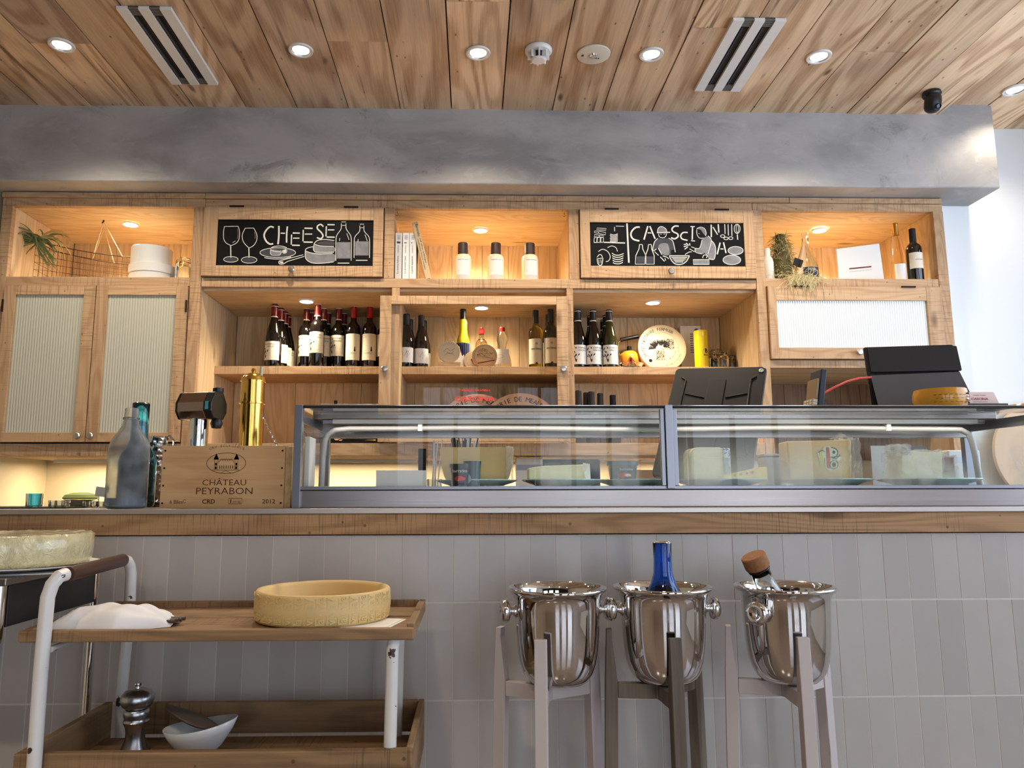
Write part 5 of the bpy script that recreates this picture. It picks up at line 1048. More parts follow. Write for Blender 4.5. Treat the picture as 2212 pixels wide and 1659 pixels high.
round_box(1022, 770, 20, ya+.035, 'smaller round cheese box with red heart, half hidden by the engraved one', M['disc'], art_heart, tilt=-6, mats=[M['red_print'], M['ink']])
def art_yellow(mb, r):
    e = -.0006
    for q in (.92, .68): mb.stroke([(r*q*math.cos(a), r*q*math.sin(a)) for a in np.linspace(0, 2*PI, 48)[:-1]], .0014, e, 0, True)
    for q in ([(-.5, 0), (-.2, .3), (.1, .1), (.5, .3)], [(-.4, -.3), (0, -.1), (.5, -.3)], [(-.2, .0), (.1, -.2), (.4, .05)]): mb.stroke(smooth([(a*r, b*r) for a, b in q]), .0016, e, 1)
    mb.arctext('FROMAGE', r*.16, 0, e, 0, r*.74, 90, 1, spread=80)
t = thing('wooden_stand', (X(971, 785, ya), ya, ROWZ), 'small plain wooden block holding the yellow-printed round box', 'stand')
MB().box(-.059, .059, -.02, .02, 0, Z(971, 783, ya)-ROWZ).build('block', M['pine_x'], t, bevel=.001)
zb = Z(971, 783, ya)
round_box(970, 765, 24, ya+.004, 'round cheese box with yellow ring print resting on a wooden block', M['disc'], art_yellow, zb=zb+.0003, tilt=-5, th=.012, mats=[plain('yellow_ring', S(222, 190, 90), .7), M['burn']])
t = thing('white_card', (X(976, 780, ya+.05), ya+.05, ROWZ), 'tilted square white card behind the yellow-printed round box', 'card')
mb = MB(); mb.T = Matrix.Translation((0, 0, .004)) @ Matrix.Rotation(math.radians(3), 4, 'Y') @ Matrix.Rotation(math.radians(-5), 4, 'X'); mb.box(-.062, .062, 0, .003, 0, Z(976, 746, ya+.05)-ROWZ-.006); mb.build('card', M['paper'], t)
# brie boards on the low shelf
def brie(px, Y, label, yt=850):
    R_ = 92/1620.33*Y*1.0; t = thing('brie_board', (X(px, 870, Y), Y, RZ), label, 'board', 'round brie boards on the low shelf')
    zc = Z(px, yt, Y)-RZ-R_; a0 = math.asin(max(-1, (-zc)/R_)); pts = [(R_*math.cos(a), zc+R_*math.sin(a)) for a in np.linspace(a0, PI-a0, 60)]
    MB().prism(pts[::-1], 0, .012).build('board', M['brieboard'], t, bevel=.001)
    mb = MB(); e = -.0008; mb.arctext('BRIE DE MEAUX', R_*.16, 0, e, zc, R_*.80, 90, 0, spread=74); mb.arctext("APPELLATION D'ORIGINE", R_*.085, 0, e, zc, R_*.60, 90, 0, spread=62); mb.build('lettering', M['ink'], t)
brie(1031, 3.90, 'left round brie board with arched lettering, partly covered by the other', 851); brie(1124, 3.875, 'right round brie board with arched lettering, in front of the other', 849)
# ================================================================ right shelf items
t = thing('enamel_teapot', on(1360, 4.06), 'orange and red enamel pot with black lid knob and dark bail handle', 'pot')
q = 1/1620.33*4.05
n = NT('sunset_enamel'); v = n.n('TexCoord').outputs['Object']; z_ = n.ramp(n.n('SeparateXYZ', {0: v}).outputs[2], .01, .12)
n.bsdf(col=n.mix(z_, S(214, 60, 40), S(250, 178, 50)), rough=.22); M['sunset'] = n.m
MB().lathe([(0, .002), (.048, 0), (.056, .006), (.058, .085), (.054, .10), (.034, .118), (.024, .122), (0, .122)], seg=40).build('body', M['sunset'], t)
MB().lathe([(.012, .121), (.013, .146), (.010, .15), (0, .15)], seg=20).build('lid_knob', M['black'], t)
mb = MB(); mb.tube([(-.052, 0, .09), (-.062, 0, .13), (-.060, 0, .17), (-.045, 0, .187)], .003, 8); mb.tube([(.060, 0, .09), (.072, 0, .15), (.066, 0, .19), (.052, 0, .205)], .003, 8); mb.build('bail', M['gold'], t)
MB().tube([(-.047, 0, .186), (.054, 0, .206)], .011, 14).build('grip', M['black'], t)
t = thing('glass_juicer', on(1363, 3.902), 'clear ribbed glass citrus juicer at the front of the right shelf', 'juicer')
mb = MB(); mb.lathe([(0, .004), (.05, .004), (.062, .022), (.066, .024), (.064, .016), (.05, 0), (0, 0)], seg=40); vs = []
for k in range(13):
    z_ = .006+k*.005; rr_ = .026*(1-(k/12.5)**1.6)
    for i in range(32): a = 2*PI*i/32; r2 = rr_*(1+.14*math.cos(8*a)); vs.append((r2*math.cos(a), r2*math.sin(a), z_))
mb.add(vs, [(k*32+i, k*32+(i+1) % 32, (k+1)*32+(i+1) % 32, (k+1)*32+i) for k in range(12) for i in range(32)], 0, True); mb.build('bowl', M['glass'], t)
for px, Y, w2, ytp, wd in ((1478, 4.12, .022, 706, 'white carton mostly hidden behind the big round cheese disc'), (1500, 4.12, .036, 706, 'tall white carton with blue dot behind the yellow tin')):
    t = thing('carton', on(px, Y), wd, 'carton'); h_ = ht(px, ytp, Y)
    MB().box(-w2, w2, -.025, .025, 0, h_).build('box', M['paper'], t, bevel=.001)
    if w2 > .03:
        mb = MB(); mb.disc(.013, (.012, -.0262, h_-.028)); [mb.box(-.026, -.008, -.026, -.0256, h_-.05-k*.013, h_-.045-k*.013) for k in range(9)]; mb.build('print', plain('carton_print', S(84, 84, 120), .6), t)
t = thing('yellow_tin', on(1516, 3.92), 'tall bright yellow cylindrical tea tin with black emblem', 'tin'); h_ = ht(1516, 715, 3.92)
MB().lathe([(0, 0), (.036, 0), (.036, h_*.985), (.033, h_), (0, h_)], seg=40).build('tin', M['yellow'], t)
mb = MB(); mb.fn = wrapfn(.036, .0008); mb.stroke([(.012+.017*math.cos(a), h_*.42+.017*math.sin(a)) for a in np.linspace(0, 2*PI, 30)[:-1]], .0008, 0, 0, True); mb.text('B', .032, .018, -.0002, h_*.40, 0, bold=.03); mb.text('BUN', .012, .014, -.0002, h_*.32, 0); mb.build('emblem', M['ink'], t)
mb = MB(); mb.fn = wrapfn(.036, .0012); mb.box(-.016, .004, 0, .002, h_*.84, h_*.95); mb.build('tab', plain('pale_yellow', S(246, 228, 130), .4), t)
def clip_jar(loc, r, h_, label, group=None):
    t = thing('clip_jar', loc, label, 'jar', group)
    MB().lathe([(0, .004), (r*.93, .004), (r*.95, h_*.66), (r*.80, h_*.78), (r*.84, h_*.80), (r*.86, h_*.78), (r, h_*.68), (r, .01), (r*.9, 0), (0, 0)], seg=32).build('jar', M['glass'], t)
    MB().lathe([(r*.9, h_*.81), (r*.92, h_*.90), (r*.7, h_), (0, h_), (0, h_*.96), (r*.7, h_*.94)], seg=32).build('lid', M['glass'], t)
    mb = MB(); mb.tube([(r*.9*math.cos(a), r*.9*math.sin(a), h_*.80) for a in np.linspace(0, 2*PI, 30)[:-1]], .0016, 6, closed=True)
    mb.tube([(-.010, -r*.9, h_*.80), (-.012, -r*1.1, h_*.6), (0, -r*1.12, h_*.5), (.012, -r*1.1, h_*.6), (.010, -r*.9, h_*.80)], .0016, 6); mb.tube([(0, -r*.92, h_*.80), (0, -r*1.0, h_*.95), (0, -r*.4, h_*1.02)], .0016, 6)
    mb.build('wire_clip', M['gold'], t); return t
clip_jar(on(1543, 3.96), .030, .085, 'small clear clip-top glass jar beside the yellow tin', 'small clip jars on the right shelf'); clip_jar(on(1563, 3.93), .030, .090, 'small clear clip-top glass jar in front, next to the bent one', 'small clip jars on the right shelf'); clip_jar(on(1582, 3.97), .028, .080, 'rightmost small clear clip-top glass jar on the right shelf', 'small clip jars on the right shelf')
t = clip_jar((X(1549, 740, 4.05), 4.07, ROWZ), .036, .135, 'taller clear clip-top jar at the back behind the small jars')
# espresso machine on the low left shelf
t = thing('coffee_machine', (X(757, 957, 3.78), 3.82, RZ), 'low black machine with pale top on the low shelf behind the case', 'machine')
w2 = (X(820, 957, 3.78)-X(696, 957, 3.78))/2; h_ = Z(757, 876, 3.78)-RZ
MB().box(-w2, w2, -.10, .16, 0, h_-.02).build('body', M['blackm'], t, bevel=.004); MB().box(-w2-.004, w2+.004, -.105, .165, h_-.02, h_).build('top_plate', M['alu'], t, bevel=.002)
MB().box(-w2*.55, -w2*.45, -.09, -.07, h_, h_+.02).build('lever', M['black'], t)
MB().box(-w2+.01, w2-.01, -.104, -.1005, .02, .026).build('drip_rail', M['chrome'], t)
mb = MB(); mb.T = Matrix.Translation((-w2*.35, -.10, .035)) @ Matrix.Rotation(PI/2, 4, 'X'); mb.lathe([(.014, 0), (.014, .02), (.018, .03), (.016, .045), (0, .05)], seg=24); mb.build('knob', M['chrome'], t)
# ================================================================ top row: left niche
NZ = Z2+.0005
t = thing('hatbox', (X(328, 600, 3.74), 3.76, NZ), 'wide round white box, lower of two stacked in the left niche', 'box', 'round white boxes in the left niche')
rb_ = (X(378, 590, 3.74)-X(278, 590, 3.74))/2; h1_ = Z(328, 571, 3.69)-NZ
MB().lathe([(0, 0), (rb_, 0), (rb_, h1_*.55), (0, h1_*.55)], seg=56).build('box', M['white'], t); MB().lathe([(rb_*1.03, h1_*.52), (rb_*1.03, h1_*.98), (rb_*1.0, h1_), (0, h1_)], seg=56).build('lid', M['white'], t)
t = thing('hatbox', (X(323, 590, 3.74), 3.755, NZ+h1_+.0003), 'narrower round white box, upper of two stacked in the left niche', 'box', 'round white boxes in the left niche')
rb2 = (X(370, 550, 3.74)-X(286, 550, 3.74))/2; h2_ = Z(328, 531, 3.69)-NZ-h1_
MB().lathe([(0, 0), (rb2, 0), (rb2, h2_*.98), (rb2*.98, h2_), (0, h2_)], seg=56).build('box', M['white'], t)
clip_jar((X(396, 600, 3.70), 3.70, NZ), .042, Z(396, 559, 3.70)-NZ, 'large clear clip-top glass jar at the right end of the left niche')
# wire basket hung on strings, with dry trailing plant
bp = (X(180, 590, 3.80), 3.80, NZ); t = thing('wire_basket', bp, 'dark rusty wire basket slung by strings in the left niche', 'basket')
c00, c10 = at(78, 520, 3.74), at(284, 556, 3.86); L_ = c10.x-c00.x
def bk(u, v_, wv):   # u along, v up, w depth
    x_ = c00.x+L_*u-bp[0]; y_ = 3.74+.12*u+wv*.16-3.80
    zt_ = (c00.z*(1-u)+c10.z*u)-.012*math.sin(PI*u); return (x_, y_, .004+(zt_-NZ-.004)*v_)
mb = MB()
for wv in (0, 1):
    for i in range(22): mb.tube([bk(i/21, 0, wv), bk(i/21+.01*math.sin(i*2.3), .5, wv), bk(i/21, 1, wv)], .0009, 4)
    for j in range(7): mb.tube([bk(u, j/6, wv) for u in np.linspace(0, 1, 12)], .0009 if j < 6 else .0024, 5)
for u in np.linspace(0, 1, 22): mb.tube([bk(u, 0, 0), bk(u, 0, 1)], .0009, 4)
for u in (0, 1):
    for j in range(7): mb.tube([bk(u, j/6, 0), bk(u, j/6, 1)], .0009 if j < 6 else .0024, 5)
    for wv in (.25, .5, .75): mb.tube([bk(u, 0, wv), bk(u, 1, wv)], .0009, 4)
mb.build('wire_mesh', plain('rusty_wire', S(66, 44, 34), .7, .3), t)
hk = at(224, 476, 3.80); hk = Vector((hk.x, 3.80, min(hk.z, 2.575)))-Vector(bp); hk2 = Vector((hk.x-.045, .10, hk.z))
for a_, p_ in ((hk, bk(.60, 1, 0)), (hk, bk(.90, 1, 0)), (hk2, bk(.42, 1, 1)), (hk2, bk(.66, 1, 1))): MB().tube([a_, p_], .0022, 6).build('string', plain('twine', S(206, 178, 136), .8), t)
MB().tube([hk+Vector((0, 0, .012)), hk, hk-Vector((.008, 0, .008))], .004, 8).build('hook', M['iron'], t)
t = thing('trailing_air_plant', (X(85, 598, 3.72), 3.72, NZ), 'spiky grey-green air plant spilling over the left end of the basket', 'plant')
def leaf(mb, p0, d, L_, droop, w_=.006, k=7, m=0):
    p = Vector(p0); d = Vector(d).normalized(); pts = []; rs = []
    for i in range(k+1):
        pts.append(p.copy()); rs.append(w_*(1-i/k)**.7+.0006); p = p+d*(L_/k); d = (d+Vector((0, 0, -droop/k))).normalized()
    mb.tube(pts, rs, 5, m)
rr = random.Random(21); cen = at(72, 515, 3.72)-Vector(t.location)
for k in range(40):
    a = rr.uniform(0, 2*PI); el = rr.uniform(-.3, .9); mb = MB(); leaf(mb, cen+Vector((rr.uniform(-.02, .05), rr.uniform(-.01, .03), rr.uniform(-.02, .01))), (math.cos(a), .25*math.sin(a), el), rr.uniform(.08, .17), rr.uniform(1.2, 2.6), .0048)
    o = mb.build('leaf', M['greenleaf'], t)
for k in range(16):
    mb = MB(); leaf(mb, cen+Vector((.02+rr.uniform(-.01, .03), -.005, -.02)), (.55+rr.uniform(-.3, .3), -.1, -.9), rr.uniform(.12, .20), rr.uniform(-.3, .5), .004); mb.build('leaf', M['greenleaf'], t)
for k in range(8):
    mb = MB(); leaf(mb, cen+Vector((.03, .0, .0)), (.8, .1, rr.uniform(.1, 1.2)), rr.uniform(.12, .22), rr.uniform(1.5, 3.2), .0018, 10); mb.build('stem', plain('dry_stem', S(190, 164, 100), .7), t)
# centre niche: books and dark-capped bottles
for i, (px, ttl, n0) in enumerate(((861, 'La cucina italiana', 'leftmost'), (877, 'Le premier pain', 'middle'), (892, 'La grande degustation', 'right-hand'))):
    Y = 3.68; x_ = X(px, 590, Y); w2 = .0165; h_ = Z(px, 502, 3.655)-NZ
    t = thing('book', (x_, Y, NZ), 'upright slim white-spined book, %s of three equal ones' % n0, 'book', 'white books in the middle niche')
    MB().box(-w2, w2, -.02, .14, 0, h_).build('cover', M['white'], t, bevel=.001)
    mb = MB()
    mb.text(ttl, .011, .0, -.0206, h_*.16, 0, 'L', width=h_*.36, rot=PI/2); mb.text('cuisine', .009, .0, -.0206, h_*.58, 0, 'L', width=h_*.16, rot=PI/2)
    for z_ in (.93, .90, .87): mb.box(-.008, .008, -.0206, -.0204, h_*z_, h_*z_+.002)
    [mb.disc(.003, (-.006+.006*(q % 3), -.0206, h_*(.79+.02*(q//3))), seg=8) for q in range((6, 2, 1)[i])]; mb.box(-.005, .005, -.0206, -.0204, .006, .010)
    mb.build('spine_print', M['ink'], t)
Y = 3.66; t = thing('book', (X(928, 600, Y), Y, NZ), 'thick beige book leaning against the white-spined books', 'book')
T = Matrix.Translation((X(934, 603, Y)-X(928, 600, Y), 0, .0)) @ Matrix.Rotation(math.radians(-14), 4, 'Y'); h_ = (Z(905, 476, Y)-NZ)/math.cos(math.radians(14))
mb = MB(); mb.T = T; mb.box(-.030, .0, -.01, .15, 0, h_-.01); mb.build('cover', plain('beige_cover', S(206, 178, 138), .7), t, bevel=.002)
mb = MB(); mb.T = T; mb.text('Bartosky', .020, -.015, -.0108, h_*.93, 0, 'L', width=h_*.20, rot=-PI/2); mb.text('traditional cheese recipes', .009, -.022, -.0108, h_*.70, 0, 'L', width=h_*.5, rot=-PI/2); mb.text('of the village', .009, -.010, -.0108, h_*.70, 0, 'L', width=h_*.4, rot=-PI/2); mb.box(-.020, -.008, -.0108, -.0106, .012, .018); mb.build('spine_print', M['ink'], t)
bt = None
for px, yt, wd in ((1000, 526, 'left one of three'), (1071, 523, 'middle one of three'), (1145, 527, 'right-hand one of three')):
    Y = 3.70; loc = (X(px, 600, Y), Y, NZ)
    if bt is None:
        h_ = Z(px, yt, Y)-NZ; r_ = .0425
        bt = thing('squat_bottle', loc, 'cream plastic bottle with dark brown cap and white label, '+wd, 'bottle', 'dark-capped cream bottles in the middle niche')
        MB().lathe([(0, 0), (r_*.96, 0), (r_, .004), (r_, h_*.60), (r_*.94, h_*.66), (r_*.74, h_*.70), (0, h_*.70)], seg=40).build('body', M['cream'], bt)
        MB().lathe([(r_*.62, h_*.70), (r_*.62, h_*.985), (r_*.58, h_), (0, h_)], seg=32).build('cap', plain('brown_cap', S(58, 40, 32), .5), bt)
        mb = MB(); mb.fn = wrapfn(r_, .0008); k = 12; A = r_*.85
        mb.add([(-A+2*A*i/k, 0, z) for z in (h_*.18, h_*.58) for i in range(k+1)], [(i, i+1, k+2+i, k+1+i) for i in range(k)], 0, True)
        mb.add([(-A+2*A*i/k, 0, z) for z in (.004, h_*.18) for i in range(k+1)], [(i, i+1, k+2+i, k+1+i) for i in range(k)], 2, True)
        mb.text('FERME DES ALPES', .004, 0, -.0005, h_*.54, 1, width=A*1.5, bold=.02)
        for z_, w_2 in ((.30, .25), (.27, .35), (.24, 1.0), (.215, 1.1)): mb.box(-A*.85, -A*.85+A*w_2, -.0005, -.0005, h_*z_, h_*z_+.0007, 1)
        mb.build('label', [M['paper'], M['ink'], plain('grey_label', S(206, 198, 190), .6)], bt, sharp=0)
    else: dup(bt, loc, rr.uniform(-.15, .15), 'cream plastic bottle with dark brown cap and white label, '+wd)
for px, wd in ((858, 'left'), (1219, 'right')):
    p = at(px, 461, 3.64); t = thing('cup_hook', (p.x, 3.64, 2.582), 'tiny dark screw hook under the top of the middle niche, %s corner' % wd, 'hook', 'small hooks in the middle niche')
    MB().tube([(0, 0, 0), (0, 0, -.010), (.005, 0, -.018), (.0, 0, -.024), (-.008, 0, -.020)], .0012, 6).build('wire', M['iron'], t)
# right niche
RN = 2.2285
t = thing('white_bottle', (X(1660, 598, 3.66), 3.66, RN), 'small ribbed white ceramic bottle at the left of right niche', 'bottle')
h_ = Z(1658, 537, 3.66)-RN; MB().lathe([(0, 0), (.026, 0), (.028, .006), (.028, h_*.58), (.024, h_*.68), (.0145, h_*.76), (.0145, h_*.98), (.012, h_), (0, h_)], seg=32).build('body', plain('white_ceramic', S(226, 220, 206), .5, noise_=.06, nscale=30), t)
t = thing('moss_cone', (X(1690, 598, 3.74), 3.74, RN), 'tall bottle covered in dry green-brown moss in the right niche', 'plant')
h_ = Z(1688, 508, 3.74)-RN; MB().lathe([(0, 0), (.050, 0), (.054, .03), (.048, h_*.5), (.030, h_*.78), (.022, h_), (0, h_)], seg=28).build('core', plain('moss_core', S(96, 86, 48), .9, noise_=.4, nscale=60), t)
mb = MB(); rr = random.Random(31)
for k in range(420):
    z_ = rr.uniform(0, 1)*h_; r_ = .052*(1-z_/h_)**.6*.9+.020; a = rr.uniform(0, 2*PI); p = Vector((r_*math.cos(a), r_*math.sin(a), z_)); d = Vector((math.cos(a)*.4+rr.uniform(-.8, .8), math.sin(a)*.4+rr.uniform(-.8, .8), rr.uniform(-1, .8)))
    leaf(mb, p, d, rr.uniform(.018, .045), rr.uniform(.3, 2), .0011, 4)
tag(mb.build('moss', M['moss'], t), None, None, kind='stuff')
t = thing('gift_tag', (X(1716, 560, 3.70), 3.665, Z(1716, 575, 3.70)), 'small black tag hanging between moss bottle and clear decanter', 'tag')
mb = MB(); mb.T = Matrix.Rotation(.35, 4, 'Y'); mb.box(-.024, .022, -.002, .002, -.012, .028); mb.build('tag', M['black'], t); MB().tube([(0, .0, .026), (-.012, .018, .055), (-.03, .03, .07)], .0008, 5).build('string', M['gold'], t)
t = bottle((X(1744, 598, 3.68), 3.68, RN), 'decanter', Z(1742, 504, 3.68)-RN, .057, M['glass'], None, lab=(.06, .26), label='clear round-bellied decanter with black oval label in the right niche', art=lambda mb, A, a, b: [mb.text('CREMA', .010, 0, -.0006, b-.016, 1, width=.04), mb.stroke([(A*.8*math.cos(q), (a+b)/2+(b-a)*.40*math.sin(q)) for q in np.linspace(0, 2*PI, 24)[:-1]], .0008, -.0006, 1, True)], labmat=M['navy'], larc=42, name='decanter', cat='decanter')
for c in t.children:
    if c.name.startswith('label'): c.data.materials[1] = M['paper']
t = thing('dry_straw', (X(1740, 600, 3.6), 3.63, RN), 'tangle of pale dry straw draped over the right niche edge', 'straw')
mb = MB(); rr = random.Random(77)
for k in range(330):
    px = rr.gauss(1738, 26); over = rr.random() < .42 and 1700 < px < 1785
    if over:
        p = at(px, 600, 3.588)-Vector(t.location); p.z = rr.uniform(0, .02); d = Vector((rr.uniform(-1, 1), -.12, rr.uniform(-1.6, .1))); L_ = rr.uniform(.04, .12)
    else: p = Vector((X(px, 600, 3.63)-t.location.x, rr.uniform(-.02, .06), rr.uniform(0, .022))); d = Vector((rr.uniform(-1, 1), rr.uniform(-.3, .3), rr.uniform(-.1, .5))); L_ = rr.uniform(.03, .07)
    pts = []
    for i in range(6):
        q = p.copy()
        if q.z < 0: q.y = min(q.y, -.050)
        pts.append(q); p = p+d.normalized()*(L_/5); d = d+Vector((rr.uniform(-.9, .9), rr.uniform(-.2, .1), rr.uniform(-.9, .5)))
        if p.z < .001 and not over: p.z = .001
    mb.tube(pts, .0009, 4)
tag(mb.build('straw', plain('pale_straw', S(214, 200, 150), .8), t), None, None, kind='stuff')
t = thing('ceramic_bird', (X(1784, 600, 3.72), 3.72, RN), 'small white ceramic bird figure beside the decanter', 'figurine')
mb = MB(); mb.T = Matrix.Rotation(0, 4, 'Z')
mb.tube([(-.016, 0, .046), (-.015, 0, .038), (-.008, 0, .022), (.010, 0, .012), (.030, 0, .014), (.048, 0, .024)], [.006, .010, .011, .013, .010, .002], 14); mb.build('body', M['white'], t); MB().tube([(-.020, 0, .044), (-.028, 0, .042)], [.003, .0006], 8).build('beak', M['white'], t)
t = thing('certificate_card', (X(1862, 603, 3.66), 3.66, RN), 'large white card with brown stripe propped up in the right niche', 'card')
x0_, x1_ = X(1812, 600, 3.66)-t.location.x, X(1910, 600, 3.66)-t.location.x; zl, zr_ = Z(1811, 538, 3.66)-RN, Z(1903, 526, 3.66)-RN
mb = MB(); mb.prism([(x0_, 0), (x1_, 0), (x1_-.012, zr_), (x0_-.002, zl)], 0, .004); mb.build('card', M['paper'], t)
mb = MB(); xs = (x1_-x0_)/98; mb.prism([(x0_+24*xs, .073), (x0_+24*xs, .066), (x0_+72*xs, .078), (x0_+72*xs, .085)][::-1], -.0008, 0, 0); mb.text('DOMAINE DE LA GARDE', .006, x0_+48*xs, -.0006, .058, 1, width=48*xs, rot=.12); mb.build('print', [M['burn'], M['satin']], t)
t = thing('wood_block', (X(1913, 603, 3.76), 3.78, RN), 'small stack of dark wooden pieces behind the white card', 'wood')
for k in range(3): MB().box(-.03-.004*k, .034-.006*k, -.03, .03, .0+k*.014, .013+k*.014).build('piece', M['cart_wood'], t, bevel=.001)
bottle((X(1943, 603, 3.68), 3.68, RN), 'flute', Z(1943, 484, 3.68)-RN, .0345, M['liquor'], M['gold'], (.80, 1.01), (.02, .30), 'slender clear wine bottle with copper capsule, left of the dark one', None, None, M['paper'], .40, larc=60)
bottle((X(1979, 603, 3.66), 3.66, RN), 'bordeaux', Z(1978, 496, 3.66)-RN, .0375, M['bottle_dark'], M['blackm'], (.72, 1.01), (.23, .53), 'dark wine bottle with cream label at the right end of right niche', None, art_plain, rz=.1)
# ================================================================ things on the left of the bar
Yb = 1.975
x = X(271, 1095, Yb); h_ = Z(285, 882, Yb)-ZT
t = bottle((x, Yb, ZT), 'swing', h_, .050, M['glass_frost'], None, label='large misted clear glass water bottle standing in front of the blue one', name='water_bottle')
MB().lathe([(0, .0075), (.044, .008), (.0445, .026), (0, .026)], seg=32).build('water', M['glass_cobalt'], t)  # water tinted cobalt to imitate the blue bottle refracted from behind
for c in t.children: c.location.z += 0
mb = MB(); R_ = .046*.36+.0016; mb.tube([(.0185*math.cos(a), .0185*math.sin(a), h_*.895) for a in np.linspace(0, 2*PI, 24)[:-1]], .002, 6, closed=True); mb.build('neck_ring', M['glass'], t)
def blue_bottle(loc, h_, r, label, mat, neck=.45):
    t = thing('blue_bottle', loc, label, 'bottle')
    P = [(0, .006), (.8, 0), (.97, .012), (1, .04), (1, neck-.02), (.9, neck+.05), (.62, neck+.13), (.47, neck+.21), (.44, neck+.32), (.46, .99), (.44, 1), (.40, .99), (.385, neck+.32), (.41, neck+.21), (.56, neck+.13), (.84, neck+.05), (.93, neck-.02), (.93, .05), (.85, .03), (0, .025)]
    MB().lathe([(a*r, b*h_) for a, b in P], seg=36).build('glass_body', mat, t, sharp=0)
    MB().lathe([(r*.40, h_*.995), (r*.43, h_*1.004), (r*.46, h_*.995)], seg=36).build('rim', mat, t, sharp=0); return t
Y2 = 2.115; blue_bottle((X(291, 1095, Y2), Y2, ZT), Z(300, 871, Y2)-ZT, .050, 'tall teal-blue glass bottle behind the misted clear bottle', M['glass_blue'])
# wooden wine crate
Yc = 1.965; xa, xb = X(344, 1095, Yc), X(612, 1095, Yc); zt_ = Z(480, 963, Yc); t = thing('wine_crate', ((xa+xb)/2, Yc+.12, ZT), 'pale wooden wine crate with chateau drawing and lettering branded on it', 'crate', rz=0)
w2, hc = (xb-xa)/2, zt_-ZT
crate = wood('crate_wood', 0, S(226, 184, 132), S(190, 138, 88), .1, 0, .3, ring=7, along=.8, across=5)
crate2 = wood('crate_wood_side', 1, S(226, 190, 140), S(190, 144, 96), .15, 0, .3)
MB().box(-w2, w2, -.12, -.108, 0, hc).build('front_panel', crate, t, bevel=.001); MB().box(-w2, w2, .108, .12, 0, hc).build('back_panel', crate, t, bevel=.001)
for s_, nm in ((-1, 'side_panel'), (1, 'side_panel')): MB().box(*sorted((s_*w2*.999, s_*(w2-.012))), -.1079, .1079, 0, hc-.001).build(nm, crate2, t, bevel=.001)
MB().box(-w2+.012, w2-.012, -.1079, .1079, .001, .008).build('bottom', crate, t)
MB().box(w2+.0002, w2+.016, -.116, .125, 0, hc-.002).build('end_cleat', crate2, t, bevel=.001)
mb = MB(); e = -.1207; sx = 2*w2/268.; zz_ = lambda y: (1098-y)*hc/135.; xx_ = lambda x_: (x_-480)*sx
ink = 0
mb.stroke([(xx_(486)+.050*math.cos(a)*1.0, zz_(1001)+.0265*math.sin(a)) for a in np.linspace(0, 2*PI, 48)[:-1]], .0012, e, 0, True)
mb.arctext('CRU BOURGEOIS', .0085, xx_(486), e, zz_(1063), zz_(965)-zz_(1063), 90, 0, spread=42)
for s_ in (-1, 1):
    cx_ = xx_(486)+s_*.026; mb.prism([(cx_-.007, zz_(993)), (cx_, zz_(980)), (cx_+.007, zz_(993))], e, e, 0); mb.stroke([(cx_-.004, zz_(993)), (cx_-.004, zz_(1016))], .0009, e, 0); mb.stroke([(cx_+.004, zz_(993)), (cx_+.004, zz_(1016))], .0009, e, 0)
    for q in (1003, 1011): mb.box(cx_-.002, cx_+.002, e, e, zz_(q+3), zz_(q-3))
mb.stroke([(xx_(486)-.020, zz_(1000)), (xx_(486)-.016, zz_(993)), (xx_(486)+.016, zz_(993)), (xx_(486)+.020, zz_(1000))], .0010, e, 0)
for k in range(5): mb.stroke([(xx_(486)-.012+.006*k-.003, zz_(996)), (xx_(486)-.012+.006*k, zz_(990)), (xx_(486)-.012+.006*k+.003, zz_(996))], .0009, e, 0)
for k in range(7): mb.box(xx_(486)-.017+.0055*k, xx_(486)-.0155+.0055*k, e, e, zz_(1013), zz_(1006))
mb.stroke([(xx_(486)-.034, zz_(1016)), (xx_(486)+.034, zz_(1016))], .001, e, 0); mb.stroke([(xx_(486)-.012, zz_(1022)), (xx_(486), zz_(1017)), (xx_(486)+.012, zz_(1022))], .0008, e, 0)
BI = plain('brand_ink', S(84, 44, 26), .8); mb.build('emblem', BI, t); mb = MB()
mb.text('CHÂTEAU', .0215, xx_(484), e, zz_(1049), 0, width=95*sx, bold=-.005); mb.text('PEYRABON', .0245, xx_(485), e, zz_(1068), 0, width=122*sx, bold=-.005)
mb.build('lettering', BI, t); mb = MB()
mb.text('6 Blles', .0135, xx_(382), e, zz_(1088), 0, width=28*sx); mb.stroke(ell(xx_(400), zz_(1083), .0035, .0045, 30, 330), .001, e, 0); mb.text('CRD', .0155, xx_(452), e, zz_(1088), 0, width=28*sx, bold=.02)
mb.stroke([(xx_(495), zz_(1089)), (xx_(524), zz_(1089)), (xx_(524), zz_(1077)), (xx_(495), zz_(1077))], .0012, e, 0, True); mb.text('MT BB', .006, xx_(513), e, zz_(1087), 0, width=16*sx); mb.box(xx_(499), xx_(500.5), e, e, zz_(1087), zz_(1079)); mb.text('2012', .0155, xx_(582), e, zz_(1088), 0, width=28*sx, bold=.01)
for s_ in (-1, 1):
    for k in range(4): MB().disc(.0026, (s_*(w2-.007), e, hc*(.08+.28*k)), 0, 12).build('nail', M['iron'], t)
mb.build('bottom_lettering', BI, t)
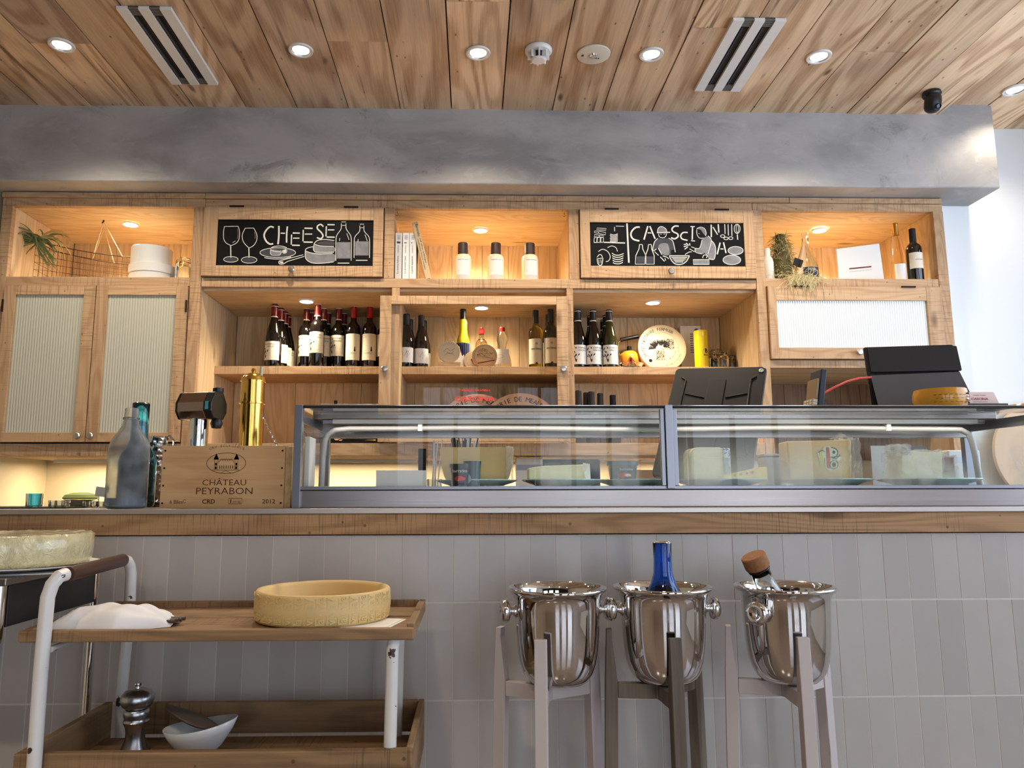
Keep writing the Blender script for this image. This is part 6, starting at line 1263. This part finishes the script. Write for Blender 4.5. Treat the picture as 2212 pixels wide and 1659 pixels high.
# tap with silver and black head
Yt = 2.27; xt = X(428, 960, Yt); t = thing('beer_tap', (xt, Yt, ZT), 'chrome column tap with chunky silver and black octagonal head behind the crate', 'tap')
zc_ = Z(430, 906, Yt)-ZT; MB().lathe([(.036, 0), (.036, .01), (.0265, .014), (.0265, zc_+.02), (0, zc_+.02)], seg=40).build('column', M['chrome'], t)
z0_, z1_ = Z(430, 907, Yt)-ZT, Z(430, 849, Yt)-ZT; zm = (z0_+z1_)/2; rh = (z1_-z0_)/2
mb = MB(); mb.T = Matrix.Translation((.0, 0, 0)) @ Matrix.Rotation(math.radians(-16), 4, 'Z')
octo = [(-rh*.98, zm-rh*.45), (-rh*.98, zm+.2*rh), (-rh*.5, zm+rh), (rh*.5, zm+rh), (rh*.98, zm+.2*rh), (rh*.98, zm-rh*.45), (rh*.6, z0_), (-rh*.6, z0_)]
def xprism(mb, x0, x1, yz, m=0):
    n_ = len(yz); mb.add([(x0, a, b) for a, b in yz]+[(x1, a, b) for a, b in yz], [tuple(range(n_)), tuple(range(2*n_-1, n_-1, -1))]+[(i, i+n_, (i+1) % n_+n_, (i+1) % n_) for i in range(n_)][::1], m)
xprism(mb, -.050, .040, octo); mb.build('head', brushed('tap_steel', S(168, 150, 140), .22), t, bevel=.002)
for a, b in ((-.058, -.0502), (.0402, .066)):
    mb = MB(); mb.T = Matrix.Rotation(math.radians(-16), 4, 'Z'); sc_ = 1.0; xprism(mb, a, b, [(p*sc_, zm+(q-zm)*sc_) for p, q in octo]); mb.build('end_cap', M['black'], t, bevel=.003)
mb = MB(); mb.T = Matrix.Rotation(math.radians(-16), 4, 'Z'); mb.box(.046, .056, -rh*.99-.0012, -rh*.97, zm-.014, zm+.010); mb.build('sticker', plain('cyan_sticker', S(90, 170, 190), .5), t)
mb = MB(); mb.lathe([(.014, z1_-.002), (.016, z1_+.004), (.016, z1_+.014), (.012, z1_+.016), (0, z1_+.016)], (.052, 0, 0), 24); mb.build('top_knob', M['black'], t)
mb = MB(); mb.lathe([(0, z0_-.028), (.014, z0_-.026), (.018, z0_-.012), (.014, z0_+.002)], (.055, -.01, 0), 24); mb.build('spout', M['black'], t)
# brass tower
Yt = 2.34; t = thing('brass_tower', (X(541, 960, Yt), Yt, ZT), 'polished brass cylinder with domed lid and finial behind the wine crate', 'dispenser')
r_ = 24.5/1620.33*Yt; zt_ = Z(541, 825, Yt)-ZT; zf = Z(541, 798, Yt)-ZT; zr_ = Z(541, 871, Yt)-ZT
MB().lathe([(0, 0), (r_*1.2, 0), (r_*1.2, .01), (r_*.98, .016), (r_*.98, zr_-.004), (r_*1.12, zr_-.003), (r_*1.12, zr_+.002), (r_, zr_+.003), (r_, zt_), (r_*1.08, zt_), (r_*1.08, zt_+.003), (0, zt_+.003)], seg=48).build('body', M['brass'], t)
dh = zf-zt_-.012; MB().lathe([(r_*1.02, zt_+.004), (r_*.98, zt_+.004+dh*.35), (r_*.78, zt_+.004+dh*.62), (r_*.4, zt_+.004+dh*.82), (0, zt_+.004+dh*.88)], seg=48).build('lid', M['brass'], t)
MB().lathe([(.004, zf-.016), (.004, zf-.011), (.0075, zf-.005), (.006, zf+.002), (0, zf+.004)], seg=24).build('finial', M['brass'], t)
mb = MB(); lv = at(565, 792, Yt)-Vector(t.location); mb.tube([(lv.x, 0, lv.z), (lv.x-.002, 0, lv.z-.082)], [.0055, .005], 14); mb.build('lever_handle', plain('ivory_handle', S(214, 206, 170), .3), t)
mb = MB(); mb.tube([(lv.x-.002, 0, lv.z-.0825), (lv.x-.001, 0, lv.z-.10), (lv.x-.010, 0, zr_+.006), (r_*.8, 0, zr_)], .005, 10); mb.build('valve', M['brass'], t)
# measuring glass with a twisted spoon
Yt = 2.28; t = thing('mixing_glass', (X(592, 960, Yt), Yt, ZT), 'clear mixing glass with a long twisted bar spoon just left of the case', 'glass')
MB().lathe([(0, .004), (.036, .004), (.040, .178), (.0425, .178), (.038, 0), (0, 0)], seg=36).build('glass', M['glass'], t)
mb = MB(); p0, p1 = at(597, 960, Yt)-Vector(t.location), at(565, 896, Yt)-Vector(t.location); pts = [p0.lerp(p1, k/20)+Vector((.0014*math.cos(k*2), .0014*math.sin(k*2), 0)) for k in range(21)]; mb.tube(pts, .0028, 8); mb.tube([p0, p0-Vector((0, 0, .13))], .0028, 8); mb.build('bar_spoon', M['chrome'], t)
Yt = 2.22; t = thing('hammered_jug', (X(338, 1000, Yt), Yt, ZT), 'dimpled shiny metal jug with curled handle between blue bottle and crate', 'jug')
n = NT('hammered_metal'); v = n.n('TexCoord').outputs['Object']; n.bsdf(col=S(206, 200, 194), metal=1., rough=.14, normal=n.bump(n.n('TexVoronoi', {'Vector': v, 'Scale': 60.}).outputs['Distance'], 1., .006)); M['hammered'] = n.m
zt_ = Z(338, 943, Yt)-ZT; MB().lathe([(0, .003), (.024, 0), (.029, .02), (.030, zt_*.6), (.026, zt_*.85), (.029, zt_), (.027, zt_), (.022, zt_*.5), (0, zt_*.45)], seg=36).build('body', M['hammered'], t)
MB().tube([(.020, 0, zt_-.004), (.034, 0, zt_+.002), (.046, 0, zt_-.012), (.044, 0, zt_-.026)], .003, 8).build('handle', M['chrome'], t)
# small glassware on the far left of the bar
t = thing('bar_mat', (X(60, 1098, 1.99), 2.03, ZT), 'thin dark bar mat under the small glasses at far left', 'mat')
MB().box(-.36, .105, -.06, .10, 0, .003).build('mat', M['blackm'], t)
MZ = ZT+.0032
Yt = 2.02; t = thing('blue_tumbler', (X(73, 1095, Yt), Yt, MZ), 'small straight blue glass tumbler at far left of the bar', 'glass')
r_ = 16.5/1620.33*Yt; h_ = Z(73, 1066, Yt)-MZ; MB().lathe([(0, .004), (r_*.86, .004), (r_*.95, h_), (r_, h_), (r_*.94, 0), (0, 0)], seg=36).build('glass', M['glass_blue'], t)
g0 = None
for px, Y, wd, in ((113, 2.00, 'first from the left'), (127, 2.02, 'second from the left'), (142, 2.00, 'third from the left'), (187, 2.07, 'left of the pair by the white slip'), (203, 2.05, 'under the white slip'), (219, 2.03, 'nearest the misted bottle')):
    z_ = MZ if px < 160 else ZT; loc = (X(px, 1095, Y), Y, z_)
    if g0 is None:
        g0 = thing('shot_glass', loc, 'tiny clear shot glass in the low row, '+wd, 'glass', 'tiny clear glasses at the left of the bar')
        h_ = Z(px, 1081, Y)-MZ; vs = []
        MB().lathe([(0, .004), (.0075, .004), (.0088, h_), (.0105, h_), (.0092, 0), (0, 0)], seg=10, smooth=False).build('glass', M['glass'], g0)
    else: dup(g0, loc, px*.1, 'tiny clear shot glass in the low row, '+wd)
Yt = 2.16; t = thing('plate_stack', (X(172, 1092, Yt), Yt, ZT), 'little stack of pale saucers behind the tiny glasses', 'plates')
for k in range(5): MB().lathe([(0, 0), (.025, 0), (.040, .0035), (.041, .0045), (0, .002)], (0, 0, k*.0042), 32).build('saucer', plain('pale_saucer', S(222, 220, 180), .3), t)
t = thing('green_dish', (X(174, 1080, Yt), Yt, ZT+.0225), 'lime-green shallow oval dish upside down on the saucer stack', 'dish')
MB().lathe([(.043, 0), (.046, .004), (.040, .012), (.02, .018), (0, .019)], seg=40).build('dish', M['green_plate'], t)
Yt = 2.09; t = thing('paper_slip', (X(212, 1080, Yt), Yt, ZT), 'small white slip of paper in a clear clip stand beside the shot glasses', 'slip')
MB().lathe([(0, 0), (.012, 0), (.012, .004), (.003, .008), (.002, .03), (0, .03)], seg=20).build('clip_stand', M['glass'], t)
mb = MB(); mb.T = Matrix.Rotation(.12, 4, 'Y'); mb.box(-.014, .016, -.0006, .0006, .030, .056); mb.build('paper', M['paper'], t)
Yt = 2.18; t = thing('serving_tray', (X(330, 1092, Yt), Yt+.03, ZT), 'dark tray edge with white printed strip between bottle and crate', 'tray')
MB().box(-.035, .02, -.06, .05, 0, .006).build('tray', M['blackm'], t); mb = MB(); mb.box(-.022, .012, -.062, -.0602, .003, .016, 0); mb.text('TIGR', .007, -.004, -.0626, .006, 1, width=.018); mb.build('label_strip', [M['paper'], M['ink']], t)
# ================================================================ ice buckets on wooden stands
def bucket(px, Y, label, rz, zb):
    x = X(px, 1262, Y); t = thing('ice_bucket', (x, Y, zb), label, 'ice bucket', 'steel ice buckets on stands', rz)
    P = [(0, .004), (.040, .002), (.050, 0), (.059, .003), (.068, .011), (.0755, .024), (.0815, .044), (.0855, .070), (.088, .100), (.0895, .130), (.0905, .155), (.092, .172), (.097, .183), (.1035, .188), (.1055, .191), (.1055, .1945), (.1035, .1965), (.100, .1955), (.094, .190), (.0895, .182), (.0885, .155), (.088, .130), (.083, .07), (.070, .026), (.05, .014), (0, .012)]
    MB().lathe(P, seg=72).build('pail', M['bucket'], t, sharp=0)
    for s_ in (-1, 1):
        mb = MB(); mb.T = Matrix.Translation((s_*.0895, 0, .148)) @ Matrix.Rotation(s_*PI/2, 4, 'Y')
        mb.lathe([(.019, -.006), (.015, .002), (.009, .006), (.008, .010), (.012, .012), (.021, .015), (.0245, .020), (.0245, .026), (.021, .031), (.012, .033), (.010, .030), (0, .0305)], seg=36); mb.build('knob_handle', M['chrome'], t, sharp=0)
    return t
def stand(legs, mat, label):
    P = [Vector((X(px, 1380, Y), Y, 0)) for px, Y in legs]; c = sum(P, Vector())/3; zt_ = .882
    t = thing('plant_stand', tuple(c), label, 'stand', 'three-legged bucket stands')
    for p_ in P:
        d = p_-c; R_ = d.length; d.normalize(); e_ = Vector((-d.y, d.x, 0)); wd = .0125; vs = []
        for z_, out, inn in ((0, R_*1.17+.012, R_*1.17-.013), (.745, R_+.014, R_-.013), (.776, R_+.013, R_-.013), (zt_-.02, R_+.009, R_-.003), (zt_, R_+.008, R_-.004)):
            for u_, s_ in ((inn, -1), (out, -1), (out, 1), (inn, 1)): q = d*u_+e_*(wd*s_); vs.append((q.x, q.y, z_))
        fs = [(3, 2, 1, 0), (16, 17, 18, 19)]+[(i*4+j, i*4+(j+1) % 4, (i+1)*4+(j+1) % 4, (i+1)*4+j) for i in range(4) for j in range(4)]
        MB().add(vs, fs).build('leg', mat, t, bevel=.0016)
        mb = MB(); mb.T = Matrix.Rotation(math.atan2(d.y, d.x), 4, 'Z'); mb.box(.0115, R_-.0135, -.0105, .0105, .742, .772); mb.build('crossbar', mat, t, bevel=.0012)
    MB().lathe([(0, .742), (.017, .742), (.017, .7725), (0, .7725)], seg=6, smooth=False).build('hub', mat, t)
ZBK = .7745
stand(((1083, 1.69), (1168, 1.545), (1277, 1.70)), M['painted'], 'whitewashed three-legged wooden stand under the left ice bucket')
stand(((1318, 1.66), (1457, 1.55), (1497, 1.735)), M['grey_wood'], 'weathered grey-brown three-legged stand under the middle ice bucket')
stand(((1576, 1.69), (1733, 1.55), (1772, 1.735)), M['painted'], 'whitewashed three-legged wooden stand under the right ice bucket')
bucket(1203, 1.65, 'leftmost polished steel ice bucket, empty', math.radians(6), ZBK)
bucket(1430, 1.66, 'middle polished steel ice bucket holding a cobalt bottle', math.radians(2), ZBK)
bucket(1694, 1.655, 'right-hand polished steel ice bucket with a corked bottle leaning in it', math.radians(38), ZBK)
x = X(1431, 1200, 1.665); t = blue_bottle((x, 1.665, ZBK+.0125), Z(1430, 1171, 1.665)-ZBK-.0125, .044, 'cobalt blue glass bottle standing in the middle ice bucket', M['glass_cobalt'], .55)
# corked bottle leaning in the right bucket
pt = at(1632, 1213, 1.63); base = Vector((X(1694, 1262, 1.655)+.030, 1.665, ZBK+.028)); ax = (pt-base); Lb = ax.length; T = ax.normalized().to_track_quat('Z', 'Y').to_matrix().to_4x4()
t = thing('corked_bottle', tuple(base), 'clear glass bottle with large cork leaning left in the right ice bucket', 'bottle')
mb = MB(); mb.T = T; mb.lathe([(0, .003), (.030, 0), (.036, .006), (.036, Lb*.50), (.034, Lb*.58), (.026, Lb*.70), (.0215, Lb*.78), (.021, Lb*.91), (.0235, Lb*.915), (.0235, Lb*.935), (.019, Lb*.935), (.018, Lb*.8), (.023, Lb*.69), (.031, Lb*.57), (.033, Lb*.5), (.033, .01), (0, .008)], seg=36); mb.build('glass_body', M['glass'], t, sharp=0)
mb = MB(); mb.T = T; mb.lathe([(.0185, Lb*.88), (.0188, Lb*.9352), (.0245, Lb*.94), (.0265, Lb*.955), (.0265, Lb*1.05), (.0245, Lb*1.06), (0, Lb*1.062)], seg=36); mb.build('cork', M['cork'], t)
# ================================================================ wooden trolley
XT0, XT1, YT0, YT1 = -.838, -.112, 1.455, 1.80; ZU = .922
tr = thing('serving_trolley', ((XT0+XT1)/2, (YT0+YT1)/2, 0), 'rustic two-tier trolley with wooden trays on chipped white tubes', 'trolley', rz=0)
tw_ = lambda mb, nm, mt, bev=.0015: mb.build(nm, mt, tr, bevel=bev, world=True)
cw, cwy = M['cart_wood'], M['cart_wood_y']
zb_ = Z(500, 1386, YT0)
tw_(MB().box(XT0, XT1+.002, YT0, YT0+.018, zb_, ZU-.002), 'front_board', cw, .003); tw_(MB().box(XT0+.02, XT1-.014, YT1-.018, YT1, zb_, ZU+.004), 'back_board', cw, .002)
tw_(MB().box(XT1-.013, XT1+.002, YT0+.0182, YT1, zb_, ZU+.004), 'end_board', cwy, .002); tw_(MB().box(XT0+.002, XT0+.016, YT0+.0182, YT1, zb_, ZU+.0), 'end_board', cwy, .002)
mb = MB()
for k in range(4): mb.box(XT0+.0162, XT1-.0132, YT0+.0184+k*.0773, YT0+.0184+(k+1)*.0773-.001, ZU-.024, ZU-.0085)
tw_(mb, 'tray_floor', cw, .001)
ZL = .706; zf = .634
XL0, XL1 = X(28, 1640, YT0)+.01, XT1+.002
tw_(MB().box(XL0-.01, XL1, YT0, YT0+.018, zf-.03, ZL), 'front_board', cw, .003); tw_(MB().box(XL0+.06, XL1-.014, YT1-.018, YT1, zf+.006, ZL), 'back_board', cw, .002)
tw_(MB().box(XL1-.013, XL1, YT0+.0182, YT1, zf-.03, ZL), 'end_board', cwy, .002); tw_(MB().box(XL0-.01, XL0+.006, YT0+.0182, YT1, zf-.03, ZL), 'end_board', cwy, .002)
mb = MB()
for k in range(4): mb.box(XL0+.0062, XL1-.0132, YT0+.0184+k*.0773, YT0+.0184+(k+1)*.0773-.001, zf-.018, zf)
tw_(mb, 'tray_floor', cw, .001)
rt = .0125
def up(px_b, py_b, Y): p = at(px_b, py_b, Y); return p
yf, yb = YT0-.012, YT1+.014
pA = [Vector((X(74, 1650, yf)-.012, yf, .03)), at(74, 1650, yf), at(88, 1450, yf), at(97, 1350, yf), at(103, 1290, yf), at(113, 1262, yf+.004), at(128, 1245, yf+.012), at(141, 1241, yf+.028)]
tw_(MB().tube(smooth3(pA), rt, 18) if 0 else MB().tube(pA, rt, 18), 'tube_frame', M['white_tube'], 0)
pB = [Vector((pA[0].x+.02, yb, .03)), at(262, 1500, yb), at(272, 1400, yb), at(281, 1290, yb), at(283, 1240, yb), at(281, 1222, yb-.004), at(275, 1212, yb-.014), at(268, 1210, yb-.026)]
tw_(MB().tube(pB, rt, 18), 'tube_frame', M['white_tube'], 0)
tw_(MB().tube([pA[-1]+Vector((.002, .003, 0)), pB[-1]+Vector((-.002, -.003, 0))], .0142, 20), 'handle', M['leather'], 0)
for Y, x1_, x2_, yt_ in ((YT0+.022, 848, 838, 1385), (YT1-.02, 862, 862, 1385)):
    a_ = at(x1_, 1400, Y); b_ = Vector((a_.x-.004, Y, .03)); c_ = Vector((a_.x+.004, Y, zb_+.003)); tw_(MB().tube([b_, Vector((b_.x, Y, .5)), a_, c_], rt*.95, 18), 'tube_frame', M['white_tube'], 0)
tw_(MB().tube([Vector((pA[3].x+.006, yf+.012, zb_-.012)), Vector((pB[3].x, yb-.014, zb_-.012))], .006, 10), 'tray_bracket', M['white_tube'], 0)
for q in (pA[0], pB[0]): 
    mb = MB(); mb.T = Matrix.Translation((q.x, q.y, .0)); mb.tube([(0, -.012, .028), (0, .012, .028)], .026, 20); tw_(mb, 'caster', M['blackm'], 0)
for Y, x1_ in ((YT0+.022, 848), (YT1-.02, 862)):
    a_ = at(x1_, 1400, Y); mb = MB(); mb.tube([(a_.x-.004, Y-.012, .027), (a_.x-.004, Y+.012, .027)], .026, 20); tw_(mb, 'caster', M['blackm'], 0)
# big carved cheese wheel
ZF = ZU-.0083; rw = .1385; yc_ = 1.615; xc = X(699, 1300, yc_); t = thing('paper_napkin', (xc+.09, yc_-.08, ZF), 'folded white paper napkin peeking out under the big cheese wheel', 'napkin', rz=-.25)
MB().box(-.10, .068, -.045, .075, 0, .0012).box(-.10, .062, -.050, .07, .0014, .0026).build('sheet', M['paper'], t, bevel=.0003)
ZW = ZF+.0030; t = thing('cheese_round', (xc, yc_, ZW), 'large hollowed-out cheese wheel with embossed rind on the trolley top', 'cheese')
hW = Z(700, 1288, yc_-rw)-ZW
MB().lathe([(0, 0), (rw*.965, 0), (rw*.985, .004), (rw, hW*.45), (rw*.99, hW-.004), (rw*.965, hW), (rw*.90, hW-.001), (rw*.87, hW-.008), (rw*.80, hW*.50), (rw*.4, hW*.42), (0, hW*.45)], seg=96).build('cheese', M['paste'], t, sharp=60)
mb = MB(); mb.fn = lambda p: Vector((math.sin(p.x/rw)*(rw*.992-p.y), -math.cos(p.x/rw)*(rw*.992-p.y), p.z))
k = 0; xx = -rw*1.25
while xx < rw*1.45:
    for j in range(2): mb.text('laV' if (k+j) % 2 else 'vie', .0235, xx+.008, 0., .005+j*hW*.46, 0, 'L', width=hW*.40, rot=PI/2, bold=.02)
    mb.box(xx-.0085, xx-.0078, -.0002, .0002, .005, hW-.006); xx += .0215; k += 1
o = mb.build('embossing', M['paste'], t); o.modifiers.new('s', 'SOLIDIFY').thickness = .0022; o.modifiers['s'].offset = 0
# wrapped cutlery in a cloth napkin
t = thing('cloth_napkin', (X(240, 1340, 1.53), 1.545, ZF), 'white cloth napkin folded over dark-handled cutlery at trolley left', 'napkin')
x0_, x1_ = X(108, 1345, 1.53)-t.location.x, X(372, 1345, 1.53)-t.location.x; rr = random.Random(6)
n_x, n_y = 60, 26; vs = []
for i in range(n_x+1):
    u = i/n_x
    for j in range(n_y+1):
        v_ = j/n_y; W_ = .062*(1-.55*max(0, u-.62)/.38); xx = x0_+(x1_-x0_)*u; yy = (v_-.5)*2*W_+.008*math.sin(u*7)
        env = math.sin(PI*min(1, max(0, v_)))**.55; pl = min(1, u/.22)**.7*(1-.18*abs(u-.35))*(1-.45*max(0, (u-.72)/.28)**1.5); hz = .040*pl*env**.8
        hz += (.0035*math.sin(9*u+5*v_+1.5*math.sin(6*v_))+.003*math.sin(17*u-9*v_)+.002*math.sin(30*u*v_))*env
        if u > .93: hz *= (1-u)/.07*.7+.3
        if u < .12: hz = hz*(u/.12*.55+.45)+.004*math.sin(v_*25)*env
        vs.append((xx, yy, max(.0006, hz)))
fs = [(i*(n_y+1)+j, (i+1)*(n_y+1)+j, (i+1)*(n_y+1)+j+1, i*(n_y+1)+j+1) for i in range(n_x) for j in range(n_y)]
mb = MB(); mb.add(vs, fs, 0, True); o = mb.build('cloth', M['cloth'], t, sharp=0); 
for k in range(4): MB().tube([(x1_-.05, -.012+.009*k, .009+.001*k), (x1_+.006+.003*k, -.016+.009*k, .010+.001*(k % 2))], [.003, .0038], 8).build('knife_handle', plain('dark_handle', S(70, 54, 46), .5), t)
# pepper mill and bowl on the lower tray
Yp = 1.655; t = thing('pepper_mill', (X(290, 1620, Yp), Yp, zf+.0003), 'brushed steel pepper mill with ball top on the lower tray', 'pepper mill')
hp = Z(295, 1474, Yp)-zf; q = hp/150.
P = [(0, 0), (31, 0), (32, 3), (31, 10), (25, 24), (20, 38), (19.5, 50), (22, 62), (25, 68), (26.5, 72), (24, 76), (24.5, 80), (26, 84), (26, 92), (23, 96), (0, 96)]
MB().lathe([(a*q*.98, b*q) for a, b in P], seg=48).build('body', M['steel_z'], t, sharp=50)
MB().lathe([(0, 96.3*q), (22*q, 97*q), (30*q, 104*q), (34*q, 114*q), (33*q, 124*q), (27*q, 132*q), (15*q, 137*q), (0, 138*q)], seg=48).build('ball_top', M['steel_z'], t, sharp=0)
MB().lathe([(5*q, 137.5*q), (4.5*q, 142*q), (8*q, 146*q), (8*q, 149*q), (0, 150*q)], seg=24).build('top_nut', M['chrome'], t)
Yp = 1.655; t = thing('oval_bowl', (X(428, 1610, Yp), Yp, zf+.0003), 'white oval bowl with one raised lip holding a dark wooden scoop', 'bowl')
vs = []; K = 56; sx_, sy_ = .075, .055
prof_ = [(.30, 0, 1), (.34, .002, 1), (.62, .016, 1), (.88, .038, 1), (1.0, .055, 1), (.985, .056, 1), (.85, .039, 1), (.55, .018, 1), (.25, .008, 1)]
for r_, z_, _ in prof_:
    for k in range(K):
        a = 2*PI*k/K; lift = (.5+.5*math.cos(a))**2*.022*(max(0, r_-.3)/.7)**1.5 if z_ > .001 else 0; vs.append((r_*sx_*math.cos(a)*(1+.04*math.cos(a)), r_*sy_*math.sin(a), z_+lift))
fs = [(i*K+j, i*K+(j+1) % K, (i+1)*K+(j+1) % K, (i+1)*K+j) for i in range(len(prof_)-1) for j in range(K)]; mb = MB(); mb.add(vs, fs+[tuple(range(K-1, -1, -1)), tuple(range((len(prof_)-1)*K, len(prof_)*K))], 0, True); mb.build('bowl', plain('white_glaze', S(220, 222, 224), .12), t, sharp=0)
loc = Vector((X(428, 1610, Yp), Yp, zf)); t = thing('wooden_scoop', (loc.x-.01, loc.y, loc.z+.022), 'dark wooden scoop lying across the white oval bowl', 'scoop')
mb = MB(); vs = []; 
a0_ = at(362, 1527, 1.655)-Vector(t.location); a1_ = at(468, 1572, 1.64)-Vector(t.location)
for i in range(13):
    u = i/12; c_ = a0_.lerp(a1_, u)+Vector((0, 0, -.002*math.sin(PI*u))); wd = .012+.026*math.sin(PI*min(1, u*1.02))**.7*(.4+.6*u); th_ = .0035+.006*math.sin(PI*u)
    for a in np.linspace(0, 2*PI, 17)[:-1]: vs.append((c_.x-.3*th_*math.sin(a), c_.y+wd*math.cos(a), c_.z+th_*math.sin(a)+.010*math.cos(a)*0))
mb.add(vs, [(i*16+j, i*16+(j+1) % 16, (i+1)*16+(j+1) % 16, (i+1)*16+j) for i in range(12) for j in range(16)]+[tuple(range(15, -1, -1)), tuple(range(12*16, 13*16))], 0, True); mb.build('scoop', plain('dark_scoop', S(84, 68, 58), .6, noise_=.15, nscale=40), t)
# ================================================================ steel table at far left with a wrapped wheel
zt_ = Z(12, 1249, 1.46); Xr = X(14, 1260, 1.46)
t = thing('steel_table', (Xr-.33, 1.64, 0), 'stainless table with dark side panel cut off at the left edge', 'table')
sw = lambda mb, nm, mt, bev=.001: mb.build(nm, mt, t, bevel=bev, world=True)
sw(MB().box(Xr-.66, Xr+.002, 1.455, 1.835, zt_-.014, zt_), 'table_top', M['steel'], .002)
zp = Z(12, 1358, 1.46)
sw(MB().box(Xr-.008, Xr-.003, 1.475, 1.805, zp, zt_-.0142), 'side_panel', plain('dark_side', S(52, 50, 50), .4, .5), .001)
for xx in (Xr-.010, Xr-.62):
    for yy in (1.462, 1.818): sw(MB().tube([(xx, yy, .0), (xx, yy, zt_-.0142)], .0095, 16), 'leg', M['chrome'], 0)
sw(MB().box(Xr-.64, Xr-.003, 1.47, 1.48, .30, .315), 'rail', M['steel'])
sw(MB().box(Xr-.64, Xr-.003, 1.80, 1.81, .30, .315), 'rail', M['steel'])
yc2 = 1.62; x_r = X(184, 1190, yc2); r2 = .155; t = thing('paper_napkin', (x_r-r2+.05, yc2-.03, zt_), 'white paper sheets under the film-wrapped cheese wheel at far left', 'napkin', rz=.3)
MB().box(-.12, .122, -.09, .10, 0, .001).box(-.12, .116, -.092, .095, .0012, .0022).build('sheet', M['paper'], t)
t = thing('plate', (x_r-r2+.01, yc2, zt_+.0024), 'flat plate with thin rim under the film-wrapped wheel at far left', 'plate')
MB().lathe([(0, 0), (.09, 0), (.145, .006), (.162, .0095), (.162, .011), (.14, .0085), (.09, .003), (0, .003)], seg=64).build('dish', M['white'], t)
z2 = zt_+.0024+.0102; t = thing('wrapped_cheese_round', (x_r-r2, yc2, z2), 'pale cheese wheel wrapped in shiny cling film on the steel table', 'cheese')
h2 = Z(90, 1160, yc2-r2)-z2
n = NT('wrapped_rind'); v = n.n('TexCoord').outputs['Object']; f = n.noise(n.vm('MULTIPLY', v, (1, 1, .6)), 38., 5, .65, 1.5)
n.bsdf(col=n.mix(n.noise(v, 30., 3), S(230, 218, 170), S(204, 188, 138)), rough=.16, spec=.9, coat=.8, crough=.08, normal=n.bump(f, 1., .012)); M['wrapped'] = n.m
vs = []; K = 120; rr = random.Random(12); pr = [(0, h2*.93), (r2*.80, h2*.94), (r2*.90, h2*.98), (r2*.97, h2), (r2, h2*.93), (r2*1.0, h2*.5), (r2*.985, .01), (r2*.95, 0), (0, 0)]
mb = MB().lathe(pr[::-1], seg=K); mb.v = [(a*(1+rr.uniform(-.006, .006)), b*(1+rr.uniform(-.006, .006)), max(0, c+rr.uniform(-.0012, .0012)) if c > .001 else c) for a, b, c in mb.v]; mb.build('cheese', M['wrapped'], t, sharp=70)
